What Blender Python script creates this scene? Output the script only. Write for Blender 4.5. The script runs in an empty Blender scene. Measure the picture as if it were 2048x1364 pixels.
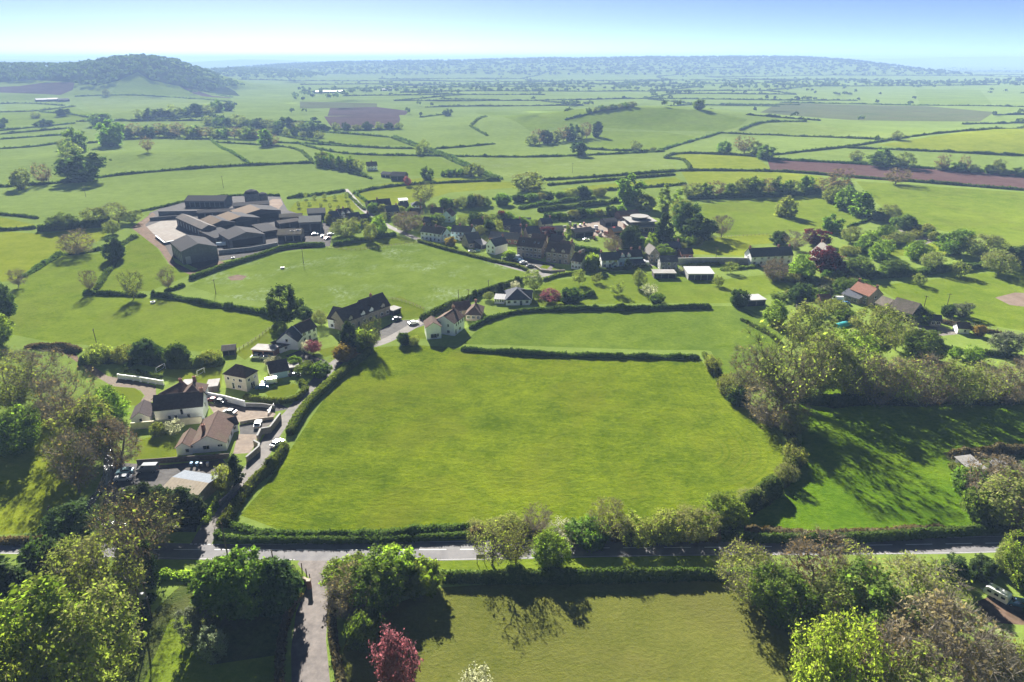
import bpy, math, random
import numpy as np
from mathutils import Vector, Matrix
from mathutils.geometry import delaunay_2d_cdt
R = math.radians
sc = bpy.context.scene
COL = sc.collection
rng = np.random.default_rng(11)
random.seed(5)

# ---------------------------------------------------------------- camera and the photograph's rays
F = 1365.3; CX, CY = 1024.0, 682.0; PITCH = R(22.55); CH = 100.0
cp, sp = math.cos(PITCH), math.sin(PITCH)
def ray(u, v):
    a = (u-CX)/F; b = (CY-v)/F
    return (a, cp+b*sp, -sp+b*cp)
def skyline(pts, Y):
    """photo skyline pixels -> (x, z) where those rays cross the vertical plane at distance Y"""
    out = []
    for u, v in pts:
        d = ray(u, v); t = Y/d[1]
        out.append((d[0]*t, CH+d[2]*t))
    out.sort()
    return np.array(out)
def sm(t):
    t = np.clip(t, 0, 1); return t*t*(3-2*t)
HILL = skyline([(-500,140),(-300,134),(-120,128),(0,128),(60,127),(120,127),(165,125),(200,120),(240,112),(290,110),(335,116),(365,128),(400,142),(440,160),(480,177),(520,191),(570,201)], 2400)
MIDH = skyline([(300,150),(380,141),(430,137),(480,135),(540,137),(600,144),(660,151),(720,158),(780,163),(840,166)], 3900)
FARR = skyline([(500,134),(560,129),(620,126),(680,124),(800,123),(900,121),(1000,118),(1100,116),(1200,116),(1300,115),(1400,114),(1500,113),(1600,113),(1640,116),(1680,121),(1730,128)], 5600)
LEFTR = skyline([(-700,121),(-200,118),(0,119),(200,122),(330,126),(400,124),(440,121),(490,118),(540,119),(600,122),(680,126),(760,128)], 10500)
RIGR = skyline([(1500,121),(1680,116),(1800,117),(1900,114),(2000,112),(2100,113),(2300,118)], 13000)
HILL[:,1] -= 9; FARR[:,1] -= 6; MIDH[:,1] -= 8
def ridge(tab, Y, lf, lb, x, y, pw=1.25):
    z = np.interp(x, tab[:,0], np.maximum(tab[:,1],0), left=0, right=0)
    t = np.where(y < Y, (y-(Y-lf))/lf, ((Y+lb)-y)/lb)
    return z*sm(t)**pw
def bump(x, y, cx, cy, rx, ry, h):
    q = ((x-cx)/rx)**2+((y-cy)/ry)**2
    return h*np.exp(-q*2)
BUMPS = []
def terrain(x, y):
    x = np.asarray(x, float); y = np.asarray(y, float)
    z = ridge(HILL, 2400, 720, 700, x, y, 1.35)
    z = np.maximum(z, ridge(MIDH, 3900, 900, 900, x, y))
    z = np.maximum(z, ridge(FARR, 5600, 1900, 2500, x, y, 1.0))
    z = np.maximum(z, ridge(LEFTR, 10500, 2500, 3000, x, y))
    z = np.maximum(z, ridge(RIGR, 13000, 3500, 3000, x, y))
    for b in BUMPS: z = z+bump(x, y, *b)
    und = np.sin(x*0.0031+1.3)*np.cos(y*0.0027+0.4)+0.6*np.sin(x*0.0071-y*0.0043)
    z = z + und*2.2*sm((y-650)/700)
    return z
def P(u, v):
    """ground point seen at photo pixel (u, v)"""
    d = ray(u, v)
    t, dt = 60.0, 8.0
    prev = t
    while t < 60000:
        if CH+d[2]*t < float(terrain(d[0]*t, d[1]*t)):
            lo, hi = prev, t
            for _ in range(30):
                m = (lo+hi)/2
                if CH+d[2]*m < float(terrain(d[0]*m, d[1]*m)): hi = m
                else: lo = m
            t = hi; break
        prev = t; t += max(4, t*0.012)
    return Vector((d[0]*t, d[1]*t, float(terrain(d[0]*t, d[1]*t))))
def _b(u, v, rx, ry, h):
    p = P(u, v); BUMPS.append((p.x, p.y, rx, ry, h))
_b(1300, 250, 330, 170, 30); _b(1640, 262, 200, 110, 5); _b(330, 318, 170, 80, 7); _b(2120, 300, 360, 200, 22); _b(320, 232, 260, 130, 7)
def gz(x, y): return float(terrain(x, y))
def ground_at(x, y): return Vector((x, y, gz(x, y)))
def vheight(u, vtop, base):
    """height above base of a thing whose top is seen at photo row vtop"""
    d = ray(u, vtop); h = math.hypot(base.x, base.y); t = h/math.hypot(d[0], d[1])
    return CH+d[2]*t-base.z
def ppm(p):
    """photo pixels per metre at p"""
    return F/max(1.0, p.y*cp+(CH-p.z)*sp)

# ---------------------------------------------------------------- objects
def tag(o, label=None, cat=None, group=None, kind=None):
    if label: o['label'] = label
    if cat: o['category'] = cat
    if group: o['group'] = group
    if kind: o['kind'] = kind
    return o
def link(name, data, parent=None):
    o = bpy.data.objects.new(name, data); COL.objects.link(o)
    if parent is not None: o.parent = parent
    return o
def empty(name, loc, rz, label, cat, group=None):
    o = link(name, None); o.location = loc; o.rotation_euler = (0, 0, rz)
    o.empty_display_size = 0.3
    return tag(o, label, cat, group)
def copy_tree(o, parent=None):
    c = o.copy(); COL.objects.link(c)
    if parent is not None: c.parent = parent
    for ch in o.children: copy_tree(ch, c)
    return c
def np_mesh(name, V, loops, starts, mats, midx=None, attr=None):
    me = bpy.data.meshes.new(name)
    V = np.asarray(V, np.float32); loops = np.asarray(loops, np.int32); starts = np.asarray(starts, np.int32)
    me.vertices.add(len(V)); me.vertices.foreach_set('co', V.ravel())
    me.loops.add(len(loops)); me.loops.foreach_set('vertex_index', loops)
    me.polygons.add(len(starts)); me.polygons.foreach_set('loop_start', starts)
    for m in mats: me.materials.append(m)
    if midx is not None: me.polygons.foreach_set('material_index', np.asarray(midx, np.int32))
    if attr is not None:
        a = me.attributes.new('tint', 'FLOAT', 'FACE'); a.data.foreach_set('value', np.asarray(attr, np.float32))
    me.update(calc_edges=True)
    return me
class MB:
    """collects faces, builds one mesh"""
    def __init__(s): s.v = []; s.f = []
    def face(s, pts):
        n = len(s.v); s.v += [tuple(p) for p in pts]; s.f.append(list(range(n, n+len(pts)))); return s
    def mesh(s, vs, fs):
        n = len(s.v); s.v += [tuple(p) for p in vs]; s.f += [[i+n for i in f] for f in fs]; return s
    def box(s, x0, x1, y0, y1, z0, z1):
        return s.mesh([(x0,y0,z0),(x1,y0,z0),(x1,y1,z0),(x0,y1,z0),(x0,y0,z1),(x1,y0,z1),(x1,y1,z1),(x0,y1,z1)],
                      [(3,2,1,0),(4,5,6,7),(0,1,5,4),(1,2,6,5),(2,3,7,6),(3,0,4,7)])
    def bbox(s, x0, x1, y0, y1, z0, z1, b):
        """box with its upper edges chamfered"""
        return s.mesh([(x0,y0,z0),(x1,y0,z0),(x1,y1,z0),(x0,y1,z0),(x0,y0,z1-b),(x1,y0,z1-b),(x1,y1,z1-b),(x0,y1,z1-b),
                       (x0+b,y0+b,z1),(x1-b,y0+b,z1),(x1-b,y1-b,z1),(x0+b,y1-b,z1)],
                      [(3,2,1,0),(0,1,5,4),(1,2,6,5),(2,3,7,6),(3,0,4,7),(4,5,9,8),(5,6,10,9),(6,7,11,10),(7,4,8,11),(8,9,10,11)])
    def tube(s, p0, p1, r0, r1, n=8):
        p0 = Vector(p0); p1 = Vector(p1); d = (p1-p0).normalized()
        a = d.orthogonal().normalized(); b = d.cross(a)
        k = len(s.v)
        for p, r in ((p0, r0), (p1, r1)):
            for i in range(n):
                t = 2*math.pi*i/n; s.v.append(tuple(p+a*(r*math.cos(t))+b*(r*math.sin(t))))
        for i in range(n):
            j = (i+1) % n; s.f.append([k+i, k+j, k+n+j, k+n+i])
        s.f.append([k+n+i for i in range(n)]); s.f.append([k+i for i in range(n)][::-1]); return s
    def prism(s, outline, y0, y1):
        """outline of (x, z) points extruded along y"""
        n = len(outline); k = len(s.v)
        s.v += [(x, y0, z) for x, z in outline]+[(x, y1, z) for x, z in outline]
        s.f.append([k+i for i in range(n)]); s.f.append([k+n+i for i in range(n)][::-1])
        for i in range(n):
            j = (i+1) % n; s.f.append([k+j, k+i, k+n+i, k+n+j])
        return s
    def data(s, name, m):
        me = bpy.data.meshes.new(name); me.from_pydata(s.v, [], s.f)
        me.materials.append(m); me.update(); return me
    def build(s, name, m, parent=None): return link(name, s.data(name, m), parent)

# ---------------------------------------------------------------- materials
MATS = {}
def nodes(name):
    m = bpy.data.materials.new(name); m.use_nodes = True
    nt = m.node_tree; nt.nodes.clear()
    out = nt.nodes.new('ShaderNodeOutputMaterial')
    MATS[name] = m
    return m, nt, out
def N(nt, t, **kw):
    n = nt.nodes.new(t)
    for k, v in kw.items():
        if k.startswith('_'): setattr(n, k[1:], v)
        else: n.inputs[k.replace('__', ' ')].default_value = v
    return n
def L(nt, a, b): nt.links.new(a, b)
def math_node(nt, op, a, b):
    n = nt.nodes.new('ShaderNodeMath'); n.operation = op
    for i, q in enumerate((a, b)):
        if hasattr(q, 'links'): L(nt, q, n.inputs[i])
        else: n.inputs[i].default_value = q
    return n.outputs[0]
def mixc(nt, fac, a, b, mode='MIX'):
    n = nt.nodes.new('ShaderNodeMix'); n.data_type = 'RGBA'; n.blend_type = mode
    for q, i in ((fac, 0), (a, 6), (b, 7)):
        if hasattr(q, 'links'): L(nt, q, n.inputs[i])
        elif i == 0: n.inputs[0].default_value = q
        else: n.inputs[i].default_value = (*q, 1)
    return n.outputs[2]
def noise(nt, vec, scale, detail=3, rough=0.55, dist=0.0):
    n = N(nt, 'ShaderNodeTexNoise', Scale=scale, Detail=detail, Roughness=rough, Distortion=dist)
    L(nt, vec, n.inputs['Vector']); return n.outputs['Fac']
def remap(nt, s, lo, hi, a=0.0, b=1.0):
    n = N(nt, 'ShaderNodeMapRange'); n.inputs[1].default_value = lo; n.inputs[2].default_value = hi
    n.inputs[3].default_value = a; n.inputs[4].default_value = b
    L(nt, s, n.inputs[0]); return n.outputs[0]
def scaled(nt, vec, sx, sy, sz, rz=0.0):
    n = N(nt, 'ShaderNodeMapping'); n.inputs['Scale'].default_value = (sx, sy, sz); n.inputs['Rotation'].default_value = (0, 0, rz)
    L(nt, vec, n.inputs['Vector']); return n.outputs[0]
def grass_mat(name, dark, light, third=None, third_amt=0.0, tuft=0.7, stripes=None, pale=None, pale_amt=0.0, fine=1.0):
    dark = tuple(c*1.14 for c in dark); light = tuple(c*1.14 for c in light)
    m, nt, out = nodes(name)
    pos = N(nt, 'ShaderNodeNewGeometry').outputs['Position']
    big = noise(nt, pos, 0.012, 4); mid = noise(nt, pos, 0.11, 5, 0.65, 0.2)
    st = scaled(nt, pos, 0.8, 1.0, 1, 0.2)
    tf = noise(nt, st, 0.8*fine, 5, 0.72, 0.1); fn = noise(nt, pos, 2.2*fine, 3, 0.7)
    s = math_node(nt, 'ADD', math_node(nt, 'MULTIPLY', big, 0.34), math_node(nt, 'MULTIPLY', mid, 0.38))
    s = math_node(nt, 'ADD', s, math_node(nt, 'ADD', math_node(nt, 'MULTIPLY', tf, 0.38), math_node(nt, 'MULTIPLY', fn, 0.16)))
    col = mixc(nt, remap(nt, s, 0.53, 0.74), dark, light)
    if third: col = mixc(nt, math_node(nt, 'MULTIPLY', remap(nt, noise(nt, pos, 0.03, 5, 0.65, 0.8), 0.48, 0.68), third_amt), col, third)
    if pale:
        pm = math_node(nt, 'MULTIPLY', remap(nt, noise(nt, pos, 0.045, 3, 0.6, 0.5), 0.5, 0.68), remap(nt, noise(nt, scaled(nt, pos, 1, 0.5, 1), 0.5, 4, 0.75), 0.44, 0.66))
        col = mixc(nt, math_node(nt, 'MULTIPLY', pm, pale_amt), col, pale)
    if stripes:
        ang, per, amt, c2 = stripes
        w = N(nt, 'ShaderNodeTexWave', Scale=0.314/per, Distortion=1.2, Detail=2.0); w.inputs['Detail Scale'].default_value = 0.4
        L(nt, scaled(nt, pos, 1, 1, 1, ang), w.inputs['Vector'])
        col = mixc(nt, math_node(nt, 'MULTIPLY', w.outputs['Fac'], amt), col, c2)
    bs = N(nt, 'ShaderNodeBsdfDiffuse', Roughness=0.6)
    L(nt, col, bs.inputs['Color'])
    bh = math_node(nt, 'ADD', math_node(nt, 'MULTIPLY', tf, 0.75), math_node(nt, 'MULTIPLY', fn, 0.22))
    b = N(nt, 'ShaderNodeBump', Strength=tuft*0.75, Distance=0.7); L(nt, bh, b.inputs['Height']); L(nt, b.outputs[0], bs.inputs['Normal'])
    L(nt, bs.outputs[0], out.inputs[0]); return m
def leaf_mat(name, c1, c2, trans=0.45, tcol=None, spec=0.08):
    """leaves: colour differs from clump to clump and from plant to plant; light shines through"""
    m, nt, out = nodes(name)
    at = N(nt, 'ShaderNodeAttribute', _attribute_name='tint'); oi = N(nt, 'ShaderNodeObjectInfo')
    col = mixc(nt, at.outputs['Fac'], c1, c2)
    hsv = N(nt, 'ShaderNodeHueSaturation'); L(nt, col, hsv.inputs['Color'])
    L(nt, remap(nt, oi.outputs['Random'], 0, 1, 0.8, 1.2), hsv.inputs['Value'])
    L(nt, remap(nt, oi.outputs['Random'], 0, 1, 0.485, 0.515), hsv.inputs['Hue'])
    bs = N(nt, 'ShaderNodeBsdfDiffuse'); L(nt, hsv.outputs[0], bs.inputs['Color'])
    tr = N(nt, 'ShaderNodeBsdfTranslucent')
    tc = mixc(nt, 0.8, hsv.outputs[0], tcol or (0.55, 0.75, 0.12), 'MULTIPLY')
    ts = N(nt, 'ShaderNodeHueSaturation', Value=3.0); L(nt, tc, ts.inputs['Color']); L(nt, ts.outputs[0], tr.inputs[0])
    mx = N(nt, 'ShaderNodeMixShader'); mx.inputs[0].default_value = trans
    L(nt, bs.outputs[0], mx.inputs[1]); L(nt, tr.outputs[0], mx.inputs[2]); L(nt, mx.outputs[0], out.inputs[0])
    return m
def rough_mat(name, c1, c2, scale=1.0, rough=0.85, bump_=0.25, spec=0.3, det=5, c3=None, s3=0.15, a3=0.5, metallic=0.0, rand=0.0, lo=0.35, hi=0.68):
    m, nt, out = nodes(name)
    tc = N(nt, 'ShaderNodeTexCoord').outputs['Object']
    n1 = noise(nt, tc, scale, det, 0.65)
    col = mixc(nt, remap(nt, n1, lo, hi), c1, c2)
    if c3: col = mixc(nt, math_node(nt, 'MULTIPLY', remap(nt, noise(nt, tc, s3, 4, 0.6, 0.5), 0.48, 0.66), a3), col, c3)
    if rand:
        oi = N(nt, 'ShaderNodeObjectInfo'); h = N(nt, 'ShaderNodeHueSaturation'); L(nt, col, h.inputs['Color'])
        L(nt, remap(nt, oi.outputs['Random'], 0, 1, 1-rand, 1+rand), h.inputs['Value']); col = h.outputs[0]
    bs = N(nt, 'ShaderNodeBsdfPrincipled', Roughness=rough, Metallic=metallic); bs.inputs['Specular IOR Level'].default_value = spec*0.4
    L(nt, col, bs.inputs['Base Color'])
    if bump_:
        b = N(nt, 'ShaderNodeBump', Strength=bump_, Distance=0.05); L(nt, n1, b.inputs['Height']); L(nt, b.outputs[0], bs.inputs['Normal'])
    L(nt, bs.outputs[0], out.inputs[0]); return m
def roof_mat(name, c1, c2, row=0.32, c3=None, a3=0.5, rough=0.92, lines='x', spec=0.12, col_w=0.3):
    """rows of tiles or sheets on a roof: lines across the slope (x) or up it (y)"""
    m, nt, out = nodes(name)
    tc = N(nt, 'ShaderNodeTexCoord').outputs['Object']
    n1 = noise(nt, tc, 1.3, 5, 0.7); n2 = noise(nt, tc, 0.25, 4, 0.6, 0.5)
    w = N(nt, 'ShaderNodeTexWave', Scale=0.314/row, _bands_direction='Z' if lines == 'x' else 'X', _wave_profile='SAW' if lines == 'x' else 'SIN')
    L(nt, tc, w.inputs['Vector'])
    col = mixc(nt, remap(nt, n1, 0.3, 0.7), c1, c2)
    if c3: col = mixc(nt, math_node(nt, 'MULTIPLY', remap(nt, n2, 0.45, 0.65), a3), col, c3)
    oi = N(nt, 'ShaderNodeObjectInfo'); h = N(nt, 'ShaderNodeHueSaturation'); L(nt, col, h.inputs['Color'])
    L(nt, remap(nt, oi.outputs['Random'], 0, 1, 0.85, 1.15), h.inputs['Value'])
    bs = N(nt, 'ShaderNodeBsdfPrincipled', Roughness=rough); bs.inputs['Specular IOR Level'].default_value = spec*0.15
    L(nt, h.outputs[0], bs.inputs['Base Color'])
    b = N(nt, 'ShaderNodeBump', Strength=0.35, Distance=0.06)
    L(nt, math_node(nt, 'ADD', w.outputs['Fac'], math_node(nt, 'MULTIPLY', n1, 0.6)), b.inputs['Height']); L(nt, b.outputs[0], bs.inputs['Normal'])
    L(nt, bs.outputs[0], out.inputs[0]); return m
def plain(name, c, rough=0.5, metallic=0.0, spec=0.5, coat=0.0):
    m, nt, out = nodes(name)
    tc = N(nt, 'ShaderNodeTexCoord').outputs['Object']
    n1 = noise(nt, tc, 3.0, 3)
    col = mixc(nt, n1, tuple(x*0.88 for x in c), tuple(min(1, x*1.08) for x in c))
    bs = N(nt, 'ShaderNodeBsdfPrincipled', Roughness=rough, Metallic=metallic); bs.inputs['Specular IOR Level'].default_value = spec
    bs.inputs['Coat Weight'].default_value = coat
    L(nt, col, bs.inputs['Base Color']); L(nt, bs.outputs[0], out.inputs[0]); return m
# ---------------------------------------------------------------- materials of the land
grass_mat('g_base', (0.100,0.148,0.012), (0.172,0.230,0.026), (0.14,0.19,0.034), 0.5, 0.5)
grass_mat('g_main', (0.072,0.116,0.006), (0.198,0.252,0.014), (0.18,0.20,0.020), 0.6, 1.25, (1.78,4.4,0.13,(0.07,0.115,0.006)))
grass_mat('g_track', (0.068,0.110,0.006), (0.165,0.215,0.013), None, 0, 0.8)
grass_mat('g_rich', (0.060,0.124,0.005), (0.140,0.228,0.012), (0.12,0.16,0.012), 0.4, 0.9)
grass_mat('g_bright', (0.105,0.160,0.012), (0.195,0.252,0.028), (0.15,0.17,0.03), 0.4, 0.7)
grass_mat('g_second', (0.085,0.140,0.013), (0.165,0.228,0.030), (0.08,0.14,0.03), 0.5, 0.9)
grass_mat('g_pale', (0.110,0.165,0.020), (0.185,0.250,0.040), None, 0, 0.6, None, (0.42,0.50,0.33), 0.6)
grass_mat('g_meadow', (0.155,0.210,0.040), (0.220,0.288,0.060), (0.17,0.22,0.05), 0.4, 0.5, None, (0.40,0.48,0.30), 0.35)
grass_mat('g_far', (0.122,0.180,0.020), (0.192,0.262,0.034), (0.17,0.22,0.045), 0.5, 0.35)
grass_mat('g_pasture', (0.148,0.208,0.040), (0.215,0.288,0.062), None, 0, 0.35)
grass_mat('g_dull', (0.085,0.110,0.040), (0.135,0.150,0.060), (0.12,0.11,0.06), 0.6, 0.35)
grass_mat('g_yellow', (0.150,0.195,0.012), (0.240,0.275,0.026), None, 0, 0.5)
grass_mat('g_olive', (0.088,0.104,0.018), (0.152,0.158,0.034), (0.145,0.14,0.04), 0.5, 0.7, None, None, 0, 1.6)
grass_mat('g_lawn', (0.105,0.150,0.012), (0.170,0.205,0.022), None, 0, 0.25, None, None, 0, 1.8)
grass_mat('g_rough', (0.045,0.075,0.014), (0.125,0.150,0.040), (0.12,0.10,0.05), 0.5, 1.0, None, None, 0, 1.4)
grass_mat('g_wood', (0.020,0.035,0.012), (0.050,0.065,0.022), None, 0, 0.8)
grass_mat('soil_red', (0.095,0.054,0.050), (0.140,0.086,0.078), (0.13,0.09,0.078), 0.4, 0.5, (1.45,4.0,0.3,(0.12,0.06,0.045)))
grass_mat('soil_brown', (0.070,0.050,0.050), (0.112,0.080,0.076), (0.13,0.09,0.08), 0.7, 0.4)
rough_mat('asphalt', (0.123, 0.120, 0.125), (0.168, 0.164, 0.166), 0.35, 0.9, 0.1, 0.15, 6, (0.189, 0.184, 0.180), 0.06, 0.5)
rough_mat('lane', (0.107, 0.102, 0.098), (0.156, 0.146, 0.138), 0.6, 0.9, 0.2, 0.15, 6, (0.189, 0.172, 0.152), 0.11, 0.6)
rough_mat('gravel', (0.111, 0.089, 0.070), (0.164, 0.135, 0.105), 1.5, 0.95, 0.3, 0.1, 6, (0.123, 0.098, 0.082), 0.12, 0.5)
rough_mat('drive', (0.115, 0.103, 0.098), (0.172, 0.153, 0.141), 0.7, 0.9, 0.3, 0.12, 6, (0.082, 0.074, 0.070), 0.16, 0.55)
rough_mat('yard_pink', (0.150,0.120,0.098), (0.215,0.178,0.145), 0.8, 0.95, 0.2, 0.1, 5, (0.11,0.095,0.085), 0.2, 0.4)
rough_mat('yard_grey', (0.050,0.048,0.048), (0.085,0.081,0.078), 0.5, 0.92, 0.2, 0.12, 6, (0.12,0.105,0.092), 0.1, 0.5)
rough_mat('yard_dark', (0.024,0.022,0.022), (0.046,0.042,0.041), 0.4, 0.95, 0.3, 0.1, 6, (0.06,0.05,0.042), 0.08, 0.5)
rough_mat('concrete_pale', (0.123, 0.111, 0.097), (0.189, 0.172, 0.156), 0.4, 0.9, 0.2, 0.1, 6, (0.139, 0.115, 0.098), 0.1, 0.5)
rough_mat('earth', (0.077, 0.050, 0.034), (0.144, 0.099, 0.072), 0.5, 0.97, 0.4, 0.05, 6, (0.054, 0.045, 0.027), 0.1, 0.5)
rough_mat('dirt_pale', (0.131, 0.097, 0.075), (0.189, 0.148, 0.119), 0.15, 0.97, 0.2, 0.05, 6)
def water_mat():
    m, nt, out = nodes('water')
    pos = N(nt, 'ShaderNodeNewGeometry').outputs['Position']
    bs = N(nt, 'ShaderNodeBsdfPrincipled', Roughness=0.22); bs.inputs['Base Color'].default_value = (0.035,0.04,0.035,1)
    bs.inputs['Specular IOR Level'].default_value = 1.0
    b = N(nt, 'ShaderNodeBump', Strength=1.0, Distance=0.9); L(nt, noise(nt, pos, 0.9, 4, 0.7, 1.0), b.inputs['Height'])
    L(nt, b.outputs[0], bs.inputs['Normal']); L(nt, bs.outputs[0], out.inputs[0])
water_mat()
plain('paint_white', (0.55,0.55,0.54), 0.7, spec=0.2)

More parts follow.
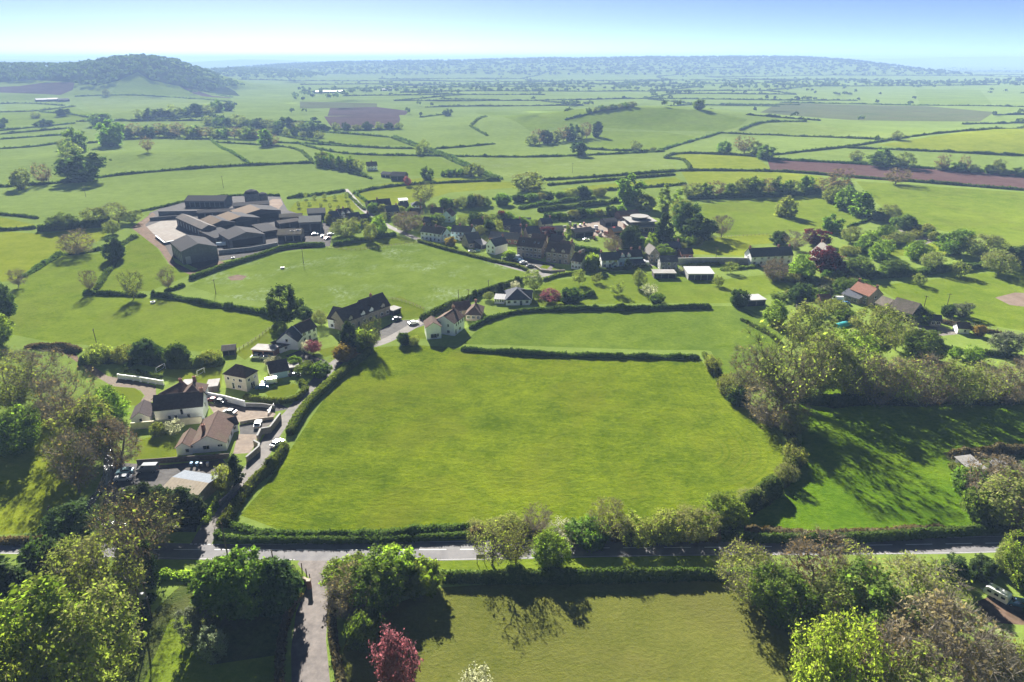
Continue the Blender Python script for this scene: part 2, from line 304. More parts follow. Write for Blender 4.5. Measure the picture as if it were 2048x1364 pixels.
# ---------------------------------------------------------------- fields, yards and roads as photographed outlines projected on the land
# (object name, material, label or None, photo outline)
FIELDS = [
 ('field','g_pasture','pale pasture left of the bushy hedgerow under the wooded hill',[(-200,308),(0,298),(126,291),(137,353),(0,370),(-200,385)]),
 ('field','g_far','narrow strip field on the far left between two thin hedges',[(-200,292),(0,280),(143,269),(126,285),(0,296),(-200,307)]),
 ('field','g_pasture','upper strip field on the far left above the narrow strip',[(-200,285),(0,269),(140,258),(143,268),(0,279),(-200,292)]),
 ('field','g_far','rounded green pasture with a lone bare tree left of the farm lane',[(174,285),(294,276),(420,278),(492,327),(212,350),(202,312)]),
 ('field','g_far','wedge shaped pasture right of the rounded green pasture',[(428,284),(595,295),(625,322),(499,327)]),
 ('field','g_meadow','long pale meadow behind the farm sheds',[(-200,398),(0,379),(205,360),(492,333),(625,328),(720,355),(690,380),(560,390),(380,398),(260,420),(120,432),(75,432),(0,420),(-200,410)]),
 ('field','g_pasture','curved open pasture on the lower slope of the wooded hill',[(130,195),(160,210),(240,165),(275,135),(300,160),(390,178),(460,195),(465,203),(300,190),(150,192)]),
 ('field','g_meadow','pale hillside field below the curved pasture',[(160,195),(300,190),(465,203),(380,225),(280,232),(180,222)]),
 ('field','soil_brown','dark ploughed slope at the foot of the wooded hill',[(-100,178),(40,172),(80,166),(150,164),(145,180),(120,190),(0,185),(-100,186)]),
 ('field','g_far','thin green field left of the far farm',[(-100,188),(80,190),(60,200),(-100,203)]),
 ('field','g_far','green field below the far farm on the left',[(-100,225),(0,222),(150,213),(190,232),(130,247),(0,252),(-100,255)]),
 ('field','g_dull','wide stubble field on the plain left of centre',[(600,203),(754,207),(754,215),(600,217)]),
 ('field','soil_brown','dark ploughed plot with trees beyond it left of centre',[(660,216),(754,214),(820,222),(810,230),(655,232)]),
 ('field','soil_brown','broad reddish ploughed plot on the plain left of centre',[(648,233),(798,229),(805,255),(666,258)]),
 ('field','g_far','strip pasture below the ploughed plot',[(540,262),(780,272),(835,292),(600,286)]),
 ('field','g_pasture','strip pasture between the two long hedges left of centre',[(545,286),(840,298),(870,308),(640,302)]),
 ('field','g_far','pasture behind the roadside cottages with a row of trees',[(640,306),(870,312),(985,352),(840,352),(720,345)]),
 ('field','g_pasture','broad pale pasture left of the copse',[(800,240),(960,225),(1060,262),(1050,290),(880,302),(790,272)]),
 ('field','g_far','pasture with an angled ditch beyond the copse',[(950,225),(1130,218),(1180,245),(1060,262)]),
 ('field','g_far','smooth green rounded hill beyond the copse',[(1130,238),(1180,222),(1270,215),(1400,220),(1495,238),(1470,262),(1330,262),(1200,255)]),
 ('field','g_pasture','pasture in front of the copse',[(880,305),(1060,290),(1130,295),(1270,301),(1150,310),(1050,313),(930,311)]),
 ('field','g_far','green pasture between copse and rounded hill',[(1130,285),(1200,262),(1330,264),(1400,275),(1315,300),(1150,297)]),
 ('field','g_meadow','wide pale pasture in the centre below the long hedge',[(885,318),(1050,318),(1150,314),(1325,306),(1328,318),(1360,340),(1083,359),(1000,358)]),
 ('field','g_yellow','thin yellow green strip field above the village',[(1090,366),(1356,347),(1356,350),(1240,360),(1100,370)]),
 ('field','g_yellow','yellow green strip field above the village orchards',[(1120,378),(1350,354),(1375,368),(1240,378),(1160,384)]),
 ('field','g_pasture','pale pasture behind the pair of tall oaks',[(1320,302),(1440,266),(1690,280),(1690,294),(1548,309),(1351,303)]),
 ('field','g_meadow','pale rolling field beyond the ploughed strip',[(1445,262),(1520,244),(1610,244),(1840,268),(1786,279),(1500,266)]),
 ('field','g_yellow','small yellow green field left of the red ploughed strip',[(1340,306),(1515,313),(1541,338),(1380,337),(1377,324)]),
 ('field','g_yellow','yellow green field above the line of hedgerow trees',[(1362,343),(1541,343),(1640,352),(1660,372),(1480,366),(1380,372)]),
 ('field','soil_red','long red ploughed field',[(1534,318),(2048,350),(2250,362),(2250,395),(2048,379),(1709,357),(1541,340)]),
 ('field','g_yellow','bright green hillside field on the far right',[(1753,290),(1850,275),(1930,263),(2048,256),(2250,250),(2250,318),(2048,308),(1860,303)]),
 ('field','g_pasture','pale strip pasture between ploughed field and bright hillside',[(1560,312),(1691,297),(2048,313),(2250,322),(2250,358),(2048,346)]),
 ('field','g_dull','brownish marsh pasture on the plain right of the rounded hill',[(1560,205),(1850,212),(1990,224),(1960,243),(1700,240),(1520,225)]),
 ('field','g_far','far green rectangle field on the right plain',[(1830,178),(1960,180),(1985,208),(1840,210)]),
 ('field','g_bright','large pale green field below the red ploughed field',[(1712,362),(2048,385),(2250,400),(2250,530),(2048,505),(1960,475),(1830,452),(1760,412)]),
 ('field','g_bright','sunlit field with the round double tree',[(1375,412),(1500,397),(1640,388),(1745,432),(1690,452),(1560,467),(1440,472),(1400,452)]),
 ('field','g_yellow','bright strip of grass behind the long grey wall',[(1380,478),(1530,468),(1620,480),(1500,490),(1500,512),(1375,508)]),
 ('field','g_yellow','yellow green field north of the row of cottages',[(708,394),(730,379),(870,366),(1020,363),(1030,375),(900,385),(840,402),(750,414),(726,405)]),
 ('field','g_yellow','olive green field below the roadside trees',[(735,372),(840,356),(985,355),(1010,361),(870,364)]),
 ('field','g_yellow','grassy young orchard beside the pale lane',[(590,405),(690,388),(722,418),(640,432),(575,425)]),
 ('field','g_yellow','wedge of bright grass at the left edge beyond the farm',[(-150,430),(0,434),(72,450),(0,458),(-150,462)]),
 ('field','g_yellow','yellow green field west of the farm',[(-200,464),(0,462),(89,468),(169,456),(225,458),(200,480),(160,497),(122,507),(47,547),(30,562),(-200,575)]),
 ('field','g_bright','large green meadow west of the farm with a lone bare tree',[(30,580),(47,557),(122,512),(216,507),(232,522),(210,552),(188,586),(320,598),(530,615),(565,648),(480,695),(440,706),(300,695),(200,692),(100,684),(20,668),(12,620)]),
 ('field','g_bright','grassy paddock between hedges below the farm barn',[(232,520),(262,480),(290,460),(335,528),(385,548),(300,582),(190,583),(212,552)]),
 ('field','g_pale','green field dusted with white flowers below the farm',[(380,572),(440,532),(560,507),(655,495),(720,501),(840,486),(900,502),(960,518),(1020,537),(1060,550),(990,577),(900,614),(845,630),(740,612),(660,638),(600,627),(540,607),(440,592)]),
 ('lawn','g_lawn','mown strip of grass below the clipped village hedge',[(660,492),(785,468),(838,484),(770,493),(720,501),(680,500)]),
 ('field','g_bright','old orchard paddock in front of the cottages',[(1095,562),(1200,550),(1300,545),(1420,562),(1540,548),(1590,575),(1480,605),(1420,607),(1300,606),(1060,612),(1050,600)]),
 ('field','g_second','lush field between the two dark cross hedges',[(985,632),(1100,614),(1300,610),(1420,612),(1480,612),(1575,655),(1550,710),(1510,760),(1450,760),(1422,702),(1400,700),(1300,700),(1060,692),(925,688)]),
 ('field','g_bright','paddock with a bare earth patch on the right',[(1745,572),(1900,555),(2048,535),(2250,520),(2250,690),(2048,662),(1930,642),(1850,622),(1790,597)]),
 ('dirt_patch','dirt_pale','bare trampled earth patch in the right paddock',[(1990,595),(2030,585),(2100,588),(2140,602),(2080,617),(2020,610)]),
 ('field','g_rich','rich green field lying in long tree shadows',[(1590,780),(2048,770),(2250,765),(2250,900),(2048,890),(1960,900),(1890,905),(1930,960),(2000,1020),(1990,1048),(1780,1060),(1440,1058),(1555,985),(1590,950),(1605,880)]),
 ('field','g_rough','rough scrubby ground round the ruined shed at the right edge',[(1885,905),(1960,896),(2048,888),(2250,880),(2250,1070),(2000,1062),(2005,1020),(1935,965)]),
 ('field','g_yellow','sunlit meadow left of the stream',[(-200,850),(0,845),(100,840),(150,890),(178,945),(160,1000),(120,1062),(0,1070),(-200,1080)]),
 ('field','g_main','large sunlit main field in the middle of the view',[(480,1030),(520,985),(580,900),(640,810),(700,730),(745,695),(830,690),(930,696),(1150,706),(1395,712),(1425,750),(1460,800),(1530,835),(1565,880),(1565,930),(1545,975),(1440,1040),(1290,1056),(1000,1060),(900,1058),(700,1066),(560,1060)]),
 ('field','g_olive','dry olive green field in the foreground',[(680,1500),(680,1330),(700,1240),(880,1175),(1100,1160),(1490,1160),(1580,1230),(1640,1364),(1700,1500)]),
 ('field','g_rough','rough shaded grass in the foreground left of the drive',[(150,1500),(290,1240),(350,1180),(430,1130),(590,1130),(600,1170),(575,1240),(560,1364),(565,1500)]),
 ('field','g_bright','bright strip of grass in the lower left foreground',[(285,1370),(340,1240),(372,1225),(420,1330),(555,1310),(552,1500),(200,1500)]),
 ('verge','g_bright','grass verge along the near side of the main road',[(675,1124),(840,1122),(1000,1119),(1318,1112),(1500,1112),(1500,1135),(1000,1140),(840,1138),(690,1140)]),
 ('verge','g_bright','grass strip under the roadside stone wall',[(445,1072),(560,1070),(700,1068),(945,1064),(1300,1066),(1300,1080),(940,1080),(600,1083),(440,1083)]),
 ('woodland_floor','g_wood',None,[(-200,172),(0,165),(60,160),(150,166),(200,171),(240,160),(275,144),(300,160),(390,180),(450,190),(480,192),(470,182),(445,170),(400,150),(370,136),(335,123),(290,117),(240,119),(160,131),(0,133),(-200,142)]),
 # gardens and yards
 ('farmyard','yard_dark',None,[(285,450),(300,425),(360,402),(460,392),(560,392),(575,420),(668,452),(660,492),(560,503),(440,522),(400,540),(340,512)]),
 ('concrete_pad','concrete_pale',None,[(287,455),(322,442),(358,441),(392,466),(430,480),(400,490),(330,482)]),
 ('farm_track','earth',None,[(262,455),(285,440),(305,425),(312,430),(290,450),(330,492),(350,525),(385,542),(440,522),(470,528),(440,535),(385,552),(340,530),(318,498)]),
 ('farm_track','dirt_pale',None,[(505,424),(545,398),(562,398),(566,408),(552,425),(540,440),(548,422)]),
 ('yard','yard_pink','pale gravel yard of the tile depot behind the village',[(1110,462),(1200,440),(1275,435),(1300,470),(1290,480),(1225,478),(1195,472)]),
 ('yard','yard_pink','pinkish gravel forecourt of the white farmhouse',[(415,806),(428,808),(498,816),(540,821),(552,828),(540,838),(480,845),(430,830)]),
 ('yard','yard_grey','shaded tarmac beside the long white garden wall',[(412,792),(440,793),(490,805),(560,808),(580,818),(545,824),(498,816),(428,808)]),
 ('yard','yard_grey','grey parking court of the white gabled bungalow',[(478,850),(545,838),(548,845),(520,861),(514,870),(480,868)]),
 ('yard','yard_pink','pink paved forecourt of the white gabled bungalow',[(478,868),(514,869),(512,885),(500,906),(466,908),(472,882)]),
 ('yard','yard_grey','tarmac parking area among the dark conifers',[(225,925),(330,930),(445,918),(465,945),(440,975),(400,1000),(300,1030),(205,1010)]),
 ('yard','yard_grey','drive of the pair of stone fronted houses',[(755,662),(795,640),(840,640),(850,650),(800,668),(765,685)]),
 ('yard','yard_grey','parking strip in front of the village terraces',[(1010,512),(1060,516),(1110,530),(1100,545),(1060,538),(1020,528)]),
 ('yard','yard_grey','drive beside the flat roofed garage',[(570,712),(600,700),(650,720),(672,735),(650,745),(610,728)]),
 ('yard','concrete_pale','pale paved yard by the small white shed on the right',[(1835,650),(1890,655),(1920,668),(1880,672),(1840,664)]),
 ('track','gravel','gravel track curving to the white farmhouse',[(160,725),(180,728),(215,752),(265,760),(312,772),(312,800),(285,812),(276,806),(290,792),(280,780),(225,772),(190,752)]),
 ('track','earth','bare earth path by the pond at the left',[(75,688),(130,694),(150,705),(165,727),(160,728),(130,708),(80,698)]),
 ('lawn','g_lawn','mown lawn left of the white gabled bungalow',[(272,882),(330,865),(352,876),(354,915),(300,921),(268,922)]),
 ('lawn','g_lawn','back garden lawn with two goal frames',[(312,740),(345,728),(400,724),(445,742),(442,776),(400,775),(372,760),(330,752)]),
 ('lawn','g_lawn','round front lawn inside a clipped hedge',[(530,786),(550,772),(585,766),(600,772),(590,788),(560,797),(540,796)]),
 ('lawn','g_lawn','lawn beside the curving gravel track',[(215,772),(270,776),(287,790),(278,812),(240,808)]),
 ('lawn','g_lawn','lawn strip between the paddock fence and the flat roofed garage',[(470,706),(545,655),(560,670),(510,705),(490,720)]),
 ('lawn','g_lawn','small lawn beside the pink blossom tree',[(635,700),(672,692),(680,705),(650,714)]),
 ('lawn','g_lawn','garden lawn behind the stone fronted houses',[(770,600),(800,592),(850,615),(845,635),(800,640),(790,625)]),
 ('lawn','g_lawn','wedge lawn in front of the white house by the lane',[(800,668),(845,652),(865,648),(872,680),(850,678),(806,672)]),
 ('lawn','g_lawn','first small square lawn before the stone terrace',[(1079,535),(1089,528),(1101,531),(1094,538)]),
 ('lawn','g_lawn','second small square lawn before the stone terrace',[(1103,537),(1110,533),(1125,535),(1121,541)]),
 ('field','g_lawn','sunny garden grass behind the pale blue cottage',[(915,430),(960,425),(985,440),(950,448),(920,445)]),
 ('field','g_yellow','long garden grass among shrubs behind the village',[(960,445),(1000,440),(1010,462),(975,470)]),
 ('field','g_yellow','grass behind the round domed shrubs on the right',[(1840,488),(1880,486),(1905,508),(1860,515),(1835,505)]),
 ('field','g_lawn','grass patch between garden trees on the right',[(1680,490),(1720,498),(1770,500),(1840,495),(1840,512),(1760,512)]),
 ('dirt_patch','earth','reddish bare ground round the parked caravan',[(1950,1205),(1985,1190),(2048,1200),(2250,1210),(2250,1270),(2048,1250),(1980,1245)]),
 ('stream_bed','concrete_pale','pale stony stream bed among bushes on the right',[(1782,447),(1800,445),(1842,462),(1872,480),(1850,490),(1810,470)]),
 ('dirt_patch','earth','small bare earth patch in the white flowered field',[(455,554),(475,549),(494,552),(484,560),(462,561)]),
 ('water','water',None,[(212,880),(222,880),(226,930),(218,965),(206,985),(190,1005),(178,1030),(250,1043),(395,1050),(392,1064),(245,1064),(160,1045),(158,1015),(190,985),(205,950),(208,910)]),
 ('driveway','drive',None,[(600,1120),(676,1120),(666,1140),(662,1165),(657,1200),(652,1280),(660,1364),(668,1500),(580,1500),(583,1364),(582,1300),(592,1225),(611,1180),(618,1155),(595,1128)]),
]
LANE = [(400,1092),(416,1062),(442,1022),(470,985),(505,938),(532,893),(553,857),(583,826),(612,792),(642,752),(676,722),(716,696),(764,686),(802,666),(836,646),(866,629),(900,612),(960,586),(1010,566),(1060,556),(1100,549),(1140,547)]
LANE_W = 4.6
STREET = [(690,378),(706,396),(722,415),(745,433),(771,450),(805,465),(837,479),(880,493),(940,509),(1000,527),(1050,541),(1098,549)]
EASTST = [(1098,549),(1150,545),(1200,541),(1290,530),(1400,522),(1500,528),(1600,545)]
ROAD = [(-300,1086),(0,1088),(330,1086),(420,1088),(600,1086),(940,1080),(1300,1080),(1430,1081),(1804,1075),(2100,1068),(2500,1060),(2500,1100),(2100,1102),(1884,1108),(1600,1110),(1318,1112),(1000,1119),(840,1122),(600,1121),(340,1119),(0,1107),(-300,1105)]
def smooth(pts, it=2):
    for _ in range(it):
        q = [pts[0]]
        for a, b in zip(pts, pts[1:]): q += [a*0.75+b*0.25, a*0.25+b*0.75]
        pts = q+[pts[-1]]
    return pts
def ribbon(pix, w, off=0.0):
    c = smooth([P(*p) for p in pix]); lft, rgt = [], []
    for i, p in enumerate(c):
        d = (c[min(i+1, len(c)-1)]-c[max(i-1, 0)]); d.z = 0; d.normalize(); n = Vector((-d.y, d.x, 0))
        lft.append(p+n*(off+w/2)); rgt.append(p+n*(off-w/2))
    return lft+rgt[::-1]
POLY = []          # (key, material, world outline)
for i, (nm, mt, lb, px) in enumerate(FIELDS): POLY.append([(nm, lb), mt, [P(*p) for p in px]])
POLY.append([('lane', None), 'lane', ribbon(LANE, LANE_W)])
POLY.append([('street', None), 'lane', ribbon(STREET, 4.4)])
POLY.append([('street', None), 'lane', ribbon(EASTST, 4.4)])
for k, tr in enumerate([[(1396,732),(1420,770),(1460,815),(1502,850),(1528,890),(1530,930),(1505,958),(1440,982),(1350,1000),(1240,1012)],
          [(1368,738),(1394,778),(1432,828),(1470,864),(1494,895),(1494,925),(1465,948),(1400,968),(1300,984),(1180,996)],
          [(1330,745),(1362,790),(1402,842),(1436,875),(1454,900),(1448,922),(1400,942),(1320,958),(1210,972),(1080,984)]]):
    for of_ in (-0.95, 0.95): POLY.append([('wheel_track', None), 'g_track', ribbon(tr, 0.55, of_)])
POLY.append([('main_road', None), 'asphalt', [P(*p) for p in ROAD]])

# far patchwork of the plain: a jittered grid of fields
cells = []; FARHEDGE = []
prng = np.random.default_rng(4)
ys = [1080.0]
while ys[-1] < 9000: ys.append(ys[-1]*(1.105+0.05*prng.random()))
ca, sa = math.cos(R(-7)), math.sin(R(-7))
grid = {}
for j, y0 in enumerate(ys):
    wdt = 0.16*y0; nx = 16
    for i in range(-nx//2, nx//2+1):
        x = (i+prng.uniform(-0.3, 0.3))*wdt + (j % 2)*wdt*0.45; y = y0*(1+prng.uniform(-0.018, 0.018))+x*0.10
        grid[i, j] = Vector((x, y, 0))
HAND = [p[2] for p in POLY]
def inside(pt, poly):
    x, y = pt; c = False; n = len(poly)
    for i in range(n):
        a, b = poly[i], poly[i-1]
        if (a.y > y) != (b.y > y) and x < (b.x-a.x)*(y-a.y)/(b.y-a.y)+a.x: c = not c
    return c
def inside_any(pt, skip=()):
    return any(inside(pt, q) for q in HAND)
PALETTE = ['g_far','g_far','g_pasture','g_pasture','g_meadow','g_dull','g_base','g_far','soil_brown','g_dull']
for (i, j), a in grid.items():
    if (i+1, j) in grid and (i, j+1) in grid and (i+1, j+1) in grid:
        poly = [a, grid[i+1, j], grid[i+1, j+1], grid[i, j+1]]
        mt = PALETTE[int(prng.integers(0, len(PALETTE)))]
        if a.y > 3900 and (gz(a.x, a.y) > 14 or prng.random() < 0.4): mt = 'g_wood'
        cells.append([None, mt, poly])
        FARHEDGE.append((a, grid[i+1, j], prng.random())); FARHEDGE.append((a, grid[i, j+1], prng.random()*1.35))
ALL = cells+POLY

# one sheet cut along every outline, so nothing overlaps
V2, E2, F2 = [], [], []
def addv(x, y):
    V2.append(Vector((x, y))); return len(V2)-1
Bx = 60000
corner = [addv(-Bx, -3000), addv(Bx, -3000), addv(Bx, Bx), addv(-Bx, Bx)]
for key, mt, poly in ALL:
    if sum(a.x*b.y-b.x*a.y for a, b in zip(poly, poly[1:]+poly[:1])) < 0: poly = poly[::-1]
    ids = []
    for a, b in zip(poly, poly[1:]+poly[:1]):
        n = max(1, int((b-a).length/max(30.0, 0.05*a.y)))
        for k in range(n):
            q = a.lerp(b, k/n); ids.append(addv(q.x, q.y))
    F2.append(ids)
y = 20.0
while y < 55000:
    s = max(26.0, 0.04*y); nx = int(1.0*(y+60)/s)+1
    for i in range(-nx, nx+1): addv((i+prng.uniform(-0.2, 0.2))*s, y+prng.uniform(-0.2, 0.2)*s)
    y += s
for _x in np.arange(-2500, -500, 42):
    for _y in np.arange(1650, 2600, 42):
        if abs(_x) < _y*0.95: addv(_x+prng.uniform(-5, 5), _y+prng.uniform(-5, 5))
ov, oe, of, _a, _b2, orf = delaunay_2d_cdt(V2, [], F2, 0, 1e-3)
vx = np.array([p.x for p in ov]); vy = np.array([p.y for p in ov]); vz = terrain(vx, vy)
MATN = ['g_base','g_wood']+[m for m in MATS if m not in ('g_base','g_wood')]
groups = {}
for f, o in zip(of, orf):
    k = max(o) if o else -1
    if k < len(cells):
        mt = cells[k][1] if k >= 0 else 'g_base'; groups.setdefault('ground', []).append((f, mt))
    else: groups.setdefault(k-len(cells), []).append((f, POLY[k-len(cells)][1]))
def sheet(name, items, label=None):
    used = sorted({v for f, m in items for v in f}); ix = {v: i for i, v in enumerate(used)}
    mats = sorted({m for f, m in items}); loops = []; starts = []; mi = []
    for f, m in items:
        a, b, c = (Vector((vx[q], vy[q], 0)) for q in f[:3])
        g = f if (b-a).cross(c-a).z > 0 else f[::-1]
        starts.append(len(loops)); loops += [ix[q] for q in g]; mi.append(mats.index(m))
    me = np_mesh(name, np.stack([vx[used], vy[used], vz[used]], 1), loops, starts, [MATS[m] for m in mats], mi)
    me.polygons.foreach_set('use_smooth', [True]*len(me.polygons))
    o = link(name, me); return tag(o, label, None, None, 'structure')
for k, items in groups.items():
    if k == 'ground': sheet('ground', items)
    else: sheet(POLY[k][0][0], items, POLY[k][0][1])

# road markings: white paint 1.5 cm above the tarmac
def dash(name, pix, w, on, off, z=0.02, label=None):
    c = smooth([P(*p) for p in pix], 2); mb = MB(); acc = 0.0; draw = True; left = on
    segs = []; cur = [c[0]]
    for a, b in zip(c, c[1:]):
        d = b-a; Ls = d.length; pos = 0.0
        while Ls-pos > left:
            pos += left; q = a+d*(pos/Ls)
            if draw: cur.append(q); segs.append(cur)
            draw = not draw; left = on if draw else off; cur = [q]
        left -= Ls-pos
        if draw: cur.append(b)
    if draw: segs.append(cur)
    for s in segs:
        for a, b in zip(s, s[1:]):
            d = (b-a)
            if d.length < 1e-4: continue
            n = Vector((-d.y, d.x, 0)).normalized()*(w/2)
            mb.face([(q.x, q.y, q.z+z) for q in (a-n, b-n, b+n, a+n)])
    return tag(mb.build(name, MATS['paint_white']), label, None, None, 'structure')
dash('road_marking', [(-300,1094),(0,1096),(330,1099),(600,1100),(930,1099),(1150,1096),(1410,1095),(1702,1091),(1994,1086),(2300,1081)], 0.18, 6.0, 3.0)
dash('road_marking', [(-300,1103),(0,1105.5),(340,1117),(590,1119)], 0.08, 400, 1)
dash('road_marking', [(690,1120),(840,1120),(1000,1117),(1318,1110.5),(1600,1108.5),(1884,1106.5),(2100,1101)], 0.08, 1400, 1)
dash('road_marking', [(460,1089),(600,1088),(940,1082),(1300,1082),(1430,1083),(1804,1077),(2100,1070)], 0.08, 1400, 1)
dash('road_marking', [(380,1088),(440,1089)], 0.2, 0.6, 0.4)

# ---------------------------------------------------------------- light
world = bpy.data.worlds.new('World'); sc.world = world; world.use_nodes = True
nt = world.node_tree; bg = nt.nodes['Background']
SUN_AZ, SUN_EL = R(-18.0), R(27.0)          # azimuth from +Y towards +X
sky = nt.nodes.new('ShaderNodeTexSky'); sky.sky_type = 'NISHITA'; sky.sun_disc = False
sky.sun_elevation = SUN_EL; sky.sun_rotation = SUN_AZ
sky.air_density = 0.12; sky.dust_density = 0.19; sky.ozone_density = 0.0; sky.altitude = 2500
nt.links.new(sky.outputs[0], bg.inputs[0]); bg.inputs[1].default_value = 0.05
sun = bpy.data.lights.new('sun', 'SUN'); sun.energy = 4.2; sun.angle = R(0.53); sun.color = (1.0, 0.95, 0.86)
so = link('sun', sun)
sd = Vector((math.sin(SUN_AZ)*math.cos(SUN_EL), math.cos(SUN_AZ)*math.cos(SUN_EL), math.sin(SUN_EL)))
so.rotation_euler = sd.to_track_quat('Z', 'Y').to_euler(); so.location = (0, 0, 300)
def haze():
    m, nt, out = nodes('haze')
    v = nt.nodes.new('ShaderNodeVolumePrincipled')
    v.inputs['Color'].default_value = (0.32, 0.48, 0.79, 1); v.inputs['Density'].default_value = 0.00015; v.inputs['Anisotropy'].default_value = 0.0
    nt.links.new(v.outputs[0], out.inputs['Volume'])
    mb = MB().box(-61000, 61000, -3200, 61000, -5.0, 150.0)
    tag(mb.build('haze', m), None, None, None, 'stuff')
haze()
# ---------------------------------------------------------------- camera
cam = bpy.data.cameras.new('camera'); co = link('camera', cam); co.location = (0, 0, CH)
co.rotation_euler = (math.pi/2-PITCH, 0, 0); cam.sensor_width = 36.0; cam.lens = 36.0*F/2048.0
cam.clip_start = 0.5; cam.clip_end = 150000; sc.camera = co
sc.view_settings.view_transform = 'Standard'; sc.view_settings.look = 'None'; sc.view_settings.exposure = 2.62
sc.render.engine = 'CYCLES'
sc.cycles.max_bounces = 6; sc.cycles.diffuse_bounces = 3; sc.cycles.transmission_bounces = 4; sc.cycles.volume_bounces = 0
sc.cycles.use_denoising = True; sc.cycles.denoiser = 'OPENIMAGEDENOISE'; sc.cycles.denoising_prefilter = 'ACCURATE'; sc.cycles.denoising_input_passes = 'RGB_ALBEDO_NORMAL'
# ---------------------------------------------------------------- plants
leaf_mat('leaf_spring', (0.110,0.118,0.032), (0.215,0.205,0.064), 0.40)
leaf_mat('leaf_olive', (0.100,0.115,0.032), (0.200,0.200,0.066), 0.35)
leaf_mat('leaf_brown', (0.105,0.085,0.045), (0.185,0.150,0.078), 0.30, (0.6,0.55,0.2))
leaf_mat('leaf_green', (0.050,0.082,0.016), (0.115,0.150,0.034), 0.42)
leaf_mat('leaf_fresh', (0.085,0.125,0.020), (0.175,0.205,0.046), 0.5)
leaf_mat('leaf_dark', (0.028,0.048,0.017), (0.064,0.090,0.031), 0.22)
leaf_mat('leaf_conifer', (0.022,0.038,0.014), (0.055,0.072,0.026), 0.15)
leaf_mat('leaf_willow', (0.105,0.120,0.020), (0.190,0.190,0.042), 0.5)
leaf_mat('leaf_grey', (0.085,0.100,0.060), (0.150,0.165,0.105), 0.35, (0.6,0.7,0.4))
leaf_mat('leaf_copper', (0.040,0.014,0.016), (0.100,0.034,0.034), 0.35, (0.8,0.22,0.2))
leaf_mat('blossom_pink', (0.125,0.050,0.055), (0.220,0.105,0.110), 0.35, (0.7,0.4,0.4))
leaf_mat('blossom_white', (0.15,0.16,0.09), (0.34,0.34,0.25), 0.35, (0.8,0.8,0.6))
leaf_mat('leaf_gold', (0.125,0.100,0.025), (0.185,0.150,0.040), 0.45, (0.7,0.6,0.1))
leaf_mat('hedge_clipped', (0.058,0.076,0.016), (0.130,0.140,0.034), 0.3)
leaf_mat('hedge_dark', (0.034,0.054,0.014), (0.088,0.112,0.030), 0.25)
leaf_mat('hedge_brown', (0.055,0.048,0.026), (0.120,0.100,0.050), 0.25, (0.6,0.5,0.2))
leaf_mat('far_leaf', (0.020,0.032,0.013), (0.055,0.070,0.028), 0.30)
rough_mat('bark', (0.065,0.052,0.038), (0.125,0.105,0.080), 3.0, 0.9, 0.4, 0.1)
rough_mat('bark_pale', (0.140,0.125,0.095), (0.230,0.205,0.160), 3.0, 0.9, 0.4, 0.1)
rough_mat('bark_green', (0.075,0.075,0.035), (0.130,0.125,0.060), 3.0, 0.9, 0.4, 0.1)

def cards(centres, dirs, size, r, aspect=0.62, droop=0.0):
    """small leaf-shaped faces: centres (n,3), dirs (n,3) rough facing; returns quads (n,4,3)"""
    n = len(centres)
    d = dirs+r.normal(0, 0.75, (n, 3)); d /= np.linalg.norm(d, axis=1, keepdims=True)+1e-9
    a = np.cross(d, r.normal(0, 1, (n, 3))); a /= np.linalg.norm(a, axis=1, keepdims=True)+1e-9
    b = np.cross(d, a)
    if droop: a[:, 2] = a[:, 2]*0.3-droop; a /= np.linalg.norm(a, axis=1, keepdims=True); b = np.cross(d, a); b /= np.linalg.norm(b, axis=1, keepdims=True)+1e-9
    s = (size*np.clip(r.lognormal(0, 0.38, n), 0.4, 2.2))[:, None]
    return np.stack([centres-a*s, centres-b*s*aspect, centres+a*s, centres+b*s*aspect], 1)
def tri_tubes(p0, p1, r0, r1, k=5):
    """tapered tubes for n branch segments -> verts, quads"""
    n = len(p0); d = p1-p0; d /= np.linalg.norm(d, axis=1, keepdims=True)+1e-9
    ref = np.where(np.abs(d[:, 2:3]) > 0.9, np.array([[1., 0, 0]]), np.array([[0, 0, 1.]]))
    a = np.cross(d, ref); a /= np.linalg.norm(a, axis=1, keepdims=True); b = np.cross(d, a)
    t = np.arange(k)*2*np.pi/k
    ring = a[:, None, :]*np.cos(t)[None, :, None]+b[:, None, :]*np.sin(t)[None, :, None]
    V = np.concatenate([p0[:, None, :]+ring*r0[:, None, None], p1[:, None, :]+ring*r1[:, None, None]], 1)
    idx = np.arange(k); j = (idx+1) % k
    q = np.stack([idx, j, k+j, k+idx], 1)
    Fq = q[None]+(np.arange(n)*2*k)[:, None, None]
    return V.reshape(-1, 3), Fq.reshape(-1, 4)
def quads_mesh(name, V, Q, mats, tint=None, midx=None):
    Q = np.asarray(Q); return np_mesh(name, V, Q.ravel(), np.arange(len(Q))*4, mats, midx, tint)
class Spec:
    def __init__(s, **k):
        s.leaf = 'leaf_spring'; s.bark = 'bark'; s.h = 10.0; s.w = 7.0; s.z0 = 0.22; s.n = 110; s.leaves = 26; s.ls = 0.24; s.twigs = 8; s.tw = 0.030; s.tl = 1.1
        s.shape = 'round'; s.rt = 0.02; s.spread = 0.6; s.shell = 0.55; s.stems = 1; s.droop = 0.0; s.lobes = 7; s.ivy = 0; s.lob = 1.0
        s.__dict__.update(k)
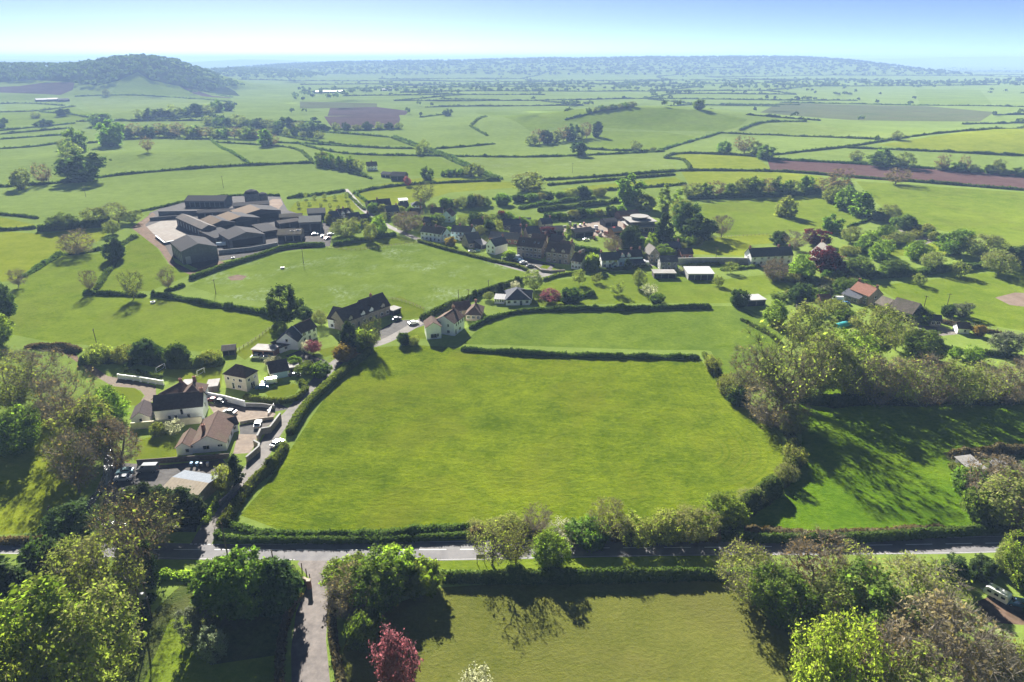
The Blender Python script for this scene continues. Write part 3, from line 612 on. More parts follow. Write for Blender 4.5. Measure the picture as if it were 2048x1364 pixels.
def grow(sp, seed):
    """a tree at real size: trunk + limbs mesh and crown mesh"""
    r = np.random.default_rng(seed); H, W = sp.h, sp.w
    # lobed crown envelope
    lob = r.normal(0, 1, (sp.lobes, 3)); lob[:, 2] = np.abs(lob[:, 2])*0.9-0.15; lob /= np.linalg.norm(lob, axis=1, keepdims=True)
    la = r.uniform(0.10, 0.55, sp.lobes)*sp.lob
    zc = H*(sp.z0+(1-sp.z0)*0.5); hz = H*(1-sp.z0)*0.5
    pts = []
    while len(pts) < sp.n:
        d = r.normal(0, 1, (sp.n*2, 3)); d /= np.linalg.norm(d, axis=1, keepdims=True)
        rad = r.uniform(0, 1, len(d))**(1/3.0); rad = sp.shell+(1-sp.shell)*rad if sp.shell < 0 else rad**(1-sp.shell*0.9)
        g = 0.62+np.max(la[None]*np.clip((d@lob.T-0.55)/0.45, 0, 1), axis=1)*1.2
        p = d*rad[:, None]*g[:, None]
        zz = p[:, 2]
        if sp.shape == 'cone':
            f = (zz+1)/2; k = np.clip(1.05-f, 0.04, 1)**0.9; keep = np.ones(len(p), bool); sc2 = k
        elif sp.shape == 'column': sc2 = np.clip(1.15-np.abs(zz)**3*0.6, 0.2, 1); keep = np.ones(len(p), bool)
        elif sp.shape == 'vase': sc2 = np.clip(0.42+0.62*(zz+1)/2*1.25, 0.25, 1.15); keep = zz > -0.9
        elif sp.shape == 'dome': sc2 = np.ones(len(p)); keep = zz > -0.75
        else: sc2 = np.clip(1.05-np.clip(-zz-0.2, 0, 1)*0.55, 0.3, 1); keep = np.ones(len(p), bool)
        q = np.stack([p[:, 0]*W/2*sc2, p[:, 1]*W/2*sc2, zc+zz*hz], 1)[keep]
        q = q[(q[:, 2] > 0.05*H) & (q[:, 2] < H)]
        pts += list(q)
    pts = np.array(pts[:sp.n])
    zl, zh = pts[:, 2].min(), pts[:, 2].max(); lo = max(sp.z0, 0.03)*H
    pts[:, 2] = lo+(pts[:, 2]-zl)/(zh-zl)*(H*0.97-lo)
    pts[:, :2] *= W*0.5/np.percentile(np.hypot(pts[:, 0], pts[:, 1]), 96)
    # trunk nodes
    nodes_, par = [], []
    tops = 0.82 if sp.shape in ('cone', 'column') else 0.55
    for s in range(sp.stems):
        off = r.normal(0, 0.12*W*(sp.stems > 1), 2); lean = r.normal(0, 0.05, 2)+off/H*1.2; m = 7
        base = len(nodes_)
        for i in range(m):
            t = i/(m-1)*tops
            nodes_.append([off[0]*0.25+lean[0]*t*H+r.normal(0, 0.008)*H*(i > 0), off[1]*0.25+lean[1]*t*H+r.normal(0, 0.008)*H*(i > 0), t*H-0.15*(i == 0)])
            par.append(base+i-1 if i else -1)
    order = np.argsort(np.hypot(pts[:, 0], pts[:, 1])*1.0+0.5*np.abs(pts[:, 2]-zc*0.8))
    NA = np.zeros((len(nodes_)+sp.n*3, 3)); NA[:len(nodes_)] = nodes_; cnt = len(nodes_); tip = []
    for k in order:
        p = pts[k]; A = NA[:cnt]; d = A-p
        dist = np.sqrt((d**2).sum(1))+np.where(A[:, 2] > p[2]-0.02*H, 0.35*H*(sp.droop == 0), 0)+np.where(A[:, 2] < sp.z0*H*0.7, H, 0)
        j = int(np.argmin(dist)); q = A[j]
        ln = np.linalg.norm(p-q)
        last = j
        if ln > 0.10*H:
            mid = (p+q)/2+r.normal(0, 0.05*ln, 3); mid[2] -= 0.06*ln if sp.shape != 'cone' else 0
            NA[cnt] = mid; par.append(last); last = cnt; cnt += 1
        NA[cnt] = p; par.append(last); tip.append(cnt); cnt += 1
    par = np.array(par); load = np.zeros(cnt); load[tip] = 1
    for i in range(cnt-1, -1, -1):
        if par[i] >= 0: load[par[i]] += load[i]
    rad = sp.rt*H*np.sqrt(np.maximum(load, 0.6)/max(1, load.max()))
    seg = np.where(par >= 0)[0]; big = seg[load[seg] >= 2] if sp.n > 60 else seg
    V, Q = tri_tubes(NA[par[big]], NA[big], np.minimum(rad[par[big]], rad[big]*1.5), rad[big], 5)
    trunk = quads_mesh('trunk', V, Q, [MATS[sp.bark]])
    # crown: fine twigs and leaves round every tip
    tips = NA[tip]; ctr = np.array([0, 0, zc*0.9])
    outd = tips-ctr; outd /= np.linalg.norm(outd, axis=1, keepdims=True)+1e-9
    Vs, Qs, T, MI = [], [], [], []; nv = 0
    ct = r.uniform(0, 1, len(tips))
    if sp.twigs:
        m = sp.twigs; st = np.repeat(tips, m, 0); dd = np.repeat(outd, m, 0)*0.6+r.normal(0, 0.6, (len(st), 3)); dd[:, 2] += 0.35*(sp.droop == 0)-sp.droop
        dd /= np.linalg.norm(dd, axis=1, keepdims=True); ln = sp.tl*r.uniform(0.5, 1.3, len(st))
        en = st+dd*ln[:, None]; sd_ = np.cross(dd, r.normal(0, 1, dd.shape)); sd_ /= np.linalg.norm(sd_, axis=1, keepdims=True)
        w = sp.tw; qd = np.stack([st-sd_*w, st+sd_*w, en+sd_*w*0.4, en-sd_*w*0.4], 1)
        Vs.append(qd.reshape(-1, 3)); Qs.append(np.arange(len(qd)*4).reshape(-1, 4)); nv += len(qd)*4; T.append(np.repeat(ct, m)); MI.append(np.ones(len(qd), int))
    if sp.leaves:
        m = sp.leaves; st = np.repeat(tips, m, 0); od = np.repeat(outd, m, 0)
        clump = sp.tl*sp.spread
        cc = st+r.normal(0, 1, st.shape)*clump*0.62+od*clump*0.35
        if sp.droop: cc[:, 2] -= np.abs(r.normal(0, 1, len(cc)))*sp.droop*1.6
        cc[:, 2] = np.maximum(cc[:, 2], 0.08)
        qd = cards(cc, od+np.array([0, 0, 0.35]), sp.ls, r, 0.62, sp.droop)
        Vs.append(qd.reshape(-1, 3)); Qs.append(np.arange(len(qd)*4).reshape(-1, 4)+nv); nv += len(qd)*4
        T.append(np.clip(np.repeat(ct, m)*0.65+r.uniform(0, 0.45, len(qd)), 0, 1)); MI.append(np.zeros(len(qd), int))
    if sp.ivy:
        m = sp.ivy; t = r.uniform(0.02, 0.5, m)
        ki = np.clip((t/tops*6).astype(int), 0, 5); f = t/tops*6-ki; A = NA[ki]*(1-f)[:, None]+NA[ki+1]*f[:, None]
        od = r.normal(0, 1, (m, 3)); od[:, 2] *= 0.3; cc = A+od*0.05*H*(1-t)[:, None]*0.9
        qd = cards(cc, od, sp.ls*1.3, r); Vs.append(qd.reshape(-1, 3)); Qs.append(np.arange(len(qd)*4).reshape(-1, 4)+nv); T.append(r.uniform(0, 0.4, m)); MI.append(np.full(m, 2))
    crown = quads_mesh('crown', np.concatenate(Vs), np.concatenate(Qs), [MATS[sp.leaf], MATS[sp.bark], MATS['leaf_dark']], np.concatenate(T), np.concatenate(MI))
    return trunk, crown, H, W
SPECIES = {
 'spring':   Spec(leaf='leaf_spring', bark='bark_pale', n=289, leaves=11, ls=0.123, twigs=18, tw=0.010, tl=0.90, z0=0.12),
 'bare':     Spec(leaf='leaf_brown', bark='bark_pale', n=255, leaves=4, ls=0.115, twigs=26, tw=0.011, tl=1.02, z0=0.18, shape='vase'),
 'barepale': Spec(leaf='leaf_spring', bark='bark_green', n=255, leaves=4, ls=0.123, twigs=24, tw=0.011, tl=1.07, z0=0.2, shape='vase'),
 'ivybare':  Spec(leaf='leaf_brown', n=110, leaves=3, ls=0.15, twigs=18, tw=0.012, tl=1.3, z0=0.35, shape='vase', ivy=900, h=14, w=8),
 'olive':    Spec(leaf='leaf_olive', bark='bark_pale', n=289, leaves=26, ls=0.139, twigs=12, tw=0.010, tl=0.82, z0=0.12),
 'twiggy':   Spec(leaf='leaf_brown', bark='bark_pale', n=323, leaves=8, ls=0.123, twigs=24, tw=0.011, tl=0.90, z0=0.06, shape='dome', stems=3),
 'green':    Spec(leaf='leaf_green', n=289, leaves=46, ls=0.154, twigs=5, tl=0.82, z0=0.04),
 'fresh':    Spec(leaf='leaf_fresh', n=289, leaves=46, ls=0.154, twigs=5, tl=0.82, z0=0.04),
 'dark':     Spec(leaf='leaf_dark', n=289, leaves=60, ls=0.185, twigs=2, tl=0.82, z0=0.06),
 'conifer':  Spec(leaf='leaf_conifer', n=190, leaves=46, ls=0.22, twigs=2, tl=0.8, z0=0.03, shape='cone', w=5),
 'column':   Spec(leaf='leaf_conifer', n=150, leaves=50, ls=0.2, twigs=2, tl=0.7, z0=0.03, shape='column', w=3.4, h=10),
 'pine':     Spec(leaf='leaf_dark', n=130, leaves=70, ls=0.24, twigs=4, tl=1.0, z0=0.25, h=14, w=9, lobes=10),
 'willow':   Spec(leaf='leaf_willow', bark='bark_green', n=255, leaves=73, ls=0.122, twigs=8, tl=0.98, z0=0.2, droop=0.7),
 'poplar':   Spec(leaf='leaf_fresh', bark='bark_pale', n=120, leaves=40, ls=0.22, twigs=6, tl=0.8, z0=0.08, shape='column', h=14, w=4.5),
 'grey':     Spec(leaf='leaf_grey', n=150, leaves=40, ls=0.19, twigs=8, tl=0.9, z0=0.06, shape='dome'),
 'copper':   Spec(leaf='leaf_copper', n=170, leaves=50, ls=0.22, twigs=4, tl=1.0, z0=0.12),
 'pink':     Spec(leaf='blossom_pink', n=150, leaves=30, ls=0.13, twigs=10, tw=0.02, tl=0.8, z0=0.2, h=6, w=5),
 'white':    Spec(leaf='blossom_white', bark='bark_green', n=110, leaves=24, ls=0.13, twigs=10, tw=0.018, tl=0.8, z0=0.12, h=5, w=5, shape='dome'),
 'gold':     Spec(leaf='leaf_gold', n=140, leaves=46, ls=0.2, twigs=3, tl=0.9, z0=0.1, h=6, w=5),
 'shrub':    Spec(leaf='leaf_green', n=204, leaves=50, ls=0.146, twigs=4, tl=0.66, z0=0.0, shape='dome', stems=3, h=4, w=5),
 'scrub':    Spec(leaf='leaf_spring', n=238, leaves=26, ls=0.139, twigs=16, tw=0.011, tl=0.74, z0=0.0, shape='dome', stems=4, h=5, w=6),
 'freshshrub': Spec(leaf='leaf_fresh', n=120, leaves=50, ls=0.18, twigs=3, tl=0.8, z0=0.0, shape='dome', stems=3, h=4, w=5),
 'darkshrub': Spec(leaf='leaf_dark', n=120, leaves=54, ls=0.2, twigs=3, tl=0.8, z0=0.0, shape='dome', stems=3, h=4, w=5),
 'roadside': Spec(leaf='leaf_spring', bark='bark', n=170, leaves=9, ls=0.13, twigs=16, tw=0.010, tl=0.95, z0=0.2, shape='vase', rt=0.024, lobes=9),
 'laurel': Spec(leaf='leaf_green', n=230, leaves=70, ls=0.2, twigs=2, tl=0.8, z0=-0.12, shape='dome', lobes=3, lob=0.25),
 'darklaurel': Spec(leaf='leaf_dark', n=230, leaves=70, ls=0.2, twigs=2, tl=0.8, z0=-0.12, shape='dome', lobes=3, lob=0.25),  # same as laurel, its shade put into darker leaf colour
 'orchard':  Spec(leaf='leaf_olive', n=90, leaves=20, ls=0.17, twigs=16, tw=0.012, tl=0.8, z0=0.22, h=5, w=6, shape='dome'),
 'midround': Spec(leaf='leaf_green', n=70, leaves=60, ls=0.34, twigs=0, tl=1.3, z0=0.02),
 'midspring': Spec(leaf='leaf_olive', n=80, leaves=34, ls=0.28, twigs=14, tw=0.018, tl=1.3, z0=0.06),
 'middark':  Spec(leaf='leaf_dark', n=70, leaves=60, ls=0.36, twigs=0, tl=1.3, z0=0.0),
 'midbare':  Spec(leaf='leaf_brown', n=80, leaves=12, ls=0.24, twigs=22, tw=0.018, tl=1.4, z0=0.2, shape='vase'),
 'midfresh': Spec(leaf='leaf_spring', n=70, leaves=60, ls=0.32, twigs=0, tl=1.3, z0=0.03),
}
NVAR = {'spring':4,'bare':3,'barepale':2,'olive':4,'twiggy':3,'green':3,'fresh':2,'conifer':3,'scrub':3,'shrub':2,'midround':3,'midspring':3,'orchard':2}
LIB = {}
def lib(kind, k):
    if (kind, k) not in LIB: LIB[kind, k] = grow(SPECIES[kind], 100+k*17+sum(map(ord, kind)))
    return LIB[kind, k]
TREES = []
tcount = 0
def tree(kind, u, vbase, vtop, wpx, label, name='tree', cat='tree', group=None, at=None, hm=None, wm=None):
    """u, vbase: photo pixel of the foot; vtop: photo row of the top; wpx: crown width in photo pixels"""
    global tcount
    base = at if at is not None else P(u, vbase)
    k = tcount % NVAR.get(kind, 2); tcount += 1
    tr, cr, H0, W0 = lib(kind, k)
    h = hm or max(1.2, vheight(u, vtop, base)); w = wm or wpx/ppm(base)
    o = empty(name, base, random.uniform(0, 6.28), label, cat, group)
    o.scale = (w/W0*0.96, w/W0*0.96, h/H0*0.98)
    a = link('trunk', tr, o); b = link('crown', cr, o)
    TREES.append(o); return o

# ---------------------------------------------------------------- hedges
def hedge_mesh(pts, w, h, leaf, lm, r, clipped=False, ragged=0.25, dens=1.0, gaps=0.0, uneven=None):
    if not clipped: ragged = ragged*1.35+0.06
    """pts: world centre line; a solid heart with leaves all over it"""
    seg = [(b-a).length for a, b in zip(pts, pts[1:])]; tot = sum(seg)
    step = max(0.7, leaf*2.0); n = max(2, int(tot/step)); s = np.linspace(0, tot, n+1)
    cum = np.concatenate([[0], np.cumsum(seg)]); A = np.array([[p.x, p.y] for p in pts])
    cx = np.interp(s, cum, A[:, 0]); cy = np.interp(s, cum, A[:, 1])
    dx = np.gradient(cx); dy = np.gradient(cy); ln = np.hypot(dx, dy)+1e-9; nx_, ny_ = -dy/ln, dx/ln
    def wob(amp, per):
        m = max(2, int(tot/per)+2); return np.interp(s, np.linspace(0, tot, m), r.uniform(-amp, amp, m))
    hh = h*(1+wob(ragged, 3.5*h)+wob(ragged*0.5, 1.2*h)+(0 if clipped else 0.5*(wob(1.0, 2.5*h) > 0.72))); ww = w*(1+wob(ragged*0.8, 4*h)+wob(ragged*0.4, 1.5*h))
    cx = cx+nx_*wob(ragged*w*0.4, 5*h); cy = cy+ny_*wob(ragged*w*0.4, 5*h)
    cz = terrain(cx, cy)
    prof = [(-0.46, 0.0), (-0.5, 0.45), (-0.44, 0.86), (-0.2, 1.0), (0.2, 1.0), (0.44, 0.86), (0.5, 0.45), (0.46, 0.0)] if clipped else \
           [(-0.5, 0.0), (-0.52, 0.3), (-0.4, 0.68), (-0.16, 0.95), (0.16, 0.95), (0.4, 0.68), (0.52, 0.3), (0.5, 0.0)]
    pr = np.array(prof); K = len(pr); sh = 0.78 if not clipped else 0.9
    end = np.ones(n+1); end[0] = end[-1] = 0.55
    X = cx[:, None]+nx_[:, None]*pr[None, :, 0]*(ww*end)[:, None]*sh
    Y = cy[:, None]+ny_[:, None]*pr[None, :, 0]*(ww*end)[:, None]*sh
    Z = cz[:, None]+pr[None, :, 1]*(hh*end)[:, None]*sh-0.05
    V = np.stack([X, Y, Z], 2)
    V += r.normal(0, 1, V.shape)*leaf*(0.2 if clipped else 0.4)
    i, j = np.meshgrid(np.arange(n), np.arange(K-1), indexing='ij'); a = (i*K+j).ravel()
    Q = np.stack([a, a+1, a+K+1, a+K], 1)
    caps = np.array([[0, 1, 2, 3], [0, 3, 4, 7], [4, 5, 6, 7]]); Q = np.concatenate([Q, caps, caps[:, ::-1]+n*K])
    T = r.uniform(0, 0.5, len(Q))
    # leaves
    per = (w+2*h); m = int(tot*per/(leaf*leaf)*1.35*dens)+8
    si = r.uniform(0, n-1e-6, m); i0 = si.astype(int); f = (si-i0)[:, None]
    pj = r.uniform(0, K-1-1e-6, m); j0 = pj.astype(int); g = (pj-j0)[:, None]
    C = (V[i0, j0]*(1-f)+V[i0+1, j0]*f)*(1-g)+(V[i0, j0+1]*(1-f)+V[i0+1, j0+1]*f)*g
    pn = pr[j0]*(1-g)+pr[j0+1]*g
    od = np.stack([nx_[i0]*pn[:, 0]*2, ny_[i0]*pn[:, 0]*2, pn[:, 1]-0.35], 1)
    C = C+od*leaf*(0.55 if clipped else 1.1)*r.uniform(-0.2, 1.2, (m, 1))+r.normal(0, 0.25, (m, 3))*leaf; 
    qd = cards(C, od, leaf*0.62, r)
    tw = np.clip(0.5+np.interp(si, np.arange(n+1), wob(0.5, 6)), 0, 1)
    T2 = np.clip(tw*0.5+r.uniform(0, 0.6, m), 0, 1)
    V = V.reshape(-1, 3)
    return quads_mesh('hedge', np.concatenate([V, qd.reshape(-1, 3)]), np.concatenate([Q, np.arange(m*4).reshape(-1, 4)+len(V)]), [MATS[lm]], np.concatenate([T, T2]))
hrng = np.random.default_rng(77)
def hedge(pix, w, h, lm, label, clipped=False, ragged=0.25, group=None, name='hedge', cat='hedge', world=None, dens=1.0):
    pts = world or smooth([P(*p) for p in pix], 2)
    mid = pts[len(pts)//2]; leaf = min(2.6, max(0.30, 1.05/ppm(mid)*2.0*0.75))
    o = link(name, hedge_mesh(pts, w, h, leaf, lm, hrng, clipped, ragged, dens)); return tag(o, label, cat, group)
HEDGES = [
 # near ones: outline, width, height, leaves, clipped, ragged, label
 ([(742,704),(702,735),(660,770),(618,808),(594,842),(580,872)],2.6,2.6,'hedge_clipped',1,.08,'long clipped hedge between the side lane and the main field'),
 ([(572,892),(558,920),(534,948),(508,966),(482,1000),(462,1030),(448,1056)],2.8,2.8,'hedge_clipped',0,.14,'curving hedge right of the lower side lane near the road junction'),
 ([(434,1066),(436,1080),(500,1083),(600,1084),(700,1084),(800,1082),(945,1073)],1.3,1.5,'hedge_dark',1,.08,'low ivy covered roadside wall hedge below the main field'),
 ([(452,1050),(500,1064),(560,1070),(640,1076),(720,1077),(800,1071),(880,1062),(942,1054)],2.6,1.9,'hedge_dark',0,.4,'ragged hedge along the bottom edge of the main field'),
 ([(940,1064),(1050,1070),(1150,1072),(1250,1072),(1350,1072),(1440,1070)],4.0,1.9,'hedge_brown',0,.5,'bushy overgrown hedgerow between main field and road'),
 ([(1445,1058),(1500,1015),(1552,980)],5.0,3.6,'hedge_dark',0,.4,'dark overgrown hedgerow at the lower right corner of the main field'),
 ([(1560,978),(1580,945),(1586,900),(1576,868),(1548,848)],3.6,3.2,'hedge_clipped',0,.3,'thick hedge bending round the right end of the main field'),
 ([(1542,846),(1502,820),(1462,790),(1436,758),(1420,726),(1408,706)],3.2,2.3,'hedge_clipped',0,.5,'brownish hedge on the upper right side of the main field'),
 ([(922,700),(1000,705),(1100,711),(1200,715),(1300,716),(1398,716)],2.4,2.0,'hedge_dark',0,.2,'dark straight hedge along the top of the main field'),
 ([(968,644),(1010,630),(1060,622),(1150,620),(1250,620),(1340,618),(1422,616)],2.4,2.3,'hedge_dark',0,.2,'dark hedge between old orchard and the lush field'),
 ([(1440,1080),(1550,1083),(1660,1083),(1760,1079),(1850,1073),(1950,1067),(2250,1056)],1.8,2.2,'hedge_dark',1,.12,'dark clipped hedge between the road and the tree shadowed field'),
 ([(1490,1062),(1600,1068),(1700,1069),(1780,1066),(1890,1058)],2.2,1.1,'hedge_brown',0,.5,'low bramble bank above the right roadside hedge'),
 ([(880,1160),(1000,1162),(1150,1160),(1300,1156),(1450,1154),(1515,1166)],2.8,3.3,'hedge_dark',0,.13,'tall thick hedge in front of the road throwing a long shadow'),
 ([(602,1190),(586,1215),(572,1250),(562,1300),(558,1364),(562,1480)],1.5,1.5,'hedge_brown',1,.12,'brown beech hedge on the left of the entrance drive'),
 ([(668,1185),(663,1230),(668,1300),(684,1364),(704,1480)],1.4,1.4,'hedge_brown',1,.12,'brown beech hedge on the right of the entrance drive'),
 ([(325,1150),(370,1153),(432,1152)],2.5,2.5,'shrubleaf',0,.25,'green hedge by the road left of the round laurels'),
 ([(548,1145),(580,1152),(606,1176)],2.2,2.3,'hedge_dark',0,.2,'dark hedge curving to the left gate pier'),
 ([(-200,1084),(0,1083),(60,1083),(112,1080)],2.4,2.0,'hedge_brown',0,.3,'brown roadside hedge below the left sunlit meadow'),
 ([(400,1050),(425,1024),(450,990)],2.4,2.0,'shrubleaf',0,.25,'bright laurel hedge between the tan shed and the side lane'),
 ([(488,797),(530,804),(562,807),(590,802),(610,786),(612,773),(600,766)],1.8,1.8,'hedge_clipped',1,.06,'rounded clipped hedge enclosing the small front lawn'),
 ([(250,742),(280,748),(322,757)],2.0,1.6,'hedge_dark',0,.2,'hedge growing on top of the panelled white drive wall'),
 ([(276,722),(262,730),(251,738)],2.0,2.0,'hedge_dark',0,.2,'short hedge at the bend above the panelled drive wall'),
 ([(165,724),(220,724),(280,724),(340,730),(400,732),(445,730)],6,3.6,'hedge_dark',0,.35,'dark thicket behind the goal frames below the green meadow'),
 ([(55,692),(100,692),(160,704)],4,2.2,'hedge_brown',0,.4,'brown scrub by the pond path below the green meadow'),
 ([(168,586),(190,589)],2.6,2.4,'hedge_dark',0,.1,'short hedge stub left of the lone bare tree'),
 ([(194,588),(240,590),(291,593)],2.2,2.2,'hedge_dark',0,.12,'short hedge under the lone bare tree'),
 ([(303,592),(340,594),(400,607),(470,619),(530,628),(562,640)],2.8,2.4,'hedge_dark',0,.2,'long dark hedge below the white flowered field'),
 ([(234,512),(224,535),(207,560),(192,580)],2.6,2.2,'hedge_dark',0,.3,'hedge running down from the dense round shrub'),
 ([(330,585),(352,578),(368,572)],2.4,2.0,'hedge_dark',0,.15,'hedge stub by the small bare tree near the barn'),
 ([(380,560),(440,538),(485,524),(530,510),(567,497),(610,493),(650,492)],2.6,2.4,'hedge_dark',1,.1,'clipped hedge curving below the farm sheds'),
 ([(40,556),(85,532),(124,508)],3,2.2,'hedge_dark',0,.35,'scrubby hedge left of the wide bare tree'),
 ([(124,510),(160,508),(200,500),(240,492),(270,474)],3,2.0,'hedge_dark',0,.4,'scrubby hedge between the farm and its west meadow'),
 ([(666,492),(720,484),(792,471)],2.2,2.6,'hedge_dark',1,.04,'tall clipped hedge above the mown village strip'),
 ([(836,483),(860,490),(894,500),(928,508),(968,519),(1020,530),(1040,535),(1056,543)],1.6,1.7,'hedge_clipped',1,.08,'clipped hedge below the village terraces'),
 ([(842,640),(880,622),(930,602),(980,583),(1030,568),(1056,562)],3.4,3.0,'hedge_dark',0,.15,'thick dark hedge between white flowered field and village lane'),
 ([(940,658),(975,640)],2.0,1.8,'hedge_dark',1,.1,'short hedge beside the hipped roof bungalow'),
 ([(1084,562),(1118,551),(1160,547),(1200,542),(1246,540),(1294,534)],1.7,1.6,'hedge_clipped',1,.08,'clipped hedge in front of the village cottages'),
 ([(1146,500),(1200,507)],3,3.2,'hedge_dark',1,.05,'tall dark clipped hedge behind the stone terrace'),
 ([(1374,532),(1440,530)],1.5,1.6,'hedge_clipped',1,.05,'clipped hedge behind the white roofed shed'),
 ([(1355,535),(1345,545),(1310,548)],1.4,1.5,'shrubleaf',0,.2,'green hedge left of the grey roofed cottage'),
 ([(1440,540),(1480,538),(1520,533)],2.2,1.6,'hedge_clipped',0,.15,'hedge between orchard and white farmhouse wall'),
 ([(1744,438),(1694,455)],1.5,1.6,'hedge_dark',0,.2,'thin hedge at the corner of the field with the round double tree'),
 ([(1690,562),(1750,555),(1820,550),(1880,542),(1950,537),(2048,527),(2250,510)],6,4.0,'hedge_dark',0,.35,'broad dark shrub belt above the right paddock'),
 ([(1754,596),(1790,610),(1830,626),(1880,645),(1960,662),(2048,680),(2250,710)],2.2,1.5,'hedge_brown',0,.3,'rough hedge below the right paddock'),
 ([(1620,668),(1655,690),(1690,710)],3,2,'hedge_dark',0,.4,'dark undergrowth left of the tree belt'),
 ([(1880,700),(1960,706),(2048,722),(2250,740)],3,2.4,'hedge_dark',0,.4,'garden hedge below the small white shed'),
 ([(1480,640),(1530,664),(1565,690)],1.6,1.4,'hedge_dark',0,.4,'hedge right of the lush field'),
 ([(1100,600),(1150,598),(1190,590)],2.5,2.2,'hedge_dark',0,.3,'garden hedge around the pink flowering shrub'),
 ([(1590,800),(1700,806),(1850,806),(2048,800),(2250,798)],5,2.6,'hedge_dark',0,.4,'dark undergrowth along the foot of the bare tree belt'),
 ([(1900,915),(1960,905),(2048,903),(2250,895)],3.5,2.2,'hedge_brown',0,.4,'bramble hedge behind the ruined shed'),
 ([(1905,930),(1935,970),(1975,1010),(2000,1050)],4,2.4,'hedge_clipped',0,.5,'ragged hedge edging the scrub at the right'),
 ([(1500,1170),(1540,1200),(1590,1250),(1620,1320)],4,3,'hedge_dark',0,.4,'dark undergrowth along the right side of the foreground field'),
 ([(290,1190),(250,1260),(190,1364),(150,1480)],4,2.4,'hedge_dark',0,.4,'dark undergrowth below the big foreground trees'),
 ([(2048,1120),(1960,1150),(1900,1165)],4,3,'hedge_dark',0,.4,'dark ivy covered hedge above the caravan'),
 # the farm and its fields
 ([(258,428),(330,414),(380,400),(470,390),(560,392)],2.2,1.6,'hedge_dark',0,.2,'hedge behind the farm sheds'),
 ([(-200,430),(0,428),(77,437)],2.2,2.0,'hedge_dark',0,.2,'upper hedge at the left edge west of the farm'),
 ([(-200,463),(0,462),(72,457)],2.2,2.0,'hedge_dark',0,.2,'lower hedge at the left edge west of the farm'),
 ([(76,462),(130,458),(180,455),(225,450)],7,5.5,'hedge_dark',0,.3,'dense dark copse hedge left of the farm track'),
 ([(-200,378),(0,375),(120,367),(205,354),(300,344),(400,336),(492,331),(625,326)],3.2,2.4,'hedge_dark',0,.2,'long dark hedge above the pale farm meadow'),
 ([(420,278),(460,304),(499,328)],2.6,2.2,'hedge_dark',0,.2,'slanting hedge between the rounded pasture and the wedge pasture'),
 ([(625,326),(672,340),(720,350),(745,358)],3,2.2,'hedge_dark',0,.2,'hedge along the lane to the roadside farmstead'),
 ([(690,382),(660,388),(600,394),(575,397)],3,2.4,'hedge_dark',0,.2,'dark hedge above the young orchard'),
 ([(706,388),(740,379),(800,371),(870,367),(1000,361)],2.6,2.2,'hedge_dark',0,.15,'hedge above the sloping field by the pale lane'),
 ([(693,387),(712,405),(730,420)],1.8,1.4,'hedge_dark',0,.3,'hedge on the left of the pale lane'),
 ([(708,384),(728,400),(748,414)],2,1.6,'hedge_dark',0,.3,'hedge on the right of the pale lane'),
 ([(1083,361),(1200,354),(1350,343)],3,2.4,'hedge_dark',0,.15,'upper of the parallel hedges above the village'),
 ([(1095,371),(1200,362),(1350,350)],3,2.4,'hedge_dark',0,.15,'middle of the parallel hedges above the village'),
 ([(1150,386),(1240,379),(1373,369)],3,2.2,'hedge_dark',0,.15,'lower of the parallel hedges above the village'),
 ([(985,399),(1060,394),(1135,388)],3.4,2.4,'hedge_dark',0,.15,'short hedge left of the parallel hedges'),
 ([(1075,424),(1130,418),(1180,412),(1250,402)],6,4.0,'hedge_dark',0,.3,'thick dark shrub row behind the tile depot'),
 ([(1040,418),(1100,408),(1190,398)],5,3.4,'hedge_dark',0,.35,'upper thick shrub row behind the village gardens'),
 ([(1090,436),(1140,432),(1200,424)],7,2.6,'leafgrey',0,.3,'mound of grey green bushes behind the depot yard'),
 ([(1120,442),(1180,434),(1250,428)],6,3,'hedge_dark',0,.4,'lower dark bushes beside the depot yard'),
 ([(1329,317),(1351,305),(1505,312),(1534,319)],3,2.4,'hedge_dark',0,.15,'hedge round the small yellow green field'),
 ([(1329,317),(1366,319),(1378,330),(1380,338)],3,2.4,'hedge_dark',0,.2,'left hedge of the small yellow green field'),
 ([(1534,319),(1700,327),(1850,337),(2048,349),(2250,361)],3.2,2.6,'hedge_dark',0,.2,'hedge above the long red ploughed field'),
 ([(1300,346),(1358,341),(1534,342),(1620,347),(1702,355),(1793,361),(2048,381),(2250,396)],3.2,2.4,'hedge_dark',0,.15,'hedge below the long red ploughed field'),
 ([(1376,398),(1450,396),(1550,393),(1640,388)],6,4.5,'hedge_dark',0,.3,'undergrowth below the line of hedgerow trees'),
 ([(1690,355),(1700,375),(1715,395),(1745,425)],3,2,'hedge_dark',0,.3,'hedge right of the double tree field'),
 ([(1755,432),(1800,446),(1850,470),(1880,480)],5,3,'hedge_dark',0,.4,'scrub along the pale stream bed on the right'),
]
for pix, w, h, lm, cl, rg, lb in HEDGES:
    lm = {'shrubleaf':'leaf_fresh','leafgrey':'leaf_grey'}.get(lm, lm)
    hedge(pix, w, h, lm, lb, bool(cl), rg)
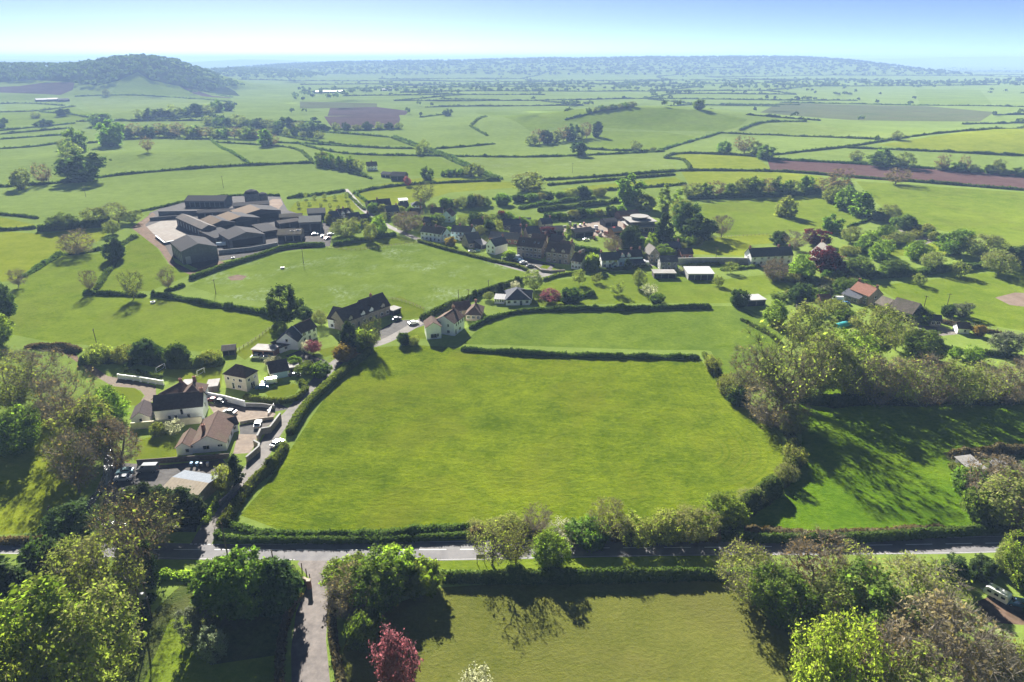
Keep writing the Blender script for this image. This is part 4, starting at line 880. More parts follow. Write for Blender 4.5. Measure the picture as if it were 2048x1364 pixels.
MID = [
 [(0,298),(70,294),(126,286)],[(0,279),(143,269)],[(0,269),(140,257)],[(0,262),(100,252),(150,247)],[(130,295),(128,330),(140,353)],
 [(175,287),(230,282),(294,277),(350,277)],[(355,279),(420,279)],[(430,285),(520,290),(595,296),(625,324)],[(520,262),(600,280),(700,292),(760,297),(840,298)],[(540,285),(640,289),(740,296),(838,298)],
 [(600,288),(660,305),(740,311),(871,312),(930,314)],[(930,313),(1050,315),(1150,312),(1330,303)],[(783,276),(840,297),(875,308),(930,334),(995,361)],[(789,273),(846,294),(884,306),(940,332),(1004,359)],
 [(870,298),(930,294),(990,288)],[(1315,303),(1380,283),(1439,266)],[(1439,266),(1600,272),(1786,281)],[(1479,261),(1519,244),(1610,244)],[(1548,310),(1620,302),(1691,295),(1770,282),(1848,270),(1921,263)],
 [(1691,296),(1860,303),(2048,312),(2250,322)],[(1921,263),(1985,259),(2048,254)],[(1130,240),(1200,222),(1265,213)],[(940,252),(975,272)],[(944,250),(972,234)],[(600,262),(700,268),(780,275)],
 [(0,225),(75,223),(150,213)],[(80,224),(130,228),(180,236)],[(150,193),(300,191),(400,197),(466,205)],[(375,170),(420,182),(465,195)],[(0,208),(60,206),(130,212)],[(180,243),(300,242),(420,232)],[(360,262),(440,256),(560,250),(640,262)],
 [(840,235),(900,228)],[(1130,222),(1200,214)],[(640,258),(720,262),(800,258)],[(1140,296),(1230,302),(1300,302)],[(850,215),(980,212)],[(880,198),(1000,200)],[(1370,210),(1560,213)],[(1560,205),(1700,208),(1840,211)],[(1840,211),(1960,212),(2048,214)],[(1440,209),(1600,210)],
]
for pix in MID:
    hedge(pix, 3.0, 2.2, 'hedge_dark', 'thin dark hedge dividing the distant fields', False, 0.3, 'hedges between the distant fields', dens=0.8)
# hedges of the far patchwork: the nearest 200 as hedges of their own, the rest one mass
def on_hill(x, y): return (1650 < y < 2700 and x < -500)
cand = []
for a, b, q in FARHEDGE:
    m = (a+b)/2
    if q > 0.62 or abs(m.x) > 0.82*m.y+40 or m.y > 6500 or on_hill(m.x, m.y): continue
    if inside_any((m.x, m.y)) or inside_any((a.x, a.y)) or inside_any((b.x, b.y)): continue
    cand.append((m.y, a, b))
cand.sort(key=lambda t: t[0])
rest = []
def far_line(a, b):
    n = 6; d = b-a; nn = Vector((-d.y, d.x, 0))*0.03
    return [a.lerp(b, i/n)+nn*math.sin(i*1.7)*prng.uniform(0.2, 1) for i in range(n+1)]
for i, (yy, a, b) in enumerate(cand):
    pts = far_line(a, b)
    if i < 170: hedge(None, 4.0, 2.6, 'far_leaf', 'hazy hedge line on the far plain', False, 0.5, 'hedges on the far plain', world=pts, dens=0.7)
    else: rest.append(pts)
print('far hedges', len(cand))
Vs, Qs, Ts, nv = [], [], [], 0
for pts in rest:
    me = hedge_mesh(pts, 5.0, 3.4, 2.6, 'far_leaf', hrng, False, 0.6, 0.5)
    v = np.empty(len(me.vertices)*3, np.float32); me.vertices.foreach_get('co', v); q = np.empty(len(me.loops), np.int32); me.loops.foreach_get('vertex_index', q)
    Vs.append(v.reshape(-1, 3)); Qs.append(q.reshape(-1, 4)+nv); nv += len(me.vertices); bpy.data.meshes.remove(me)
if Vs:
    V = np.concatenate(Vs); Q = np.concatenate(Qs)
    tag(link('hedge', quads_mesh('hedge', V, Q, [MATS['far_leaf']], hrng.uniform(0, 1, len(Q)))), 'many thin hedge lines fading into the hazy plain', 'hedges', None, 'stuff')
T = [
 # foreground, along the drive and the road
 ('roadside',984,1130,1046,88,'left tree of the wispy roadside pair in front of the road'),
 ('roadside',1034,1132,1052,64,'right smaller tree of the wispy roadside pair'),
 ('fresh',1100,1130,1062,68,'small yellow green roadside tree right of the wispy pair'),
 ('pink',793,1392,1266,84,'pink blossom tree at the bottom of the picture'),
 ('white',952,1395,1338,62,'pale flowering bush cut off by the bottom edge'),
 ('fresh',700,1185,1110,90,'bright leafy shrub on the right of the drive mouth'),
 ('twiggy',700,1230,1140,90,'brown and green bush below the bright drive shrub'),
 ('freshshrub',790,1170,1105,90,'bright leafy bush at the left end of the tall hedge'),
 ('green',760,1215,1120,110,'dark green bush shading the foreground field corner'),
 ('freshshrub',845,1178,1130,80,'yellow green bush before the tall hedge'),
 ('shrub',735,1290,1225,70,'dark shrub in the shade right of the drive'),
 ('laurel',448,1226,1116,92,'left clipped round laurel by the road'),
 ('laurel',500,1226,1104,104,'middle clipped round laurel by the road'),
 ('darklaurel',556,1220,1122,88,'right shaded round laurel by the road'),
 ('grey',392,1275,1215,62,'grey leafless round shrub in the rough grass'),
 ('grey',430,1322,1246,58,'pale twiggy shrub in front of the grey round shrub'),
 ('olive',175,1210,1062,120,'yellowish leafing tree at the lower left'),
 ('spring',225,1240,1046,150,'tall olive green tree behind the big foreground willow'),
 ('fresh',130,1364,1140,200,'big pale green rounded tree at the lower left'),
 ('olive',215,1400,1180,170,'olive green tree right of the big pale tree'),
 ('willow',78,1460,1248,150,'yellow green leafy tree at the bottom left corner'),
 ('conifer',30,1265,1095,120,'green conifer at the left edge of the foreground'),
 ('darkshrub',100,1190,1092,100,'dark shrub between conifer and road'),
 ('twiggy',20,1330,1190,110,'reddish brown bush at the left edge'),
 ('ivybare',268,1165,960,80,'left ivy clad bare tree by the road'),
 ('ivybare',308,1168,985,110,'right ivy clad bare tree by the road'),
 ('barepale',285,1120,985,150,'wide bare tree beyond the road on the left'),
 ('dark',152,1075,1000,90,'dark evergreen bush beside the road at the left'),
 ('column',276,1046,968,44,'first dark conifer from the left in the conifer row'),
 ('column',306,1046,962,46,'second dark conifer from the left in the conifer row'),
 ('column',336,1046,966,46,'third dark conifer from the left in the conifer row'),
 ('column',366,1046,972,46,'fourth dark conifer in the row before the tan shed'),
 ('column',392,1046,990,40,'rightmost dark conifer in the row before the tan shed'),
 ('column',473,970,908,28,'dark columnar conifer beside the side lane'),
 ('scrub',452,985,930,40,'brown bush left of the columnar conifer'),
 # stream side
 ('spring',30,825,690,120,'pale leafing tree at the left edge by the stream'),
 ('bare',85,800,690,110,'grey bare tree behind the stream trees'),
 ('bare',150,880,738,100,'bare brown tree above the stream'),
 ('twiggy',115,845,775,90,'dense brown bush below the bare brown tree'),
 ('olive',186,925,800,120,'large olive tree leaning over the stream'),
 ('twiggy',235,930,830,100,'dark twiggy tree beside the lawn of the gabled bungalow'),
 ('bare',160,985,850,100,'bare stream tree nearest the sunlit meadow'),
 ('fresh',222,840,770,70,'small leafing tree right of the bare brown tree'),
 ('green',40,900,810,100,'dark green tree in shade by the sunlit meadow'),
 ('white',350,868,840,32,'pale flowering shrub by the cream garden wall'),
 ('scrub',318,868,846,34,'small bush beside the cream garden wall'),
 ('dark',297,722,675,60,'dark rounded tree above the back garden lawn'),
 ('scrub',250,722,690,50,'scrubby bush left of the dark rounded tree'),
 ('darkshrub',360,728,692,44,'dark bush in the thicket behind the goal frames'),
 ('scrub',425,728,700,40,'bush at the right end of the thicket'),
 ('scrub',205,724,688,50,'bush at the left end of the thicket'),
 ('dark',2,640,565,60,'dark tree at the left edge of the green meadow'),
 ('fresh',-5,690,610,60,'leafy tree at the left edge below the dark tree'),
 ('bare',38,575,535,34,'thin bare tree at the left corner of the green meadow'),
 ('bare',182,585,538,30,'small bare tree above the hedge stub'),
 ('barepale',268,598,540,46,'lone bare tree shaped like a vase in the green meadow'),
 ('bare',338,580,533,36,'small bare tree near the big dark barn'),
 ('twiggy',155,508,460,62,'wide bare rounded tree west of the farm'),
 ('dark',236,518,473,44,'dense round shrub west of the farm'),
 ('olive',226,468,441,34,'rounded olive bush beside the farm track'),
 ('olive',195,450,412,50,'pale bushy tree above the dark copse hedge'),
 ('spring',238,446,402,52,'wispy tree at the top of the farm track'),
 ('green',130,458,428,60,'dark green tree in the copse hedge left of the farm'),
 ('olive',265,446,420,40,'grey green bush beside the farm track bend'),
 # the middle houses
 ('pine',570,662,570,72,'tall dense dark tree above the terraced cottages'),
 ('dark',612,640,612,36,'dark bush behind the grey roofed cottage'),
 ('fresh',562,680,640,36,'young leafy tree by the paddock fence'),
 ('barepale',746,702,636,46,'leafing tree with a bare stem beside the lane bend'),
 ('conifer',700,702,644,40,'dark conical conifer in front of the stone fronted houses'),
 ('olive',642,650,620,34,'rounded olive bush left of the stone fronted houses'),
 ('freshshrub',725,700,662,50,'leafy bush beside the lane bend'),
 ('gold',690,722,690,46,'golden green bush above the lane'),
 ('pink',628,706,680,30,'pink blossom shrub by the terraced cottage'),
 ('white',612,704,680,24,'pale blossom shrub left of the pink one'),
 ('fresh',615,748,722,40,'green bush beside the car port'),
 ('shrub',640,752,728,40,'dark green bush above the clipped lane hedge'),
 ('shrub',590,735,715,30,'garden bush behind the blue fronted garage'),
 ('white',545,728,712,30,'pale bush in front of the flat roofed garage'),
 ('darkshrub',810,688,668,26,'dark flowering bush by the lane'),
 ('scrub',830,690,672,22,'pale bush at the white house gate'),
 ('olive',978,600,583,22,'small rounded tree behind the hipped bungalow'),
 ('conifer',1000,592,566,22,'blue green conifer beside the grey bungalow'),
 ('olive',1068,580,540,40,'grey leafy tree at the village corner'),
 ('white',1030,578,562,22,'white blossom bush behind the grey bungalow'),
 ('pink',1098,605,577,40,'pink flowering shrub above the lush field'),
 ('darkshrub',1140,605,580,40,'dark bush right of the pink shrub'),
 # orchard
 ('orchard',1158,570,540,26,'leaning orchard tree nearest the street hedge'),
 ('orchard',1194,566,546,22,'small orchard tree with a bent trunk'),
 ('olive',1277,576,538,30,'tall orchard tree in the middle of the paddock'),
 ('orchard',1236,590,564,28,'leaning orchard tree with a round head'),
 ('white',1300,592,568,28,'white blossoming tree in the orchard paddock'),
 ('shrub',1312,605,588,28,'dark bush below the blossoming orchard tree'),
 ('white',1362,548,534,14,'tiny blossom tree by the low grey shed'),
 ('orchard',1437,572,552,24,'orchard tree right of the white roofed shed'),
 ('orchard',1460,546,525,28,'small bare tree near the white farmhouse'),
 ('twiggy',1548,562,512,52,'wide bare bush before the white farmhouse'),
 ('fresh',1600,560,508,46,'leafy tree left of the copper beech'),
 ('copper',1648,548,494,60,'copper beech before the big stone house'),
 ('copper',1630,490,460,48,'dark purple tree behind the big stone house'),
 ('bare',1590,500,462,44,'thin pinkish bare tree behind the white farmhouse'),
 ('dark',1562,488,462,40,'dark round bush behind the white farmhouse'),
 # gardens east
 ('midfresh',1572,432,392,36,'round double tree standing alone in the sunlit field'),
 ('bare',1442,475,430,44,'lone bare tree by the grey wall field'),
 ('midround',1664,466,430,34,'dark round tree at the corner of the sunlit field'),
 ('midround',1690,420,374,36,'left dark oak of the pair below the red field'),
 ('midround',1720,432,386,44,'right dark oak of the pair below the red field'),
 ('midspring',1660,405,370,34,'pale leafing tree left of the dark oaks'),
 ('olive',1700,486,450,46,'garden tree right of the purple tree'),
 ('fresh',1738,502,460,46,'rounded pale green garden tree'),
 ('fresh',1760,520,476,40,'bright garden tree below the rounded pale one'),
 ('olive',1780,440,408,44,'olive tree at the head of the stream scrub'),
 ('dark',1815,462,430,40,'dark bush along the stream scrub'),
 ('green',1770,478,448,36,'green bush in the eastern garden'),
 ('olive',1800,490,462,44,'rounded olive bush in the eastern garden'),
 ('fresh',1835,520,480,48,'tall leafy tree in the eastern garden'),
 ('green',1905,508,455,62,'large rounded green tree right of the garden grass'),
 ('olive',1965,520,465,80,'broad domed tree on the right above the shrub belt'),
 ('olive',1995,548,500,70,'lower domed tree on the right above the shrub belt'),
 ('dark',2035,530,490,60,'dark tree at the right edge above the shrub belt'),
 ('olive',1860,540,500,50,'pale bush in the broad shrub belt'),
 ('green',1720,552,515,50,'green bush beside the big stone house'),
 ('green',1785,548,518,50,'green bush in the middle of the broad shrub belt'),
 ('orchard',1916,552,524,38,'umbrella shaped tree in the right paddock'),
 ('orchard',1835,570,545,28,'small grey tree in the right paddock'),
 ('grey',1922,632,604,40,'silvery round bush in the right paddock'),
 ('darkshrub',1895,632,610,24,'dark bush beside the silvery round bush'),
 ('orchard',2025,545,528,24,'small tree at the right edge of the paddock'),
 # right houses
 ('darkshrub',1478,612,582,36,'dark bush left of the small flat roofed stable'),
 ('fresh',1548,648,600,48,'bright round tree in front of the flat roofed stable'),
 ('dark',1600,610,565,44,'dark tree behind the flat roofed stable'),
 ('olive',1610,690,600,90,'large olive tree left of the red roofed cottage'),
 ('grey',1648,600,570,34,'spiky grey shrub near the red roofed cottage'),
 ('green',1690,585,556,50,'dark green bush above the red roofed cottage'),
 ('olive',1735,720,605,90,'tall leafy tree before the roofless barn'),
 ('spring',1790,700,620,60,'pale trunked tree before the roofless barn'),
 ('green',1840,720,660,80,'dark bush right of the roofless barn'),
 ('gold',1958,672,650,22,'small golden bush by the white shed'),
 ('grey',2010,706,660,60,'silvery willow at the right edge'),
 ('fresh',1908,714,692,26,'small bright bush below the white shed'),
 ('fresh',1945,722,692,36,'second bright bush below the white shed'),
 ('shrub',1830,640,615,60,'green bush behind the pale paved yard'),
 # the tree belt on the right
 ('barepale',1560,830,640,150,'tallest wispy tree at the left end of the tree belt'),
 ('bare',1500,800,690,90,'leftmost bare tree of the tree belt'),
 ('twiggy',1545,850,760,110,'brown bush below the tallest wispy tree'),
 ('olive',1640,790,660,110,'olive tree in the left half of the tree belt'),
 ('fresh',1690,760,655,110,'fresh green tree behind the tree belt'),
 ('spring',1700,800,690,90,'wispy tree in the middle of the tree belt'),
 ('twiggy',1750,806,705,90,'brown twiggy tree in the middle of the tree belt'),
 ('spring',1800,808,706,90,'leafing tree right of the brown twiggy one'),
 ('twiggy',1850,808,705,90,'pale brown tree in the right half of the tree belt'),
 ('olive',1900,808,715,90,'olive tree in the right half of the tree belt'),
 ('spring',1955,808,712,90,'domed tree near the right end of the tree belt'),
 ('twiggy',2010,806,716,80,'brown tree at the right end of the tree belt'),
 ('bare',2050,806,710,80,'bare tree at the right edge of the tree belt'),
 ('bare',1590,806,700,90,'bare tree behind the corner of the main field'),
 ('spring',1475,800,735,60,'small wispy tree over the upper right main field hedge'),
 ('olive',1580,870,810,60,'bush at the corner where the main field hedge meets the belt'),
 ('scrub',1424,742,712,34,'rough bush in the upper right main field hedge'),
 ('scrub',1450,785,748,38,'brown bush halfway along the upper right main field hedge'),
 ('darkshrub',1478,808,776,40,'dark bush in the upper right main field hedge'),
 ('scrub',1585,925,892,44,'rough bush on the right end hedge of the main field'),
 ('olive',1572,965,930,44,'pale bush at the lower bend of the right end hedge'),
 # hedgerow south of the main field
 ('scrub',1010,1068,1042,80,'grey bush at the left end of the bushy hedgerow'),
 ('bare',1075,1066,1017,60,'slender bare tree in the bushy hedgerow'),
 ('white',1135,1078,1052,70,'white blossom bush in the bushy hedgerow'),
 ('shrub',1180,1082,1047,80,'green bush right of the white blossom'),
 ('spring',1215,1070,997,80,'wispy tree rising from the bushy hedgerow'),
 ('scrub',1270,1080,1042,80,'brownish bush in the middle of the bushy hedgerow'),
 ('scrub',1330,1080,1032,80,'twiggy bush near a gap of the bushy hedgerow'),
 ('olive',1390,1078,1022,90,'large round bush at the right end of the bushy hedgerow'),
 ('fresh',1445,1050,987,80,'leafy bush with pale blossom at the main field corner'),
 ('olive',1500,1010,982,60,'small bush before the bend of the thick hedge'),
 ('scrub',950,1064,1062,60,'pale bush where the ragged hedge ends'),
 # right foreground
 ('spring',1495,1195,1086,120,'pale green willowy shrub at the right end of the tall hedge'),
 ('twiggy',1610,1210,1064,130,'dense brown twiggy tree beside the road'),
 ('green',1560,1240,1130,120,'green leafy tree shading the foreground field'),
 ('spring',1690,1225,1098,130,'olive tree right of the dense brown tree'),
 ('spring',1800,1250,1098,180,'tall pale green tree with visible branches'),
 ('green',1740,1290,1150,160,'green tree in the middle of the right foreground'),
 ('olive',1660,1260,1130,110,'olive tree behind the yellow willow'),
 ('willow',1655,1430,1214,150,'bright yellow green willow in the right foreground'),
 ('twiggy',1850,1380,1170,200,'large brown twiggy tree in the right foreground'),
 ('twiggy',1760,1440,1235,180,'brown twiggy tree right of the yellow willow'),
 ('bare',1900,1460,1250,170,'bare brown tree near the bottom right'),
 ('twiggy',1955,1440,1255,140,'brown tree below the caravan'),
 ('willow',2030,1470,1290,140,'yellow green bush in the bottom right corner'),
 ('olive',1810,1500,1300,170,'olive bush at the bottom edge of the right foreground'),
 ('olive',1862,1255,1150,110,'green brown tree left of the caravan'),
 ('dark',1905,1172,1112,60,'dark ivy bush above the caravan'),
 ('dark',1962,1160,1108,50,'second dark ivy bush above the caravan'),
 ('olive',2000,1146,1072,44,'small pale leaved sapling by the right roadside'),
 ('fresh',2040,1170,1060,80,'bright tree at the right edge by the road'),
 ('darkshrub',2075,1230,1165,60,'bush right of the caravan'),
 ('twiggy',1985,1010,905,130,'brown thicket behind the ruined shed'),
 ('olive',2010,1050,940,140,'yellowish leafy tree beside the ruined shed'),
 ('shrub',1965,1045,985,70,'green bush in front of the ruined shed'),
 ('twiggy',2040,1070,970,80,'dark tangled bush at the right edge'),
 ('shrub',1930,985,935,60,'low green bush at the edge of the scrub'),
 # village trees
 ('olive',692,472,438,64,'wide orange tinted tree beside the farmhouse forecourt'),
 ('olive',742,484,446,30,'round bush rising over the tall clipped hedge'),
 ('fresh',760,470,430,32,'leafy tree at the village street bend'),
 ('twiggy',815,462,420,58,'wide grey bare tree behind the village street'),
 ('fresh',876,448,426,30,'bright bush behind the white terrace'),
 ('barepale',848,412,365,50,'tall wispy tree in the field above the village'),
 ('midspring',1058,382,344,60,'large leafy tree above the village orchards'),
 ('midround',1262,412,352,50,'tall poplar like tree behind the tile depot'),
 ('midfresh',1290,420,390,44,'rounded yellow green tree behind the red roofed hall'),
 ('poplar',1330,430,368,26,'left poplar behind the flat roofed pavilion'),
 ('poplar',1352,430,376,24,'right poplar behind the flat roofed pavilion'),
 ('dark',1370,470,405,60,'large dark evergreen right of the pavilion'),
 ('middark',1395,480,430,60,'dark spreading tree right of the pavilion'),
 ('conifer',1325,492,425,36,'dark conifer in front of the pavilion'),
 ('dark',1255,500,450,48,'dark evergreen left of the pavilion'),
 ('olive',1360,455,398,50,'yellow green tree behind the dark evergreens'),
 ('fresh',1300,505,465,26,'pale tree below the pavilion'),
 ('fresh',1330,515,488,36,'bright bush behind the cottages'),
 ('twiggy',1226,505,470,40,'brown bare tree behind the blue cottages'),
 ('freshshrub',1184,540,510,30,'bright bush between the white house and blue cottages'),
 ('conifer',1254,540,517,16,'small dark conifer before the blue cottages'),
 ('poplar',1136,482,450,16,'pale slender tree behind the stone terrace'),
 ('copper',1095,475,455,32,'purple shrub behind the stone terrace'),
 ('copper',1002,442,420,14,'narrow purple shrub in the village gardens'),
 ('gold',902,492,474,20,'golden round shrub in the terrace garden'),
 ('freshshrub',1018,520,503,24,'bright round bush beside the white gabled house'),
 ('midround',855,360,333,24,'dark round tree by the roadside farmstead'),
 ('pink',815,372,353,15,'small pink tree by the roadside farmstead'),
 # mid distance, west
 ('midspring',42,378,338,38,'round wispy tree at the left end of the long dark hedge'),
 ('midbare',90,368,325,36,'spreading bare tree on the long dark hedge'),
 ('middark',168,362,303,72,'large dark round tree on the long dark hedge'),
 ('midspring',148,322,282,36,'pale tree above the large dark round tree'),
 ('midround',158,305,255,34,'rounded tree at the top of the bushy tree line'),
 ('midspring',145,340,305,30,'pale bush left of the large dark round tree'),
 ('midround',224,292,240,44,'tall tree throwing a shadow on the rounded pasture'),
 ('midbare',296,304,273,22,'lone bare tree in the rounded pasture'),
 ('midround',205,252,228,40,'rounded tree above the rounded pasture'),
 ('middark',125,232,218,24,'dark oak below the far farm'),
 ('middark',92,252,238,26,'pair like dark oak in the far left field'),
 ('midspring',72,236,224,18,'small round tree in the far left field'),
 ('middark',0,256,235,26,'dark tree at the left edge in the far fields'),
 ('midspring',213,192,178,14,'single tree on the curved hillside pasture'),
 ('midround',532,292,260,28,'round tree beyond the wedge pasture'),
 ('midbare',548,292,268,22,'bare tree beside the round tree beyond the wedge pasture'),
 ('middark',895,232,218,18,'single dark tree on the central plain'),
 ('midspring',849,304,278,20,'tree on the hedged track left of centre'),
 ('midspring',838,310,290,16,'small tree below the hedged track'),
 ('middark',1160,312,286,28,'round tree on the long central hedge'),
 ('midspring',1272,302,281,20,'bare round tree on the long central hedge'),
 ('midspring',1305,303,294,14,'dark bush on the long central hedge'),
 ('midround',1450,305,282,28,'left oak of the group above the yellow green field'),
 ('midbare',1488,306,272,40,'tall bare oak of the group above the yellow green field'),
 ('midround',1530,318,290,34,'right oak of the group above the yellow green field'),
 ('midspring',1512,308,282,30,'leafing oak of the group above the yellow green field'),
 ('midround',1398,218,200,26,'dark tree beyond the rounded hill'),
 ('midbare',1790,368,335,50,'wide bare tree over the red ploughed field'),
 ('midbare',1675,380,338,50,'bushy bare tree at the left end of the red field'),
 ('midspring',1712,322,300,26,'round tree on the pale strip pasture'),
 ('midround',1760,332,298,44,'dense trees above the red field'),
 ('midspring',1805,335,304,36,'leafing tree above the red field'),
 ('midbare',1885,340,308,26,'bare tree above the right part of the red field'),
 ('midbare',1928,342,310,22,'slender bare tree above the right part of the red field'),
 ('midspring',1992,346,318,26,'round bare tree above the right end of the red field'),
 ('midspring',1793,280,261,20,'tree on the hedge below the rolling field'),
 ('midround',1753,281,270,10,'tiny dark tree on the hedge below the rolling field'),
 ('midround',1610,244,236,8,'tiny tree at the end of the far hedge'),
]
for kind, u, vb, vt, w, lb in T:
    bush = kind in ('shrub','scrub','freshshrub','darkshrub','laurel','darklaurel','grey','white','gold','twiggy') and 'tree' not in lb
    nm = 'shrub' if bush else ('conifer_tree' if kind in ('conifer','column') else 'tree')
    tree(kind, u, vb, vt, w, lb, nm, 'shrub' if bush else ('conifer' if kind in ('conifer','column') else 'tree'))
def row(kinds, pts, hpx, wpx, label, group, jit=3, name='tree', cat='tree', hv=0.25):
    for i, (u, v) in enumerate(pts):
        s = random.uniform(1-hv, 1+hv)
        tree(kinds[i % len(kinds)], u+random.uniform(-jit, jit), v, v-hpx*s, wpx*random.uniform(0.8, 1.2), label, name, cat, group)
def line(a, b, n): return [(a[0]+(b[0]-a[0])*i/(n-1), a[1]+(b[1]-a[1])*i/(n-1)) for i in range(n)]
row(['midspring','midround','midbare','midround'], line((1385,394),(1635,386),11), 30, 34, 'tree in the hedgerow line above the sunlit double tree field', 'line of hedgerow trees above the sunlit field')
row(['midspring','midbare','middark'], line((1062,290),(1192,274),9), 26, 28, 'tree of the small copse in the central pastures', 'trees of the central copse')
row(['midround','midspring'], line((640,330),(716,344),8), 24, 22, 'tree in the row beside the roadside farmstead', 'row of trees by the roadside farmstead')
row(['midround'], line((885,352),(925,352),5), 14, 12, 'small dark tree in the short row left of the leafy clump', 'short row of dark trees')
row(['midspring'], line((932,353),(958,352),3), 24, 22, 'tree of the leafy clump beside the track', 'leafy clump beside the track')
row(['midspring','midround','midbare'], line((240,276),(350,272),8)+line((360,274),(520,278),10), 24, 28, 'tree in the long tree line above the rounded pasture', 'tree line above the rounded pasture')
row(['midspring','midround','middark'], line((280,238),(460,222),9)+line((420,250),(640,262),12), 20, 26, 'hazy hedgerow tree below the wooded hill', 'hedgerow trees below the wooded hill')
row(['midspring','midround'], line((132,300),(140,345),4), 24, 22, 'bush in the bushy tree line on the left', 'bushy tree line on the left')
row(['midround','midspring'], line((1180,225),(1265,214),8), 10, 16, 'small tree along the track up the rounded hill', 'trees along the rounded hill track')
row(['midspring','middark'], line((540,268),(640,276),7)+line((650,262),(800,258),8), 14, 18, 'tree round the reddish ploughed plot', 'trees round the ploughed plots')
row(['midspring','midround'], line((1880,340),(2040,352),6), 16, 22, 'bush in the hedge above the red field', 'bushes above the red field')
row(['shrub','olive','darkshrub','scrub','fresh'], line((900,418),(1000,410),6)+line((930,452),(1010,440),5)+line((960,472),(1040,455),5), 20, 26, 'shrub in the leafy gardens behind the village', 'shrubs in the village gardens', 8, 'shrub', 'shrub')
row(['darkshrub','shrub','scrub'], line((1040,404),(1200,392),9)+line((1100,440),(1240,432),8), 17, 26, 'dark shrub in the plantation behind the depot', 'shrubs in the plantation behind the depot', 8, 'shrub', 'shrub')
row(['scrub','olive'], line((655,440),(735,455),5)+line((775,440),(830,455),4)+line((840,420),(930,415),5), 15, 22, 'garden shrub among the houses by the street', 'garden shrubs by the village street', 6, 'shrub', 'shrub')
row(['olive','shrub','fresh'], line((1280,520),(1350,512),4)+line((1660,560),(1720,575),4)+line((1560,600),(1640,590),5), 20, 28, 'shrub among the eastern cottages', 'shrubs among the eastern cottages', 6, 'shrub', 'shrub')
row(['orchard'], line((610,398),(690,400),5)+line((600,415),(700,420),6), 12, 9, 'young bare tree in the small orchard', 'young orchard trees', 3)
row(['shrub','scrub'], line((1760,440),(1870,480),8), 14, 22, 'bush in the scrub by the pale stream bed', 'bushes by the pale stream bed', 5, 'shrub', 'shrub')

row(['shrub','scrub','olive','fresh','scrub'], line((640,450),(700,432),5)+line((705,460),(760,445),5)+line((745,425),(835,432),7)+line((820,445),(880,452),5)+line((845,468),(900,470),4), 15, 22, 'garden bush in the western part of the village', 'garden bushes in the western village', 8, 'shrub', 'shrub')
row(['fresh','scrub','olive','scrub'], line((940,470),(1040,472),7)+line((1040,500),(1140,498),7)+line((960,458),(1090,452),9)+line((1100,512),(1140,515),3), 13, 20, 'garden bush among the village terraces', 'garden bushes among the terraces', 7, 'shrub', 'shrub')
row(['fresh','scrub','olive','shrub'], line((1185,530),(1330,510),9)+line((1230,495),(1400,490),9)+line((1360,500),(1395,470),4), 16, 24, 'dark bush around the cottages east of the village', 'bushes round the eastern village cottages', 8, 'shrub', 'shrub')
row(['shrub','olive','scrub','scrub'], line((1640,600),(1700,650),6)+line((1750,660),(1850,680),7)+line((1560,560),(1660,575),6)+line((1700,510),(1850,470),9), 20, 32, 'bush in the eastern gardens and scrub', 'bushes in the eastern gardens', 10, 'shrub', 'shrub')
# trees scattered along hedges of the plain
far = []
for a, b, q in FARHEDGE:
    m = (a+b)/2
    if abs(m.x) > 0.8*m.y+40 or m.y > 7500 or on_hill(m.x, m.y): continue
    for _ in range(int(prng.integers(0, 4)) if q < 0.8 else 0):
        p = a.lerp(b, prng.random()); far.append((p.y, p.x+prng.uniform(-6, 6), p.y+prng.uniform(-6, 6)))
    if prng.random() < 0.10:                 # a spinney
        c = a.lerp(b, prng.random())
        for _ in range(int(prng.integers(6, 16))): far.append((c.y, c.x+prng.normal(0, 0.016*c.y), c.y+prng.normal(0, 14)))
far = [t for t in far if not inside_any((t[1], t[2])) and not on_hill(t[1], t[2])]
far.sort()
print('far trees', len(far))
def blob(kind, n, ls):
    s = Spec(**SPECIES[kind].__dict__); s.n = 26; s.leaves = n; s.ls = ls; s.twigs = 0; return grow(s, 900+n)
FARK = [blob('midround', 22, 0.9), blob('midspring', 18, 0.8), blob('middark', 22, 0.9), blob('midbare', 10, 0.8)]
FARM = []
for tr, cr, H0, W0 in FARK:
    me = cr.copy(); me.materials.clear()
    for nm in ('far_leaf', 'bark', 'leaf_dark'): me.materials.append(MATS[nm])
    FARM.append((me, H0, W0))
NF = max(0, 296-sum(1 for o in COL.objects if o.name.split('.')[0] == 'tree'))
for i, (yy, x, y) in enumerate(far[:NF]):
    me, H0, W0 = FARM[int(prng.integers(0, len(FARM)))]; hh = prng.uniform(7, 14)
    o = link('tree', me); o.location = ground_at(x, y); o.scale = (hh*prng.uniform(0.8, 1.25)/W0,)*2+(hh/H0,); o.rotation_euler = (0, 0, prng.uniform(0, 6.28))
    tag(o, 'small hazy tree among the hedges of the far plain', 'tree', 'trees on the far plain')
